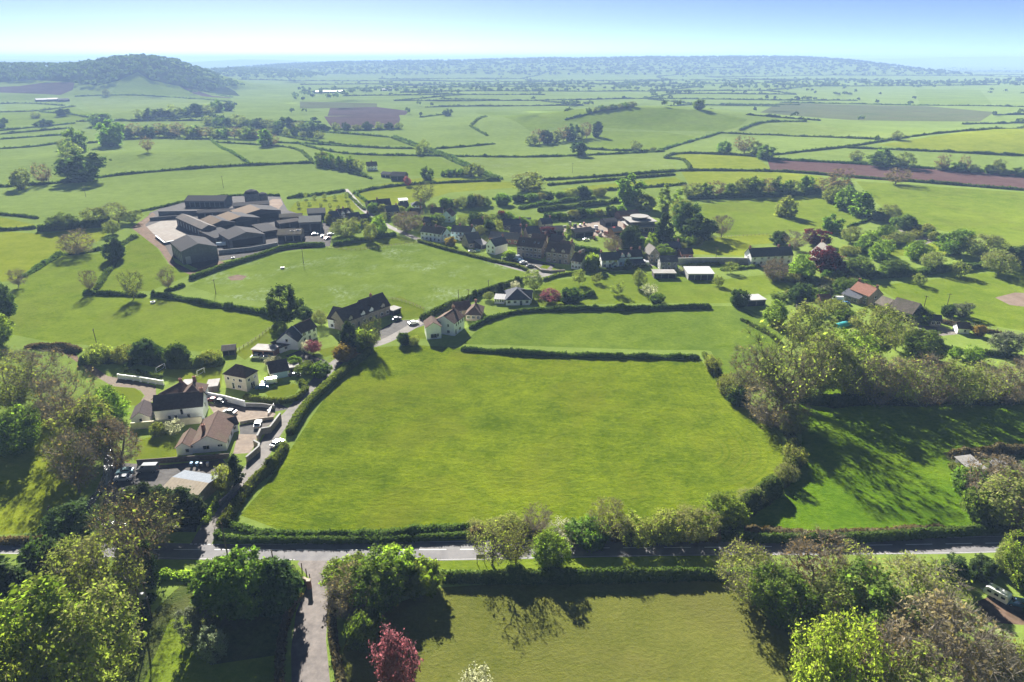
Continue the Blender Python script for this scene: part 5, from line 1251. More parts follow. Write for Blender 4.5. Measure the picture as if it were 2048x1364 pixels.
def mass(name, spots, label, cat, n=30, ls=1.7, leafm='far_leaf', flat=0.5):
    """a wood too far off to tell tree from tree: leaf clumps heaped into crowns"""
    r = np.random.default_rng(len(spots)); C, D, TT = [], [], []
    for x, y, h, w in spots:
        d = r.normal(0, 1, (n, 3)); d /= np.linalg.norm(d, axis=1, keepdims=True); d[:, 2] = np.abs(d[:, 2])*0.9-0.1
        rad = r.uniform(0.6, 1.0, (n, 1)); z = gz(x, y)
        C.append(np.array([x, y, z+h*flat])+d*rad*np.array([w/2, w/2, h*(1-flat)])); D.append(d); TT.append(np.full(n, r.uniform(0, 1)))
    C = np.concatenate(C); D = np.concatenate(D); TT = np.clip(np.concatenate(TT)*0.7+r.uniform(0, 0.3, len(C)), 0, 1)
    qd = cards(C, D, ls, r, 0.75)
    o = link(name, quads_mesh(name, qd.reshape(-1, 3), np.arange(len(qd)*4).reshape(-1, 4), [MATS[leafm]], TT)); return tag(o, label, cat, None, 'stuff')
mass('trees', [(x, y, prng.uniform(7, 13), prng.uniform(7, 14)) for yy, x, y in far[NF:]], 'countless small trees dotting the hazy far plain', 'trees', 16, 2.6)
# the wooded hill: woods wherever the photograph shows them
def wood(poly, n, hmin, hmax, ls, label, nn=30):
    us = [p[0] for p in poly]; vs = [p[1] for p in poly]; W = [P(*p) for p in poly]
    xs = [p.x for p in W]; ys_ = [p.y for p in W]; spots = []; tries = 0
    while len(spots) < n and tries < n*30:
        tries += 1; x = prng.uniform(min(xs), max(xs)); y = prng.uniform(min(ys_), max(ys_))
        if inside((x, y), W): h = prng.uniform(hmin, hmax); spots.append((x, y, h, h*prng.uniform(0.9, 1.4)))
    return mass('woodland', spots, label, 'woodland', nn, ls)
hs = HILL; spots = []
# crest woods and the wooded right flank and left flank
for _ in range(2300):
    x = prng.uniform(-2100, -640); y = prng.uniform(1950, 2500); z = gz(x, y); c = float(np.interp(x, hs[:,0], hs[:,1]))
    if c < 6: continue
    d = Vector((x, y, z+4))-Vector((0, 0, CH)); u = CX+F*d.x/(d.y*cp-d.z*sp); v = CY-F*(d.y*sp+d.z*cp)/(d.y*cp-d.z*sp)
    edge = np.interp(u, [-300,0,60,150,200,240,275,300,390,460,570],[165,162,160,168,172,160,142,158,178,190,205])
    if 78 < u < 150 and v > 160: continue
    if v < edge or (u > 380): h = prng.uniform(10, 17); spots.append((x, y, h, h*prng.uniform(0.9, 1.35)))
mass('woodland', spots, 'wooded crown and flanks of the big left hill', 'woodland', 34, 2.4)
def sky_wood(tab, Y, n, dy, label, hm=10, x0=-1e9, x1=1e9):
    sp_ = []
    for _ in range(n):
        x = prng.uniform(max(tab[0,0], x0), min(tab[-1,0], x1)); y = Y+prng.normal(-dy*0.3, dy)
        if gz(x, y) > 8: sp_.append((x, y, hm*prng.uniform(0.6, 1.3), hm*prng.uniform(1.0, 2.0)))
    mass('woodland', sp_, label, 'woodland', 16, 4.0)
sky_wood(FARR, 5500, 2400, 420, 'long wooded ridge on the far skyline', 14)
sky_wood(FARR, 4800, 2600, 700, 'dark copses on the slopes of the far ridge', 13)
sky_wood(MIDH, 3850, 900, 330, 'hazy wooded hill right of the big left hill', 13)
wood([(560,205),(760,190),(1000,186),(1300,180),(1650,178),(2048,172),(2048,160),(1600,160),(1000,168),(600,178)], 700, 8, 14, 3.2, 'hazy belts of trees below the far ridge', 16)
# ---------------------------------------------------------------- buildings
def wall_mat(n, a, b, **k): rough_mat(n, a, b, k.pop('scale', 0.8), 0.9, 0.15, 0.15, 5, **k)
wall_mat('w_white', (0.72,0.73,0.74), (0.82,0.82,0.82), c3=(0.62,0.61,0.58), s3=0.3, a3=0.3)
wall_mat('w_cream', (0.58,0.52,0.38), (0.70,0.63,0.48), c3=(0.5,0.45,0.34), s3=0.3, a3=0.4)
wall_mat('w_stone', (0.22,0.19,0.15), (0.38,0.33,0.27), scale=2.0, c3=(0.16,0.14,0.12), s3=0.5, a3=0.5)
wall_mat('w_grey', (0.20,0.20,0.20), (0.30,0.30,0.29), c3=(0.16,0.16,0.15), s3=0.4, a3=0.4)
wall_mat('w_blue', (0.48,0.60,0.66), (0.58,0.69,0.74))
wall_mat('w_tan', (0.36,0.29,0.20), (0.46,0.38,0.28))
wall_mat('w_brick', (0.20,0.10,0.075), (0.30,0.16,0.12), scale=2.5)
wall_mat('w_timber', (0.050,0.045,0.042), (0.095,0.085,0.078), scale=1.6)
wall_mat('w_sheet', (0.075,0.080,0.090), (0.12,0.125,0.135))
roof_mat('r_brown', (0.075,0.052,0.045), (0.125,0.088,0.075), 0.34, (0.10,0.09,0.06), 0.4)
roof_mat('r_dark', (0.045,0.038,0.040), (0.080,0.066,0.066), 0.34, (0.07,0.06,0.05), 0.3)
roof_mat('r_slate', (0.048,0.052,0.064), (0.085,0.090,0.105), 0.28, (0.10,0.10,0.09), 0.3)
roof_mat('r_pale', (0.115, 0.108, 0.101), (0.173, 0.162, 0.151), 0.3, (0.144, 0.130, 0.101), 0.4)
roof_mat('r_red', (0.160, 0.078, 0.056), (0.232, 0.120, 0.088), 0.34, (0.128, 0.088, 0.064), 0.5)
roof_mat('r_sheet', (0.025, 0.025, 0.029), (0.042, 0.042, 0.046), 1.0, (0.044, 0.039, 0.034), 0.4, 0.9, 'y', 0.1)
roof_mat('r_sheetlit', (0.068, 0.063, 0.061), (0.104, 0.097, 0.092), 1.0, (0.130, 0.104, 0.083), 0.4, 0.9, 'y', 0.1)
roof_mat('r_rust', (0.063, 0.042, 0.023), (0.101, 0.068, 0.040), 1.0, (0.075, 0.052, 0.035), 0.6, 0.85, 'y', 0.15)
roof_mat('r_green', (0.035, 0.042, 0.042), (0.054, 0.062, 0.061), 1.0, None, 0, 0.7, 'y')
roof_mat('r_moss', (0.048, 0.045, 0.038), (0.077, 0.070, 0.058), 1.0, (0.083, 0.077, 0.032), 0.6, 0.9, 'y', 0.1)
roof_mat('r_white', (0.304, 0.304, 0.308), (0.384, 0.384, 0.380), 1.0, None, 0, 0.5, 'y')
roof_mat('r_felt', (0.208, 0.200, 0.192), (0.288, 0.280, 0.272), 1.5, (0.176, 0.168, 0.152), 0.4, 0.9, 'y', 0.1)
roof_mat('r_tan', (0.200, 0.172, 0.132), (0.264, 0.232, 0.184), 1.0, None, 0, 0.85, 'y', 0.1)
roof_mat('r_bluegrey', (0.136, 0.152, 0.176), (0.184, 0.200, 0.224), 1.0, None, 0, 0.9, 'y', 0.1)
roof_mat('r_old', (0.080, 0.068, 0.056), (0.152, 0.132, 0.108), 0.4, (0.056, 0.064, 0.032), 0.6)
plain('glass', (0.012,0.016,0.022), 0.08, spec=0.8)
plain('frame_white', (0.72,0.72,0.70), 0.5)
plain('wood_dark', (0.055,0.040,0.030), 0.8, spec=0.2)
plain('wood_pale', (0.20,0.165,0.125), 0.85, spec=0.2)
plain('door_paint', (0.06,0.075,0.09), 0.5)
plain('garage_blue', (0.42,0.58,0.66), 0.5)
plain('shade_paint', (0.012,0.012,0.013), 0.9, spec=0.1)
plain('metal_grey', (0.30,0.31,0.32), 0.45, 0.6)
plain('black_plastic', (0.02,0.02,0.022), 0.5)
WD = {}
def window_data(w, h):
    k = (round(w, 1), round(h, 1))
    if k not in WD:
        w, h = k; f = MB(); t = 0.09
        f.box(-w/2-t, w/2+t, -0.06, 0.02, h, h+t).box(-w/2-t-0.05, w/2+t+0.05, -0.13, 0.02, -t, 0).box(-w/2-t, -w/2, -0.06, 0.02, 0, h).box(w/2, w/2+t, -0.06, 0.02, 0, h)
        if w > 0.9: f.box(-0.035, 0.035, -0.055, 0.02, 0, h)
        p = MB().box(-w/2, -0.04 if w > 0.9 else w/2, -0.03, 0.015, 0.003, h-0.003)
        if w > 0.9: p.box(0.04, w/2, -0.03, 0.015, 0.003, h-0.003)
        WD[k] = (f.data('window', MATS['frame_white']), p.data('pane', MATS['glass']))
    return WD[k]
def put_window(par, face, x, z, w, h, Lx, Ly):
    f, p = window_data(w, h); o = link('window', f, par)
    if face == 'f': o.location = (x, -0.004, z)
    elif face == 'r': o.location = (Lx+0.004, x, z); o.rotation_euler = (0, 0, R(90))
    elif face == 'l': o.location = (-0.004, x, z); o.rotation_euler = (0, 0, R(-90))
    link('pane', p, o)
def frame3(A, B, C=None, depth=7.0, wide=1.0):
    """origin, rotation, length and depth from photo pixels of the foot of the front wall (A left, B right) and of the far right corner C"""
    a, b = P(*A), P(*B); a.z = b.z = 0
    if C is None:
        x = (b-a); Lx = x.length; x.normalize(); return a, math.atan2(x.y, x.x), Lx, depth
    c = P(*C); c.z = 0; y = (c-b); Ly = y.length; y.normalize(); x = Vector((y.y, -y.x, 0)); Lx = max(2.0, abs((b-a).dot(x)))*wide
    return b-x*Lx, math.atan2(x.y, x.x), Lx, (Ly if depth is None else depth)
def roof_slab(mb, p, t=0.14):
    """four (or three) corners of a roof plane, given thickness downwards"""
    n = len(p); lo = [(q[0], q[1], q[2]-t) for q in p]; mb.mesh(list(p)+lo, [tuple(range(n)), tuple(range(2*n-1, n-1, -1))]+[(i, n+i, n+(i+1) % n, (i+1) % n) for i in range(n)])
def house(label, A, B, C=None, depth=7.0, eaves=4.8, ridge=2.8, roof='gx', wm='w_white', rm='r_brown', rm2=None, wins=(), auto=None, chim=(), door=None, big=(), dormers=(), name='house', cat='house', group=None, oh=0.35, openf=0, slits=0, zoff=0.0, sky=(), wide=1.0):
    """roof: gx ridge along the front, gy gable to the front, hip, flat, mono (falls to the front)"""
    o0, rz, Lx, Ly = frame3(A, B, C, depth, wide)
    o = empty(name, (o0.x, o0.y, gz(o0.x, o0.y)+zoff), rz, label, cat, group)
    w = MB(); E = eaves; H = eaves+ridge
    v = [(0,0,-0.3),(Lx,0,-0.3),(Lx,Ly,-0.3),(0,Ly,-0.3),(0,0,E),(Lx,0,E),(Lx,Ly,E),(0,Ly,E)]
    sides = [(0,1,5,4),(1,2,6,5),(2,3,7,6),(3,0,4,7)]
    if roof == 'mono': v[6] = (Lx,Ly,H); v[7] = (0,Ly,H)
    w.mesh(v, sides+[(4,5,6,7)])
    if roof == 'gx': w.mesh([(0,0,E),(0,Ly,E),(0,Ly/2,H-0.02),(Lx,0,E),(Lx,Ly,E),(Lx,Ly/2,H-0.02)], [(1,0,2),(3,4,5)])
    if roof == 'gy': w.mesh([(0,0,E),(Lx,0,E),(Lx/2,0,H-0.02),(0,Ly,E),(Lx,Ly,E),(Lx/2,Ly,H-0.02)], [(0,1,2),(4,3,5)])
    w.build('wall', MATS[wm], o)
    r = MB(); r2 = MB(); z = 0.10
    if roof == 'gx':
        k = ridge/(Ly/2); e = E-oh*k+z; hz = H+z
        roof_slab(r, [(-oh,-oh,e),(Lx+oh,-oh,e),(Lx+oh,Ly/2,hz),(-oh,Ly/2,hz)])
        roof_slab(r2 if rm2 else r, [(Lx+oh,Ly+oh,e),(-oh,Ly+oh,e),(-oh,Ly/2,hz),(Lx+oh,Ly/2,hz)])
        rid = ((-oh, Ly/2, hz), (Lx+oh, Ly/2, hz))
    elif roof == 'gy':
        k = ridge/(Lx/2); e = E-oh*k+z; hz = H+z
        roof_slab(r, [(-oh,Ly+oh,e),(-oh,-oh,e),(Lx/2,-oh,hz),(Lx/2,Ly+oh,hz)])
        roof_slab(r2 if rm2 else r, [(Lx+oh,-oh,e),(Lx+oh,Ly+oh,e),(Lx/2,Ly+oh,hz),(Lx/2,-oh,hz)])
        rid = ((Lx/2, -oh, hz), (Lx/2, Ly+oh, hz))
    elif roof == 'hip':
        e = E+z-0.05; hz = H+z; m = min(Lx, Ly)/2
        a, b = ((m, Ly/2), (Lx-m, Ly/2)) if Lx >= Ly else ((Lx/2, m), (Lx/2, Ly-m))
        c = [(-oh,-oh,e),(Lx+oh,-oh,e),(Lx+oh,Ly+oh,e),(-oh,Ly+oh,e)]; p, q = (a[0],a[1],hz), (b[0]+0.001,b[1]+0.001,hz)
        if Lx >= Ly:
            roof_slab(r, [c[0],c[1],q,p]); roof_slab(r, [c[2],c[3],p,q]); roof_slab(r, [c[1],c[2],q]); roof_slab(r, [c[3],c[0],p])
        else:
            roof_slab(r, [c[3],c[0],p,q]); roof_slab(r, [c[1],c[2],q,p]); roof_slab(r, [c[0],c[1],p]); roof_slab(r, [c[2],c[3],q])
        rid = (p, q)
    elif roof == 'flat': r.box(-oh, Lx+oh, -oh, Ly+oh, E+0.01, E+0.22); rid = None
    else:
        k = ridge/Ly; roof_slab(r, [(-oh,-oh,E-oh*k+z),(Lx+oh,-oh,E-oh*k+z),(Lx+oh,Ly+oh,H+oh*k+z),(-oh,Ly+oh,H+oh*k+z)]); rid = None
    ro = r.build('roof', MATS[rm], o)
    if rm2: r2.build('roof', MATS[rm2], o)
    if rid and name == 'house':
        MB().tube((rid[0][0], rid[0][1], rid[0][2]-0.02), (rid[1][0], rid[1][1], rid[1][2]-0.02), 0.13, 0.13, 6).build('ridge_tiles', MATS[rm], ro)
    for fx, fy in chim:
        zx = H if roof != 'flat' else E
        x, y = fx*Lx, fy*Ly; zb = (E+ridge*(1-abs(fy-0.5)*2) if roof == 'gx' else E+ridge*(1-abs(fx-0.5)*2) if roof == 'gy' else H-0.9)-0.4
        c = MB().box(x-0.45, x+0.45, y-0.32, y+0.32, zb, H+1.1).box(x-0.52, x+0.52, y-0.39, y+0.39, H+1.1, H+1.22).build('chimney', MATS['w_brick'], ro)
        MB().tube((x-0.2,y,H+1.22),(x-0.2,y,H+1.6),0.12,0.1,8).tube((x+0.2,y,H+1.22),(x+0.2,y,H+1.6),0.12,0.1,8).build('chimney_pot', MATS['r_red'], c)
    if auto:       # (columns, floors, side columns)
        nc, nf, ns = auto
        for fl in range(nf):
            zz = 0.9+fl*(E-0.3)/max(1, nf) if nf > 1 else 0.95
            for i in range(nc):
                if door is not None and fl == 0 and i == door: continue
                put_window(o, 'f', Lx*(i+0.5)/nc, zz, min(1.2, Lx/nc*0.55), min(1.25, (E/nf)*0.48), Lx, Ly)
            for i in range(ns):
                put_window(o, 'r', Ly*(i+0.5)/ns, zz, 0.9, min(1.2, (E/nf)*0.48), Lx, Ly)
                if B[0] > 1100: put_window(o, 'l', Ly*(i+0.5)/ns, zz, 0.9, min(1.2, (E/nf)*0.48), Lx, Ly)
        if door is not None: 
            d = MB().box(-0.5, 0.5, -0.05, 0.02, 0, 2.1).build('door', MATS['door_paint'], o); d.location = (Lx*(door+0.5)/nc, -0.003, 0.02)
            MB().box(0.32, 0.40, -0.10, -0.05, 1.0, 1.1).build('handle', MATS['metal_grey'], d)
    for face, x, zz, ww, hh in wins: put_window(o, face, x*(Lx if face == 'f' else Ly), zz, ww, hh, Lx, Ly)
    for nm, mt, x0, x1, hh in big:     # wide doors on the front as fractions of the length
        d = MB(); d.box(x0*Lx, x1*Lx, -0.06, 0.01, 0.0, hh); d.build(nm, MATS[mt], o)
    for x, y, ww, hh in sky:           # rooflights on the front slope, y as share of the slope
        k = ridge/(Ly/2); a = math.atan(k); q = MB().box(-ww/2, ww/2, -hh/2, hh/2, 0.0, 0.07).build('rooflight', MATS['frame_white'], ro)
        q.location = (x*Lx, y*Ly/2, E+z+ridge*y+0.003); q.rotation_euler = (a, 0, 0)
        g = MB().box(-ww/2+0.08, ww/2-0.08, -hh/2+0.08, hh/2-0.08, 0.071, 0.085).build('pane', MATS['glass'], q)
    for x, ww, mt in dormers:          # gablets rising from the front wall
        d = MB(); zb = E-0.6; zt = E+1.0; yb = Ly*0.36
        d.mesh([(x*Lx-ww/2,-0.03,zb),(x*Lx+ww/2,-0.03,zb),(x*Lx+ww/2,-0.03,zt),(x*Lx,-0.03,zt+ww*0.5),(x*Lx-ww/2,-0.03,zt),(x*Lx-ww/2,yb,zt),(x*Lx+ww/2,yb,zt),(x*Lx-ww/2,yb,zb),(x*Lx+ww/2,yb,zb)],
               [(0,1,2,3,4),(0,4,5,7),(2,1,8,6)])
        dm = d.build('dormer', MATS[mt], o); q = MB()
        roof_slab(q, [(x*Lx-ww/2-0.2,yb+1.2,zt-0.12),(x*Lx-ww/2-0.2,-0.25,zt-0.12),(x*Lx,-0.25,zt+ww*0.5+0.1),(x*Lx,yb+1.2,zt+ww*0.5+0.1)], 0.1)
        roof_slab(q, [(x*Lx+ww/2+0.2,-0.25,zt-0.12),(x*Lx+ww/2+0.2,yb+1.2,zt-0.12),(x*Lx,yb+1.2,zt+ww*0.5+0.1),(x*Lx,-0.25,zt+ww*0.5+0.1)], 0.1)
        q.build('dormer_roof', MATS[rm], dm)
        f, p = window_data(0.9, 1.1); wi = link('window', f, dm); wi.location = (x*Lx, -0.036, E-0.15)
    if openf:                          # near-black panels on the front paint the shade inside open bays
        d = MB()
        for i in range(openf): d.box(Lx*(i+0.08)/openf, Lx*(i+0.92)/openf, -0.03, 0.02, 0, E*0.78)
        d.build('bay_shade', MATS['shade_paint'], o)
    if slits:                          # light vertical cladding strips on the left side
        for i in range(slits):
            q = MB().box(-0.05, 0.01, Ly*(i+0.3)/slits, Ly*(i+0.62)/slits, 0.6, E*0.72).build('side_panel', MATS['w_grey'], o)
    return o
def bit(label, A, B, **k): return house(label, A, B, **k)
H = house
# lower left group
H('white farmhouse with a long dark roof above the cream garden wall',(313,847),(409,837.5),depth=7.0,eaves=4.5,ridge=3.0,rm='r_dark',wins=[('f',.29,.9,.7,1.2),('f',.42,.9,.7,1.2),('f',.56,2.2,.7,1.7),('f',.69,.9,.7,1.2),('r',.5,2.6,.9,1.1)],chim=[(.98,.5)])
H('low white outbuilding with a dark gable roof left of the white farmhouse',(265,851),(302,846),depth=8,eaves=2.3,ridge=1.7,roof='gy',rm='r_dark',wins=[('f',.5,1.0,.7,.9)])
H('tan gabled wing behind the white farmhouse',(309,818),(344,825),depth=9,eaves=3.4,ridge=2.4,roof='gy',wm='w_tan',rm='r_brown',chim=[(.5,.95)])
H('reddish hipped roof annex at the back of the white farmhouse',(367,818),(409,814),depth=8,eaves=3.8,ridge=2.8,roof='hip',rm='r_brown',chim=[(.5,.8)])
H('small white flat topped block beside the hipped annex',(367,797),(385,796),depth=4,eaves=4.6,roof='flat',oh=.15,rm='r_felt',wins=[('f',.5,2.8,.8,1.0)])
H('pinkish flat roofed garden shed left of the cream hipped house',(416,786),(436,784),depth=5,eaves=2.2,roof='flat',wm='w_timber',rm='r_felt',name='shed',cat='shed',big=[('door','wood_dark',.3,.6,1.9)])
H('white gabled bungalow with a wide brown roof beside the side lane',(385,908.5),(454,901),C=(474,850),depth=14,eaves=2.7,ridge=2.5,roof='gy',rm='r_brown',wins=[('f',.42,1.0,1.6,1.1),('f',.83,1.5,1.2,.6),('r',.2,.9,1.2,1.1),('r',.5,.9,1.2,1.1)],chim=[(.30,.30)])
H('lower left wing of the white gabled bungalow',(354,912.5),(385,909),C=(397,886),depth=7.5,eaves=2.5,ridge=1.5,roof='gy',rm='r_brown',wins=[('f',.72,.9,.8,1.0)])
H('white side extension on the right of the gabled bungalow',(464,866),(478,862),depth=4.5,eaves=2.5,ridge=1.2,rm='r_brown',wins=[('f',.5,1.0,.8,.9)])
H('cream two storey house with a hipped grey brown roof',(444,780),(495,783.5),C=(518.5,769),depth=None,eaves=5.0,ridge=2.6,roof='hip',wm='w_cream',rm='r_brown',wins=[('f',.18,3.2,.8,.9),('f',.45,3.2,.6,.6),('f',.75,3.2,1.2,.9),('f',.38,.3,.9,2.0),('f',.66,.9,1.2,.9),('r',.25,3.2,1.0,.9),('r',.75,3.2,1.0,.9),('r',.5,.3,1.8,2.0)])
H('garage with a dark pitched roof and pale blue doors',(543,759.5),(579,752.5),depth=7.5,eaves=2.5,ridge=2.6,rm='r_dark',big=[('garage_door','garage_blue',.16,.9,2.2)],name='garage',cat='garage')
H('grey flat topped car port beside the dark roofed garage',(581,748),(598,745.5),depth=4.5,eaves=2.3,roof='flat',wm='w_timber',rm='r_felt',name='carport',cat='carport',openf=1)
H('tan industrial shed with half cream half grey roof among the conifers',(324,1003),(399,1010.5),C=(441,973),depth=None,eaves=3.0,ridge=.7,wm='w_tan',rm='r_tan',rm2='r_bluegrey',name='shed',cat='shed',big=[('door','wood_dark',.1,.3,2.4)])
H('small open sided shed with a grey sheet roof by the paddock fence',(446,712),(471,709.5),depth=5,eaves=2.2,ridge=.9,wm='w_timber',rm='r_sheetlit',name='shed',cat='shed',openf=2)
H('flat roofed double garage with a pale roof',(508,710),(549,714.5),C=(561,704),depth=None,eaves=2.5,roof='flat',wm='w_brick',rm='r_felt',name='garage',cat='garage',openf=2)
H('dark slated end house of the terraced pair above the lane',(560,693),(597,699.5),C=(610,682),depth=7,eaves=3.4,ridge=3.2,roof='gy',rm='r_slate',wins=[('f',.5,3.2,.9,1.0)])
H('brown roofed cottage joined to the dark slated end house',(606,688),(635,675),depth=6.5,eaves=4.6,ridge=2.4,rm='r_brown',auto=(3,2,1),door=1)
H('low grey lean to in front of the dark slated end house',(561,706.5),(584,698),depth=5,eaves=2.2,ridge=.8,roof='mono',rm='r_sheetlit',wins=[('f',.5,.9,1.0,.9)])
H('white house wing with dark roof at the left end of the stone fronted pair',(657,655),(684,660),depth=9,eaves=4.0,ridge=3.4,rm='r_dark',wins=[('f',.5,2.4,.9,1.2),('f',.3,.6,1.2,1.2),('f',.75,.6,1.2,1.2)])
H('left stone fronted house with white gablets and a steep dark roof',(690,664),(735,646.5),depth=8,eaves=4.2,ridge=4.0,wm='w_stone',rm='r_dark',dormers=[(.3,1.9,'w_stone'),(.85,2.0,'w_white')],auto=(4,1,1),door=2)
H('right stone fronted house with a white gablet and a steep dark roof',(735.5,646),(781,629),depth=8.5,eaves=4.4,ridge=4.4,wm='w_stone',rm='r_dark',dormers=[(.2,2.0,'w_white'),(.7,2.2,'w_stone')],auto=(4,1,2),door=1,chim=[(.5,.5)])
H('small grey flat roofed shed right of the stone fronted houses',(787,632),(802,626),depth=4,eaves=2.3,roof='flat',wm='w_timber',rm='r_felt',name='shed',cat='shed',openf=1)
H('white gable wing at the front of the white house by the lane',(853.5,679),(883,676.5),depth=7,eaves=5.0,ridge=1.8,roof='gy',rm='r_brown',wins=[('f',.5,.4,2.4,1.6),('f',.75,.9,.8,1.2),('r',.5,3.2,.8,1.0)])
H('white two storey house with a brown roof beside the lane',(868,667),(909,672),C=(929,656.5),depth=None,eaves=5.3,ridge=2.5,roof='gy',rm='r_brown',wins=[('f',.25,3.4,.9,1.1),('f',.7,3.4,.7,1.1),('f',.7,.9,1.1,1.1),('r',.15,.3,.9,2.1),('r',.2,3.5,.9,1.1),('r',.42,3.5,.9,1.1),('r',.64,3.5,.9,1.1),('r',.85,3.5,.9,1.1),('r',.55,.9,1.4,1.1)],chim=[(.5,.95)])
H('dark brown hipped bungalow behind the white house by the lane',(931,643),(962,642),C=(968,625),depth=None,eaves=2.6,ridge=2.6,roof='hip',wm='w_tan',rm='r_brown',auto=(3,1,2),chim=[(.5,.8)])
H('rear wing of the dark brown hipped bungalow',(913,633),(943,629),depth=7,eaves=2.6,ridge=2.4,rm='r_brown',wm='w_tan',auto=(2,1,1))
H('bungalow with a slate and tan hipped roof near the village corner',(1012,611),(1060,610),depth=13,eaves=2.5,ridge=3.4,roof='hip',rm='r_slate',auto=(4,1,2),door=2)
H('pale tan roofed wing of the slate bungalow',(1036,606),(1062,607),depth=8,eaves=2.5,ridge=2.4,rm='r_pale',auto=(2,1,1))
H('white glazed conservatory at the slate bungalow',(989,607),(1008,608),depth=4,eaves=2.2,ridge=.8,roof='mono',rm='r_white',auto=(4,1,1))
# village west and terraces
H('white terrace with a brown roof at the village street',(842,479.5),(882,485.5),depth=7,eaves=5.2,ridge=2.8,rm='r_brown',auto=(5,2,1),door=2,chim=[(.02,.5),(.6,.5)])
H('blue grey gable projecting from the white terrace',(886,485),(902,482),depth=9,eaves=5.0,ridge=3.0,roof='gy',wm='w_blue',rm='r_brown',auto=(2,2,0))
H('pale blue terrace with a light grey roof',(902,478),(941,481.5),depth=8,eaves=4.8,ridge=2.8,wm='w_blue',rm='r_pale',auto=(5,2,1),chim=[(.35,.5),(.95,.5)])
H('small white porch between pale terrace and dark slated house',(919,482),(931,481),depth=4,eaves=2.6,roof='flat',rm='r_white',auto=(2,1,0))
H('stone house with a huge dark blue slate roof',(938,497),(963,493),depth=8.5,eaves=3.2,ridge=4.6,wm='w_stone',rm='r_slate',auto=(3,1,1),door=1)
H('lean to shed with a pale green sheet roof',(962.5,499),(976,496),depth=6,eaves=2.6,ridge=1.6,roof='mono',wm='w_timber',rm='r_felt',name='shed',cat='shed',openf=1)
H('slate roofed house with white side wall and stone gable',(975,505),(990,510),C=(1015,503),depth=None,eaves=5.0,ridge=3.2,roof='gy',wm='w_white',rm='r_slate',auto=(2,2,0),chim=[(.5,.95)])
H('long low building with a wide pale tan roof behind the slate houses',(978,485),(1037,490),depth=8,eaves=3.2,ridge=2.6,wm='w_brick',rm='r_pale',name='barn',cat='barn',auto=(5,1,0))
H('three storey stone house pair with a brown roof and rooflights',(1034,512.5),(1083,518),depth=8.5,eaves=6.3,ridge=3.4,wm='w_stone',rm='r_brown',auto=(6,2,1),door=1,sky=[(.2,.5,1.4,1.0),(.66,.5,.7,1.0),(.82,.5,.7,1.0)])
H('stone terrace with slate dormers behind two square lawns',(1092,524),(1137,529),depth=8.5,eaves=6.0,ridge=4.0,wm='w_stone',rm='r_brown',dormers=[(.3,2.2,'w_stone'),(.75,2.2,'w_stone')],auto=(4,2,1),door=2,chim=[(.97,.5)])
H('small white cottage with pinkish roof at the end of the stone terrace',(1139,539),(1162,541),C=(1176,534),depth=None,eaves=4.6,ridge=3.0,wm='w_white',rm='r_brown',auto=(3,2,0),chim=[(.5,.5)])
H('dark roofed stone house behind the three storey pair',(1056,484),(1080,482),depth=8,eaves=5.0,ridge=3.2,wm='w_stone',rm='r_slate',auto=(3,2,0),chim=[(.05,.5)])
H('dark roofed house at the back of the village gardens',(1007,465),(1041,465),depth=8,eaves=4.6,ridge=3.0,wm='w_stone',rm='r_slate',auto=(4,2,0),chim=[(.95,.5)])
H('low stone house behind the stone terrace',(1062,497),(1090,499),depth=7,eaves=5.0,ridge=3.0,wm='w_stone',rm='r_brown',chim=[(.9,.5)],auto=(2,2,0))
H('white framed greenhouse in the village gardens',(1041,447),(1062,446),depth=4,eaves=2.0,ridge=1.2,wm='w_white',rm='r_white',name='greenhouse',cat='greenhouse',auto=(4,1,0))
H('long violet grey depot building',(1086,475),(1127,473),depth=9,eaves=4.2,ridge=1.6,wm='w_grey',rm='r_sheet',name='depot',cat='building',openf=3)
H('dark grey depot shed in the gravel yard',(1150,477),(1187,472),depth=8,eaves=3.4,ridge=1.6,wm='w_sheet',rm='r_sheet',name='shed',cat='shed',openf=2)
H('farther grey depot shed by the red machine',(1210,454),(1235,452),depth=8,eaves=3.2,ridge=1.4,wm='w_sheet',rm='r_sheet',name='shed',cat='shed',openf=2)
H('red brick depot store half hidden by the dark evergreen',(1227,478),(1245,476),depth=7,eaves=4.5,ridge=1.5,wm='w_brick',rm='r_slate',name='shed',cat='shed',openf=1)
H('red roofed hall behind the flat roofed pavilion',(1240,440),(1278,436),depth=7,eaves=3.2,ridge=2.0,wm='w_brick',rm='r_red',name='hall',cat='hall',auto=(4,1,0))
H('white cottage with lit stone gable and dark slate roof',(1203,537),(1236,536),depth=7,eaves=4.5,ridge=3.0,wm='w_white',rm='r_slate',auto=(3,2,1),door=1,chim=[(.03,.5)])
H('gabled entrance porch of the white cottage',(1226,538.5),(1234,538),depth=2.5,eaves=2.2,ridge=1.2,roof='gy',wm='w_blue',rm='r_slate',oh=.2,auto=(1,1,0))
H('long blue cottage row with two white gablets',(1237,533),(1284,530),depth=7,eaves=4.8,ridge=2.8,wm='w_blue',rm='r_dark',dormers=[(.16,2.0,'w_white'),(.42,2.0,'w_white')],auto=(5,1,1),chim=[(.02,.5),(.6,.5),(.97,.5)])
H('slated lean to before the blue cottage row',(1263,536),(1289,534),depth=4,eaves=2.3,ridge=1.2,roof='mono',wm='w_timber',rm='r_slate',auto=(3,1,0))
H('stone gabled house right of the blue cottage row',(1298,526),(1318,525),depth=9,eaves=4.8,ridge=3.4,roof='gy',wm='w_stone',rm='r_pale',auto=(2,2,0))
H('dark slated house behind the grey roofed cottage',(1332,514),(1361,512),depth=7,eaves=4.6,ridge=2.8,wm='w_stone',rm='r_slate',auto=(3,2,0),chim=[(.95,.5)])
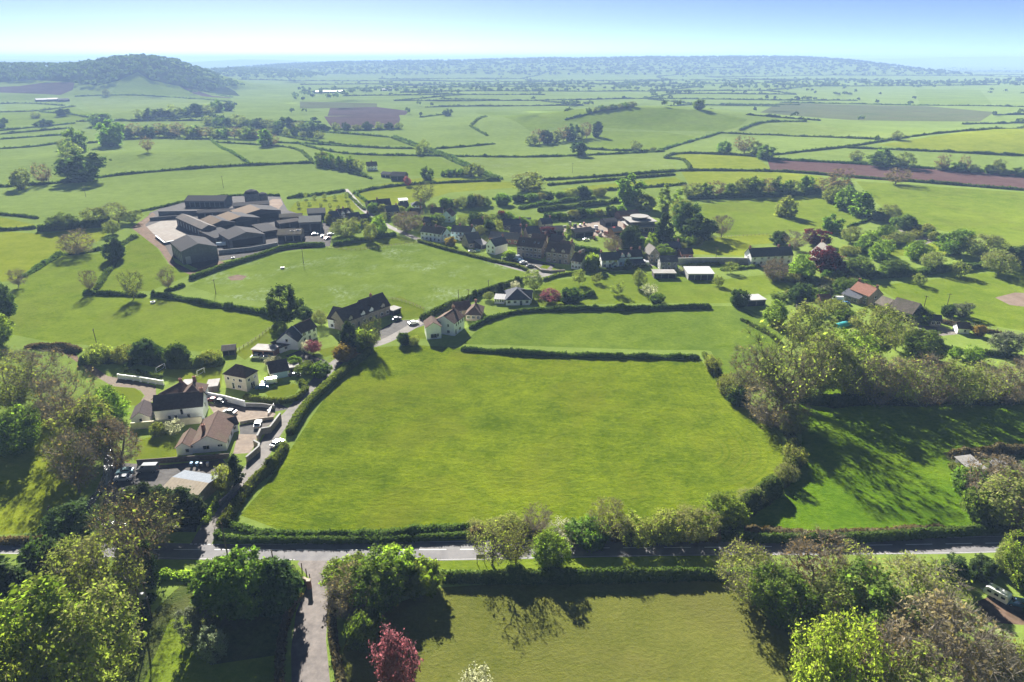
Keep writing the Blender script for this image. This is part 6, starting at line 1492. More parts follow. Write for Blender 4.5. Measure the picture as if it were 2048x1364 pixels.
H('grey roofed cottage with slate hung front beside the orchard',(1320,542),(1354,542),depth=7,eaves=4.8,ridge=2.2,wm='w_grey',rm='r_pale',auto=(3,2,1),sky=[(.5,.4,1.0,.8)])
H('long low shed with a grey flat roof at the orchard edge',(1308,557),(1351,557),depth=6,eaves=2.6,roof='flat',wm='w_timber',rm='r_felt',name='shed',cat='shed',openf=3)
H('shed with a large white sheet roof at the orchard edge',(1376,560),(1427,560),depth=10,eaves=3.2,ridge=.6,roof='mono',wm='w_grey',rm='r_white',name='shed',cat='shed',openf=4)
H('white farmhouse with long dark slate roof and chimneys at the grey wall',(1501,532),(1583,528),depth=7.5,eaves=5.0,ridge=3.4,rm='r_slate',auto=(6,2,1),door=2,chim=[(.02,.5),(.71,.5),(.98,.5)])
H('big stone house with steep pale roof behind the copper beech',(1655,553),(1684,547),C=(1646,516),depth=22,eaves=5.6,ridge=5.0,roof='gy',wm='w_stone',rm='r_pale',auto=(2,2,3),chim=[(.5,.98)])
H('low dark roofed wing right of the big stone house',(1686,547),(1725,542),depth=6,eaves=2.8,ridge=2.4,wm='w_stone',rm='r_dark',auto=(4,1,0),chim=[(.97,.5)])
H('stone cottage with a red tiled roof',(1698,597),(1734,612),depth=7.5,eaves=4.6,ridge=3.2,wm='w_stone',rm='r_red',auto=(3,2,1),door=1,chim=[(.02,.5),(.98,.5)])
H('grey slated lean to on the red tiled cottage',(1682,598),(1715,609),depth=4,eaves=2.6,ridge=1.6,roof='mono',wm='w_stone',rm='r_slate',auto=(3,1,0))
H('old barn with a mossy broken roof and grey gable',(1776,633),(1820,646),depth=9,eaves=4.0,ridge=3.6,wm='w_grey',rm='r_old',name='barn',cat='barn',openf=1)
H('small stone outhouse between red tiled cottage and old barn',(1748,620),(1768,628),depth=7,eaves=3.4,ridge=2.6,wm='w_stone',rm='r_old',name='outhouse',cat='outhouse',openf=1)
H('tiny white shed with a brown roof in the paved yard',(1914,667),(1938,668),depth=4,eaves=2.4,ridge=1.6,rm='r_brown',name='shed',cat='shed',wins=[('f',.6,.8,.7,.9)])
H('flat roofed stable with a pale roof beside the bright round tree',(1494,613),(1530,611),depth=7,eaves=2.7,roof='flat',wm='w_timber',rm='r_white',name='stable',cat='stable',openf=2)
H('ruined grey shed in the scrub at the right edge',(1938,952),(1967,948),depth=5,eaves=1.8,ridge=.7,roof='mono',wm='w_grey',rm='r_felt',name='shed',cat='shed',openf=1)
H('leaning hut with a white sheet roof in the scrub',(1999,953),(2018,945),depth=3,eaves=1.9,ridge=.7,roof='mono',wm='w_timber',rm='r_white',name='hut',cat='hut',openf=1)
# village north west
H('white gabled house behind the orange tinted tree',(682,443),(704,440),depth=8,eaves=4.4,ridge=3.0,rm='r_dark',dormers=[(.25,2.4,'w_white'),(.75,2.4,'w_white')],auto=(3,1,0),chim=[(.5,.5)])
H('large dark roofed barn right of the white gabled house',(702,450),(724,447),depth=9,eaves=3.8,ridge=3.0,wm='w_stone',rm='r_slate',name='barn',cat='barn',openf=1)
H('grey roofed house at the top of the village street',(757,424),(783,422),depth=9,eaves=4.6,ridge=3.4,wm='w_stone',rm='r_sheetlit',auto=(3,2,0),chim=[(.05,.5)])
H('dark slated house below the grey roofed house',(775,438),(799,436),depth=8,eaves=4.8,ridge=3.2,wm='w_stone',rm='r_slate',auto=(3,2,0),chim=[(.9,.5)])
H('house with dark roof and white outbuilding near the wispy tree',(800,426),(818,425),depth=7,eaves=4.0,ridge=2.6,wm='w_stone',rm='r_dark',auto=(2,2,0))
H('white roofed shed behind the village houses',(799,408),(816,407),depth=5,eaves=2.6,ridge=.6,roof='mono',rm='r_white',wm='w_white',name='shed',cat='shed',openf=2)
H('pale blue gabled cottage behind the white terrace',(883,444),(904,445),depth=9,eaves=4.2,ridge=3.4,roof='gy',wm='w_blue',rm='r_brown',auto=(2,2,1))
H('brown roofed house left of the pale blue cottage',(862,438),(886,438),depth=8,eaves=4.2,ridge=2.8,wm='w_stone',rm='r_brown',auto=(3,2,0),chim=[(.1,.5)])
H('long grey sheet roofed sheds under the leafy hedge',(885,414),(957,410),depth=9,eaves=2.8,ridge=1.6,wm='w_timber',rm='r_sheet',name='shed',cat='shed',openf=6)
H('brown roofed farmstead house at the far bend of the lane',(735,341),(755,340),depth=8,eaves=4.2,ridge=3.2,rm='r_brown',auto=(3,2,0),chim=[(.5,.5)])
H('grey roofed farmstead barn beside the pink tree',(782,361),(809,362),depth=10,eaves=4.4,ridge=2.6,wm='w_sheet',rm='r_sheetlit',name='barn',cat='barn',openf=2)
H('low stone farmstead shed left of the grey roofed barn',(762,354),(780,356),depth=7,eaves=3.0,ridge=1.6,wm='w_stone',rm='r_sheet',name='shed',cat='shed',openf=2)
# the farm
H('big dark barn with a curved drive round it at the front of the farm',(375,526.5),(438,518.5),C=(400,489),depth=24,wide=1.15,eaves=7.2,ridge=2.8,roof='gy',wm='w_sheet',rm='r_sheet',name='barn',cat='barn',slits=6,big=[('sliding_door','metal_grey',.08,.22,4.0)])
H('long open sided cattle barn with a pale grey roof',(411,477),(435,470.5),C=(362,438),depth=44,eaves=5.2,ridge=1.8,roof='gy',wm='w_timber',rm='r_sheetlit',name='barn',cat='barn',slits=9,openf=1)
H('first rusty roofed farm shed beside the long cattle barn',(440,468),(474,459),C=(438,443),depth=20,eaves=4.6,ridge=2.4,roof='gy',wm='w_timber',rm='r_rust',rm2='r_sheet',name='barn',cat='barn',openf=1,wide=1.35)
H('second rusty roofed farm shed in the middle of the farm',(478,462),(521,449),C=(484,435),depth=20,eaves=4.6,ridge=2.4,roof='gy',wm='w_timber',rm='r_rust',rm2='r_sheet',name='barn',cat='barn',openf=1,wide=1.35)
H('third rusty roofed farm shed farthest from the big barn',(516,448),(563,434),C=(528,418),depth=20,eaves=4.6,ridge=2.4,roof='gy',wm='w_timber',rm='r_rust',rm2='r_sheet',name='barn',cat='barn',openf=1,wide=1.35)
H('dark roofed barn between the big barn and the mossy shed',(474,495),(532,485),C=(494,464),depth=19,wide=1.2,eaves=5.0,ridge=2.8,roof='gy',wm='w_sheet',rm='r_sheet',name='barn',cat='barn',openf=1)
H('mossy brown roofed shed at the lower right of the farm',(556,483),(603,481.5),depth=13,eaves=4.0,ridge=2.0,wm='w_stone',rm='r_moss',name='barn',cat='barn',openf=3,sky=[(.6,.6,2.4,1.2),(.85,.7,2.4,1.2)])
H('greenish grey barn at the right end of the farm',(600,464),(643,462),depth=14,eaves=6.0,ridge=2.4,wm='w_sheet',rm='r_green',name='barn',cat='barn',openf=2)
H('smaller greenish barn behind the right end of the farm',(617,442),(652,440),depth=11,eaves=5.0,ridge=2.2,wm='w_sheet',rm='r_green',name='barn',cat='barn',openf=2)
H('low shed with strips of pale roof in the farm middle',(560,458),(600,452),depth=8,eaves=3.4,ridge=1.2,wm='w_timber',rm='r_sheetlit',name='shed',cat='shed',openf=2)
H('long barn with a grey roof at the back of the farm',(371,414),(450,414),depth=15,eaves=4.4,ridge=2.6,wm='w_sheet',rm='r_sheet',name='barn',cat='barn',openf=8)
H('low dark farm store right of the back barn',(468,425),(540,420),depth=10,eaves=4.4,ridge=1.4,wm='w_sheet',rm='r_sheet',name='barn',cat='barn',openf=5)
H('dark lean to filling the gap between cattle barn and dark barn',(440,490),(474,479),C=(424,462),depth=20,eaves=3.2,ridge=1.0,roof='mono',wm='w_timber',rm='r_sheet',name='barn',cat='barn',openf=1)
H('low grey lean to between the rusty roofed sheds and the mossy shed',(534,478),(558,470),C=(520,452),depth=18,eaves=3.4,ridge=1.0,roof='mono',wm='w_timber',rm='r_sheet',name='barn',cat='barn',openf=1)
H('brown roofed pen shed at the back of the rusty roofed sheds',(560,446),(604,444),depth=9,eaves=3.6,ridge=1.4,wm='w_timber',rm='r_moss',name='barn',cat='barn',openf=3)
H('narrow dark store behind the long cattle barn',(396,436),(470,432),depth=8,eaves=3.4,ridge=1.2,wm='w_sheet',rm='r_sheet',name='barn',cat='barn',openf=5)
for i, (a, b, lb) in enumerate([((73,204),(96,203),'left white roofed barn of the far farm under the wooded hill'),((97,203),(118,202),'middle white roofed barn of the far farm under the wooded hill'),((118,204),(140,203),'right grey barn of the far farm under the wooded hill')]):
    H(lb, a, b, depth=22, eaves=5, ridge=2.5, wm='w_timber', rm=['r_white','r_white','r_sheet'][i], name='barn', cat='barn', openf=2)
H('long white sheds far away right of the wooded hill',(630,187),(690,185),depth=30,eaves=5,ridge=2,wm='w_white',rm='r_white',name='barn',cat='barn',openf=4)
H('small white house far away on the central plain',(950,176),(958,176),depth=12,eaves=7,ridge=4,wm='w_white',rm='r_pale',auto=(2,2,0))
H('far white shed among the trees left of the central plain',(765,182),(785,181),depth=14,eaves=5,ridge=2,wm='w_white',rm='r_white',name='barn',cat='barn',openf=2)

for A_, B_, d_, e_, r_, rf, wl, rm_, lb in [
 ((664,447),(680,445),8,4.2,2.8,'gx','w_stone','r_slate','small slate roofed house left of the white gabled house'),((727,452),(744,449),8,4.0,2.6,'gx','w_stone','r_dark','dark house beside the village street bend'),
 ((740,420),(755,418),7,3.6,2.4,'gx','w_stone','r_slate','slate cottage at the top of the pale lane'),((820,440),(840,441),7,4.4,2.8,'gx','w_stone','r_brown','brown roofed cottage behind the wide grey tree'),
 ((825,422),(845,421),7,3.8,2.4,'hip','w_white','r_slate','hipped slate bungalow below the field hedge'),((846,452),(862,453),6,3.4,2.2,'gx','w_timber','r_sheet','dark timber outbuilding behind the white terrace'),
 ((946,462),(966,462),7,4.2,2.6,'gx','w_stone','r_dark','dark roofed cottage in the gardens behind the terraces'),((1085,462),(1105,460),7,4.4,2.8,'gx','w_stone','r_slate','slate house left of the violet depot'),
 ((1098,497),(1122,500),7,4.6,3.0,'gx','w_stone','r_dark','dark roofed house behind the dormered terrace'),((1118,508),(1140,511),6,4.4,2.6,'gx','w_stone','r_brown','narrow brown roofed house behind the small white cottage'),
 ((1020,478),(1040,479),7,4.4,2.8,'gx','w_stone','r_slate','slate house beyond the wide tan roof'),((1362,520),(1385,519),6,3.4,2.2,'gx','w_brick','r_dark','low dark house behind the long grey wall'),
 ((1592,620),(1612,622),6,3.0,2.0,'gx','w_timber','r_sheet','timber outbuilding right of the flat roofed stable'),((1640,612),(1660,612),5,3.0,1.6,'gx','w_brick','r_red','orange roofed outbuilding before the spiky shrub'),
 ((1860,652),(1880,654),5,2.6,1.6,'gx','w_stone','r_slate','slate outhouse in the pale paved yard'),((1242,498),(1262,497),6,4.0,2.4,'gx','w_stone','r_slate','slate house in the shade of the dark evergreen')]:
    H(lb, A_, B_, depth=d_, eaves=e_, ridge=r_, roof=rf, wm=wl, rm=rm_, auto=(3,2,0) if e_ > 3.7 else (2,1,0), chim=[(.95,.5)] if e_ > 3.7 else (), name='house' if e_ > 3.7 else 'outbuilding', cat='house' if e_ > 3.7 else 'outbuilding')
# flat roofed pavilion: three tiers of thin oversailing roofs
def pavilion():
    o0, rz, Lx, Ly = frame3((1262,466),(1313,464), None, 16)
    o = empty('pavilion', o0, rz, 'modern pavilion with tiers of thin pale oversailing roofs', 'pavilion')
    MB().box(0, Lx, 0, Ly, -0.2, 3.4).build('lower_wall', MATS['w_brick'], o)
    MB().bbox(-1.2, Lx+1.2, -1.6, Ly+1, 3.41, 3.75, 0.12).build('lower_roof', MATS['r_felt'], o)
    MB().box(Lx*.05, Lx*.95, 2.2, Ly, 3.76, 6.2).build('middle_wall', MATS['w_timber'], o)
    MB().bbox(-0.6, Lx+0.6, 0.8, Ly+1, 6.21, 6.5, 0.1).build('middle_roof', MATS['r_felt'], o)
    el = [(math.cos(t), math.sin(t)) for t in np.linspace(0, 2*math.pi, 25)[:-1]]
    m = MB(); n = 24; cx_, cy_ = Lx*.5, Ly*.62
    def disc(mb, rx, ry, z0, z1):
        k = len(mb.v); mb.v += [(cx_+a*rx, cy_+b*ry, z) for z in (z0, z1) for a, b in el]
        mb.f += [[k+i, k+(i+1) % n, k+n+(i+1) % n, k+n+i] for i in range(n)]; mb.f += [[k+n+i for i in range(n)], [k+i for i in range(n)][::-1]]
    disc(m, Lx*.3, Ly*.28, 6.51, 8.0); m.build('drum', MATS['glass'], o)
    m = MB(); disc(m, Lx*.36, Ly*.36, 8.01, 8.35); m.build('oval_roof', MATS['r_felt'], o)
    for i in range(6): put_window(o, 'f', Lx*(i+.5)/6, .5, 2.2, 2.2, Lx, Ly)
pavilion()
def silo(u, v, r, h, label):
    p = P(u, v); o = empty('silo', p, 0, label, 'silo')
    MB().tube((0,0,-.2),(0,0,h),r,r,20).build('barrel', MATS['w_sheet'], o)
    m = MB(); m.tube((0,0,h+.01),(0,0,h+r*.35),r*1.02,r*.75,20); m.tube((0,0,h+r*.351),(0,0,h+r*.55),r*.75,r*.2,20); m.build('dome', MATS['r_sheet'], o)
    m = MB()
    for k in range(5): m.tube((r+.05,-.25,k*h/5),(r+.05,.25,k*h/5),.03,.03,4)
    m.tube((r+.05,-.25,0),(r+.05,-.25,h),.03,.03,4); m.tube((r+.05,.25,0),(r+.05,.25,h),.03,.03,4); m.build('ladder', MATS['metal_grey'], o)
silo(506, 408, 5.2, 8.0, 'large dark domed silo behind the farm sheds')
silo(527, 406, 3.6, 6.0, 'smaller dark domed silo behind the farm sheds')

# ---------------------------------------------------------------- walls, fences, gates
def wall(label, pix, h, t, mt, cop=None, name='wall', cat='wall', piers=0, pm=None):
    pts = [P(*p) for p in pix]; o = empty(name, pts[0], 0, label, cat); b0 = pts[0]; m = MB(); c = MB()
    for a, b in zip(pts, pts[1:]):
        d = (b-a); n = Vector((-d.y, d.x, 0)).normalized()*(t/2); a0, b1 = a-b0, b-b0
        q = [a0-n, b1-n, b1+n, a0+n]
        m.mesh([(p.x, p.y, p.z-.2) for p in q]+[(p.x, p.y, p.z+h) for p in q], [(4,5,6,7),(0,1,5,4),(1,2,6,5),(2,3,7,6),(3,0,4,7)])
        n2 = n*1.35; q = [a0-n2, b1-n2, b1+n2, a0+n2]
        c.mesh([(p.x, p.y, p.z+h+.002) for p in q]+[(p.x, p.y, p.z+h+.1) for p in q], [(4,5,6,7),(0,1,5,4),(1,2,6,5),(2,3,7,6),(3,0,4,7)])
    m.build('wall_body', MATS[mt], o)
    if cop: c.build('coping', MATS[cop], o)
    if piers:
        a, b = pts[0]-b0, pts[-1]-b0; pd = MB().box(-.28,.28,-.28,.28,-.2,h+.25).data('pier', MATS[pm or mt])
        for i in range(piers+1):
            q = link('pier', pd, o); q.location = a.lerp(b, i/piers); q.rotation_euler = (0,0,math.atan2((b-a).y,(b-a).x))
    return o
wall('cream garden wall in front of the white farmhouse',[(264,859),(330,853),(405,846)],2.1,.3,'w_cream','w_cream')
wall('white panelled wall along the gravel drive',[(238,757),(280,762),(327,770)],1.5,.3,'w_white','w_white',piers=6,pm='w_white')
wall('long white garden wall beside the shaded tarmac',[(413,795),(450,802),(491,813)],2.0,.3,'w_white')
wall('grey block wall continuing the white garden wall',[(492,813),(525,814),(550,818)],1.3,.3,'w_grey')
wall('tall stone wall stepping along the side lane above the entrance',[(562,838),(541,866),(523,869),(516,884)],2.0,.4,'w_stone','w_grey')
wall('curved stone wall round the pink forecourt',[(509,891),(520,897),(519,903),(494,925)],1.7,.4,'w_stone','w_grey')
wall('dark timber boundary fence behind the wheelie bins',[(275,930),(355,924),(460,917)],1.5,.15,'w_timber','wood_dark',name='fence',cat='fence')
wall('stone wall at the lower side lane beside the tan shed',[(478,975),(462,992),(440,1012)],1.3,.4,'w_stone')
wall('low wall between shaded drive and gabled bungalow court',[(480,848),(515,842),(548,838)],.9,.3,'w_stone')
wall('long tall grey stone wall between street and sunlit grass',[(1354,529),(1400,528),(1450,528),(1501,529)],3.4,.5,'w_grey','w_grey')
wall('curved brick wing wall at the left of the drive mouth',[(603,1172),(608,1168),(616,1172)],1.7,.35,'w_brick','w_stone')
wall('dark silage clamp wall at the back of the farm',[(318,431),(380,430),(470,427)],3.0,.5,'w_sheet')
wall('lower silage clamp wall beside the concrete pad',[(300,441),(350,437),(362,437)],2.0,.5,'w_sheet')
wall('white edged low wall round the silage pit',[(312,475),(330,489),(380,478)],1.2,.5,'w_sheet','w_white')
wall('stone yard wall at the front of the farm',[(438,508),(500,502),(556,492)],2.2,.4,'w_grey')
wall('roadside stone wall below the clipped village hedge',[(1070,535),(1082,543),(1100,545),(1130,544)],1.2,.4,'w_stone')
wall('pale garden wall ridge above the small white cottage',[(1152,512),(1180,500)],2.0,.3,'w_stone','r_pale')
def fence(label, pix, h=1.2, gap=2.6, mt='wood_pale'):
    pts = smooth([P(*p) for p in pix], 1); o = empty('fence', pts[0], 0, label, 'fence'); b0 = pts[0]
    pd = MB().box(-.07,.07,-.07,.07,-.2,h).data('post', MATS[mt]); acc = 0; n = 0
    for a, b in zip(pts, pts[1:]):
        d = b-a; Ls = d.length
        while acc < Ls and n < 95: q = link('post', pd, o); q.location = a+d*(acc/Ls)-b0; acc += gap; n += 1
        acc -= Ls
    for z in (.5, h-.12):
        m = MB()
        for a, b in zip(pts, pts[1:]): m.tube(a-b0+Vector((0,0,z)), b-b0+Vector((0,0,z)), .045, .045, 4)
        m.build('rail', MATS[mt], o)
fence('post and rail fence between green meadow and garage lawn',[(470,706),(510,682),(545,655),(575,640)])
fence('curving post fence below the mown village strip',[(655,496),(700,502),(750,497),(800,490),(836,487)])
fence('post fence at the edge of the garden behind the stone fronted houses',[(775,598),(810,604),(848,620)])
fence('rail fence along the upper edge of the right paddock',[(1890,640),(1960,655),(2048,672)])
fence('thin fence below the sunlit double tree field',[(1400,478),(1460,474),(1540,470)])
def gate(label, A, B, mt='frame_white', h=1.2):
    a, b = P(*A), P(*B); d = b-a; o = empty('gate', a, math.atan2(d.y, d.x), label, 'gate'); w = d.length
    for x in (0, w): MB().box(x-.09,x+.09,-.09,.09,-.1,h+.2).build('gate_post', MATS[mt], o)
    m = MB()
    for k in range(5): m.box(.1,w-.1,-.03,.03,.15+k*h/5,.25+k*h/5)
    m.box(.1,.2,-.035,.035,.1,h).box(w-.2,w-.1,-.035,.035,.1,h); m.build('gate_leaf', MATS[mt], o)
gate('open white gate at the pink gravel entrance',(536,828),(548,815))
gate('dark field gate at the gap in the lane hedge',(563,896),(574,893),'wood_pale')
def pier(u, v, label, h):
    o = empty('gate_pier', P(u, v), 0, label, 'gate pier'); MB().box(-.35,.35,-.35,.35,-.2,h).build('shaft', MATS['w_brick'], o); MB().bbox(-.45,.45,-.45,.45,h+.002,h+.16,.06).build('cap', MATS['w_stone'], o)
pier(619.5,1177,'brick gate pier on the left of the entrance drive',2.1); pier(661,1175,'brick gate pier on the right of the entrance drive',2.1)
for (u, v, h), w_ in zip([(604,1138,1.5),(613,1149,1.5),(620,1158,1.3)], ('farthest','middle','nearest')):
    o = empty('bollard', P(u, v), 0, w_+' dark timber post in the row beside the left gate pier', 'post', 'timber posts by the gate'); MB().tube((0,0,-.1),(0,0,h),.12,.11,8).build('shaft', MATS['wood_dark'], o); MB().tube((0,0,h+.002),(0,0,h+.06),.11,.05,8).build('top', MATS['wood_dark'], o)
def goal(A, B, label):
    a, b = P(*A), P(*B); d = b-a; w = d.length; o = empty('goal', a, math.atan2(d.y, d.x), label, 'goal frame'); h = 2.0
    MB().tube((0,0,0),(0,0,h),.07,.07,6).build('upright', MATS['frame_white'], o); MB().tube((w,0,0),(w,0,h),.07,.07,6).build('upright', MATS['frame_white'], o)
    MB().tube((-.05,0,h),(w+.05,0,h),.07,.07,6).build('crossbar', MATS['frame_white'], o)
    m = MB()
    for x in (0, w): m.tube((x,0,h),(x,1.0,0),.05,.05,5)
    m.tube((0,1.0,.05),(w,1.0,.05),.05,.05,5); m.build('back_stay', MATS['frame_white'], o)
goal((314,747),(331,737),'white goal frame on the shaded left of the back lawn'); goal((396,753),(410,746),'white goal frame on the right of the back lawn')
# poles
def pole(u, v, vt, label, cross=True, h=None):
    p = P(u, v); h = h or vheight(u, vt, p); o = empty('utility_pole', p, random.uniform(0, 3), label, 'utility pole')
    MB().tube((0,0,-.3),(0,0,h),.16,.11,8).build('shaft', MATS['bark'], o)
    if cross:
        MB().box(-.9,.9,-.07,.07,h-.45,h-.32).build('crossarm', MATS['wood_dark'], o); i = MB()
        for x in (-.8,0,.8): i.tube((x,0,h-.32),(x,0,h-.12),.05,.04,6)
        i.build('insulator', MATS['w_grey'], o)
for a in [(111,1062,1008,'utility pole beside the left sunlit meadow',1),(455,1110,1043,'leaning pole at the road junction',0),(547,1126,1100,'short post on the verge above the round laurels',0),(607,526,497,'pole standing in the white flowered field',1),(432,588,558,'pole by the long dark hedge below the barn',1),
          (195,694,656,'pole at the lower edge of the green meadow',1),(917,600,579,'left pole in the village lane hedge',0),(937,603,578,'second pole in the village lane hedge',1),(977,582,560,'far pole in the village lane hedge',1),(1846,622,590,'pole by the old barn',1),(1894,612,586,'pole by the silvery round bush',1),
          (172,394,370,'left pole in the pale farm meadow',1),(447,376,352,'right pole in the pale farm meadow',1),(1432,514,494,'pole behind the long grey wall',1),(1145,346,326,'pole in the central pale pasture',1),(84,790,738,'pole among the stream trees',1)]: pole(*a[:4], cross=bool(a[4]))
def hpole():
    p = P(296,1236); o = empty('transformer_pole', p, R(8), 'twin pole electricity transformer in the foreground rough grass', 'transformer'); h = vheight(292, 1160, p)
    for x in (-.7,.7): MB().tube((x,0,-.3),(x,0,h),.16,.13,8).build('shaft', MATS['bark'], o)
    MB().box(-1.3,1.3,-.1,.1,h-.3,h-.12).build('crossarm', MATS['wood_dark'], o); MB().box(-.9,.9,-.5,.1,h*.58,h*.58+.12).build('platform', MATS['metal_grey'], o)
    t = MB().bbox(-.45,.45,-.5,.2,h*.58+.125,h*.58+1.2,.08).build('transformer', MATS['metal_grey'], o); i = MB()
    for x in (-1.1,-.3,.3,1.1): i.tube((x,0,h-.12),(x,0,h+.15),.06,.04,6)
    i.build('insulator', MATS['w_grey'], o)
hpole()
def board(u0, u1, v, vt, label):
    a, b = P(u0, v), P(u1, v); d = b-a; w = d.length; h = vheight(u0, vt, a); o = empty('roadside_sign', a, math.atan2(d.y, d.x), label, 'sign')
    for x in (.15, w-.15): MB().box(x-.06,x+.06,-.06,.06,-.2,h).build('post', MATS['wood_dark'], o)
    MB().box(0,w,-.1,-.062,h*.55,h+.02).build('panel', MATS['wood_pale'], o)
board(953,971,1127,1109,'brown board on two posts seen from behind on the verge')
# ---------------------------------------------------------------- vehicles
for n, c in {'silver':(.42,.44,.46),'white':(.75,.76,.76),'black':(.02,.02,.024),'red':(.16,.025,.025),'blue':(.06,.16,.30),'teal':(.25,.42,.48),'grey':(.14,.15,.16),'green':(.05,.10,.06)}.items(): plain('car_'+n, c, 0.28, 0.3, 0.5, 0.6)
plain('rubber', (0.018,0.018,0.019), 0.85, spec=0.2); plain('lamp_clear', (0.75,0.75,0.72), 0.15); plain('lamp_red', (0.35,0.02,0.02), 0.25)
CARP = {'car':(4.2,1.75,1.45,[(-2.1,.35),(-2.05,.80),(-1.95,.92),(-1.05,.98),(1.35,.98),(1.95,.90),(2.1,.72),(2.1,.35)],[(-1.15,.97),(-.45,1.44),(.95,1.45),(1.6,.97)]),
        'van':(5.2,1.95,2.2,[(-2.6,.4),(-2.58,.95),(-2.3,1.15),(-1.75,1.25),(2.55,1.25),(2.6,.4)],[(-1.8,1.24),(-1.2,2.18),(2.5,2.2),(2.56,1.24)])}
CD = {}
def car_parts(kind, colr):
    k = (kind, colr)
    if k in CD: return CD[k]
    Lc, W, Hc, body, cab = CARP[kind]; m = MATS['car_'+colr]; b = MB(); b.prism(body, -W/2, W/2)
    n = len(cab); i0 = 0.12        # cabin narrows upwards
    top = [p for p in cab]; vs = []
    for s in (-1, 1):
        for x, z in cab: vs.append((x, s*(W/2-(0.03 if z < 1.3 else 0.2)), z))
    cb = MB(); cb.mesh(vs, [(0,1,2,3),(7,6,5,4),(1,5,6,2)]); 
    g = MB(); e = 0.006
    def lerp(a, b_, t): return tuple(a[i]+(b_[i]-a[i])*t for i in range(3))
    cb.mesh(vs, [(0,4,5,1),(2,6,7,3)])
    def inset(q, out):
        c = [sum(p[i] for p in q)/4 for i in range(3)]; return [tuple(lerp(p, c, .16)[i]+out[i]*0.012 for i in range(3)) for p in q]
    side = [0, 1, 2, 3]
    if kind == 'car':
        g.face(inset([vs[0],vs[3],vs[2],vs[1]][::1], (0,-1,.3))); g.face(inset([vs[4],vs[5],vs[6],vs[7]], (0,1,.3)))
    g.face(inset([vs[0],vs[1],vs[5],vs[4]], (-1,0,.6)))
    if kind == 'car': g.face(inset([vs[2],vs[3],vs[7],vs[6]], (1,0,.6)))
    else:
        for s, y in ((-1, -W/2+.10), (1, W/2-.10)): g.face([(-1.6,y+s*.03,1.35),(-.6,y+s*.03,1.35),(-.6,y+s*.0,1.95),(-1.15,y+s*.0,1.95)][::-s])
    wh = MB().tube((0,-.1,0),(0,.1,0),.33,.33,14); hub = MB().tube((0,-.115,0),(0,.115,0),.18,.18,10)
    hl = MB().box(-.05,.05,-.18,.18,-.08,.08)
    CD[k] = dict(body=b.data('body', m), cabin=cb.data('cabin', m), glass=g.data('windows', MATS['glass']), wheel=wh.data('tyre', MATS['rubber']), hub=hub.data('rim', MATS['metal_grey']),
                 head=hl.data('headlight', MATS['lamp_clear']), tail=hl.data('tail_light', MATS['lamp_red']), L=Lc, W=W, z=(.68 if kind == 'car' else .85))
    return CD[k]
def car(u, v, ang, colr, label, kind='car', group=None):
    """ang: heading of the nose in degrees, anticlockwise from the viewer's right, on the ground"""
    d = car_parts(kind, colr); o = empty('parked_'+kind, P(u, v), R(ang+180), label, kind, group)
    b = link('body', d['body'], o); link('windows', d['glass'], link('cabin', d['cabin'], o))
    for x in (-d['L']*.31, d['L']*.31):
        for y in (-d['W']/2+.06, d['W']/2-.06):
            w = link('wheel', d['wheel'], o); w.location = (x, y, .33); link('rim', d['hub'], w)
    for y in (-d['W']*.36, d['W']*.36):
        q = link('headlight', d['head'], o); q.location = (-d['L']/2, y, d['z']); q = link('tail_light', d['tail'], o); q.location = (d['L']/2-.01, y, d['z'])
    return o
car(251,946,195,'teal','pale teal car parked beside the stream')
car(247,960,190,'silver','silver car parked nearest the stream below the teal car')
car(297,942,183,'grey','grey van parked by the timber boundary fence','van')
car(516,852,100,'silver','silver car on the grey court of the gabled bungalow')
car(426,803,165,'red','dark red car by the end of the white farmhouse')
car(440,805,165,'black','black car beside the dark red car')
car(460,827,170,'black','dark car behind the gabled bungalow roof')
car(555,890,60,'white','white car tucked into the gap of the lane hedge')
car(539,768,200,'white','white van before the pale blue garage doors','van')
car(524,777,195,'blue','pale blue car next to the cream hipped house')
car(590,752,170,'grey','grey car under the flat topped car port')
car(827,648,25,'white','white car standing in the lane by the garden lawn')
car(514,716,0,'white','white car under the left bay of the flat roofed garage')
car(534,718,0,'silver','silver car under the right bay of the flat roofed garage')
car(793,640,30,'black','dark car in the shade before the right stone fronted house')
car(1035,518,20,'silver','silver van at the left end of the terrace parking','van')
car(1040,523,20,'blue','blue car second along the terrace parking')
car(1047,527,20,'white','white car third along the terrace parking')
car(1011,520,150,'white','white car near the village hedge below the slate house')
car(1060,534,15,'grey','grey car at the right end of the terrace parking')
car(944,504,10,'white','white car in front of the huge slate roof')
car(953,503,10,'blue','blue car in front of the huge slate roof')
car(1287,528,85,'white','white van between blue cottage row and stone gable','van')
car(1294,530,85,'silver','silver van beside the white van at the blue cottages','van')
car(630,470,20,'white','white car at the farm end of the forecourt')
car(645,474,100,'black','black car on the farmhouse forecourt')
car(655,478,60,'red','dark red car at the forecourt gateway')
car(662,470,10,'silver','silver car under the orange tinted tree')
car(735,440,40,'white','white car on the upper village street')
car(1674,602,175,'white','white van before the grey lean to','van')
car(1690,609,170,'blue','dark blue car beside the white van at the red tiled cottage')
car(2034,1210,160,'blue','dark blue car beside the caravan')
car(508,424,10,'white','white car on the track behind the farm')
car(1172,481,10,'white','white car in the depot yard')
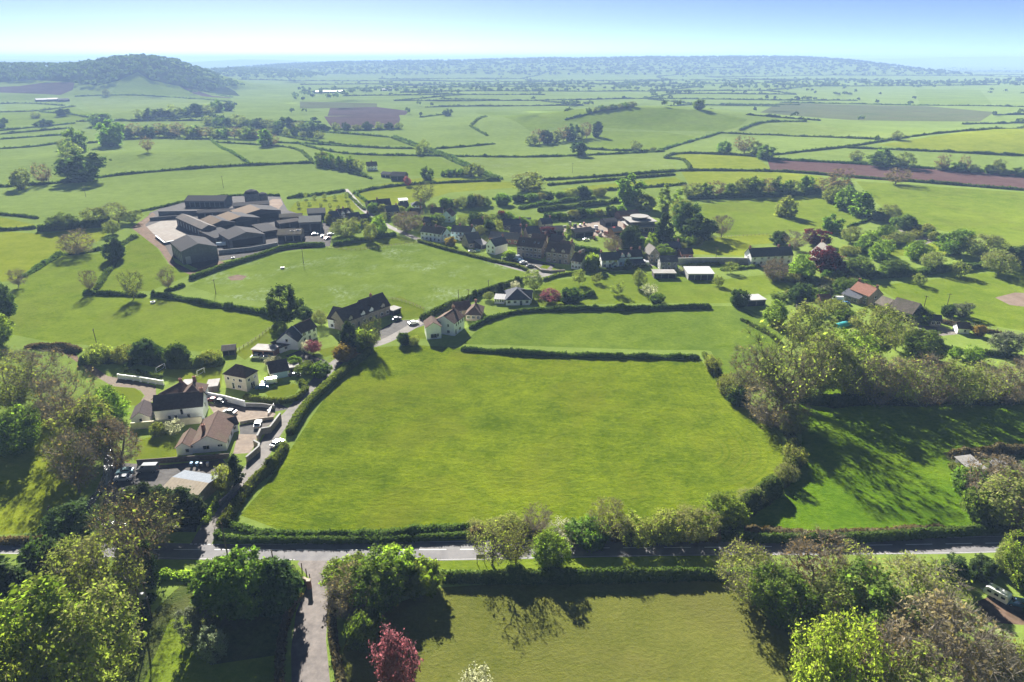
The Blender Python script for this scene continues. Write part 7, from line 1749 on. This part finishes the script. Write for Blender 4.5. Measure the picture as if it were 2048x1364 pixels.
def caravan():
    p = P(1992,1196); o = empty('caravan', p, R(-55), 'weathered white touring caravan on reddish ground', 'caravan'); o.scale = (.8, .85, .85)
    prof = [(-2.6,.5),(-2.75,1.2),(-2.45,2.3),(-1.9,2.6),(2.2,2.6),(2.6,2.2),(2.75,1.0),(2.6,.5)]
    MB().prism(prof, -1.1, 1.1).build('body', MATS['car_white'], o)
    for x, w in ((-1.5,.9),(.1,.9),(1.6,.9)): 
        MB().box(x-w/2,x+w/2,-1.125,-1.102,1.35,1.95).build('window', MATS['glass'], o)
    MB().box(-2.72,-2.62,-.7,.7,1.45,2.0).build('window', MATS['glass'], o)
    MB().box(.75,1.0,-1.13,-1.103,.6,2.1).build('door', MATS['w_white'], o)
    MB().box(-.6,.0,-.5,.1,2.602,2.75).build('roof_hatch', MATS['w_grey'], o)
    for y in (-1.0,1.0): w = MB().tube((0,y-.1,.33),(0,y+.1,.33),.33,.33,12).build('wheel', MATS['rubber'], o)
    MB().tube((-2.6,-.4,.5),(-3.7,0,.5),.05,.05,5).tube((-2.6,.4,.5),(-3.7,0,.5),.05,.05,5).build('drawbar', MATS['metal_grey'], o)
caravan()
# bins, troughs, tank, tarpaulin, depot stacks
def bin_(u, v, mt, label):
    o = empty('wheelie_bin', P(u, v), R(5), label, 'bin', 'wheelie bins by the timber fence')
    MB().mesh([(-.24,-.3,.05),(.24,-.3,.05),(.24,.3,.05),(-.24,.3,.05),(-.3,-.38,1.0),(.3,-.38,1.0),(.3,.38,1.0),(-.3,.38,1.0)],[(3,2,1,0),(0,1,5,4),(1,2,6,5),(2,3,7,6),(3,0,4,7),(4,5,6,7)]).build('body', MATS[mt], o)
    MB().bbox(-.33,.33,-.42,.42,1.002,1.1,.03).build('lid', MATS[mt], o); MB().tube((-.28,.34,.15),(.28,.34,.15),.14,.14,8).build('wheel', MATS['rubber'], o)
for u, mt, lb in [(384,'car_blue','leftmost blue wheelie bin by the timber fence'),(395,'car_blue','second blue wheelie bin by the timber fence'),(404,'car_grey','grey wheelie bin by the timber fence'),(416,'car_silver','pale wheelie bin at the right end of the row')]: bin_(u, 932, mt, lb)
def trough(u, v, r, label, mt='metal_grey', cat='trough'):
    o = empty('water_trough', P(u, v), 0, label, cat); n = 18; m = MB()
    m.tube((0,0,0),(0,0,.75),r,r,n).build('tub', MATS[mt], o); w = MB().tube((0,0,.752),(0,0,.77),r*.86,r*.86,n).build('water_surface', MATS['glass'], o)
trough(306,606,1.0,'round metal water trough in the green meadow'); trough(565,537,1.0,'dark water trough in the white flowered field','black_plastic'); trough(466,517,.9,'black drum near the stone yard wall','black_plastic','drum')
def tank(u, v, label):
    o = empty('slurry_tank', P(u, v), R(15), label, 'tank'); MB().tube((-2.6,0,1.2),(2.6,0,1.2),1.1,1.1,16).build('barrel', MATS['w_blue'], o)
    for x in (-1.7,1.7): MB().box(x-.2,x+.2,-.8,.8,0,.35).build('cradle', MATS['w_grey'], o)
tank(443,492,'pale green cylindrical tank between the farm barns')
def tunnel(u, v, ang, Lx, r, mt, label, name='polytunnel'):
    o = empty(name, P(u, v), R(ang), label, 'polytunnel'); pr = [(math.cos(t)*r, math.sin(t)*r*.85) for t in np.linspace(0, math.pi, 11)]
    MB().prism([(x, z) for x, z in pr], 0, Lx).build('cover', MATS[mt], o); MB().box(-.5,.5,-.05,-.005,0,1.6).build('door', MATS['w_grey'], o)
plain('cover_teal', (.03,.26,.27), .4)
tunnel(1672,655,-60,8,1.8,'cover_teal','teal covered tunnel between the olive trees on the right')
tunnel(60,1362,40,7,2.2,'cover_teal','teal cover at the bottom left corner')
def stack(u, v, mt, w, h, label, ang=0):
    o = empty('pallet_stack', P(u, v), R(ang), label, 'pallet stack', 'pallet stacks in the depot yard')
    MB().box(-w/2,w/2,-.6,.6,0,.15).build('pallet', MATS['wood_pale'], o); MB().bbox(-w/2+.04,w/2-.04,-.55,.55,.152,h,.06).build('load', MATS[mt], o)
for i, (u, v) in enumerate([(1130,455),(1138,458),(1150,455),(1160,452),(1168,450),(1140,450),(1172,458),(1186,462),(1192,458),(1196,466),(1200,472),(1188,478),(1204,464),(1150,463),(1212,470),(1220,462)]):
    stack(u, v, ['w_grey','r_red','w_sheet','w_white','w_brick'][i % 5], 2.4, 1.3+.5*(i % 3), ['pallet stack of grey blocks in the depot yard','pallet stack of red tiles in the depot yard','pallet stack under dark sheeting in the depot yard','pallet stack of white bags in the depot yard','pallet stack of brown bricks in the depot yard'][i % 5], i*23)
def digger(u, v):
    o = empty('forklift', P(u, v), R(40), 'red forklift truck by the farther depot shed', 'forklift'); plain('red_paint', (.5,.03,.02), .4)
    MB().bbox(-1.6,1.2,-.8,.8,.4,1.3,.15).build('chassis', MATS['red_paint'], o); c = MB().box(-.6,.7,-.7,.7,1.302,2.3).build('cab', MATS['glass'], o); MB().box(-.7,.8,-.75,.75,2.302,2.42).build('cab_roof', MATS['red_paint'], o)
    MB().box(1.25,1.4,-.5,-.35,.1,3.0).box(1.25,1.4,.35,.5,.1,3.0).build('mast', MATS['black_plastic'], o); MB().box(1.42,2.5,-.45,-.3,.15,.2).box(1.42,2.5,.3,.45,.15,.2).build('fork', MATS['metal_grey'], o)
    for x in (-1.0,.9):
        for y in (-.8,.8): MB().tube((x,y-.15,.42),(x,y+.15,.42),.42,.42,12).build('wheel', MATS['rubber'], o)
digger(1228,462)
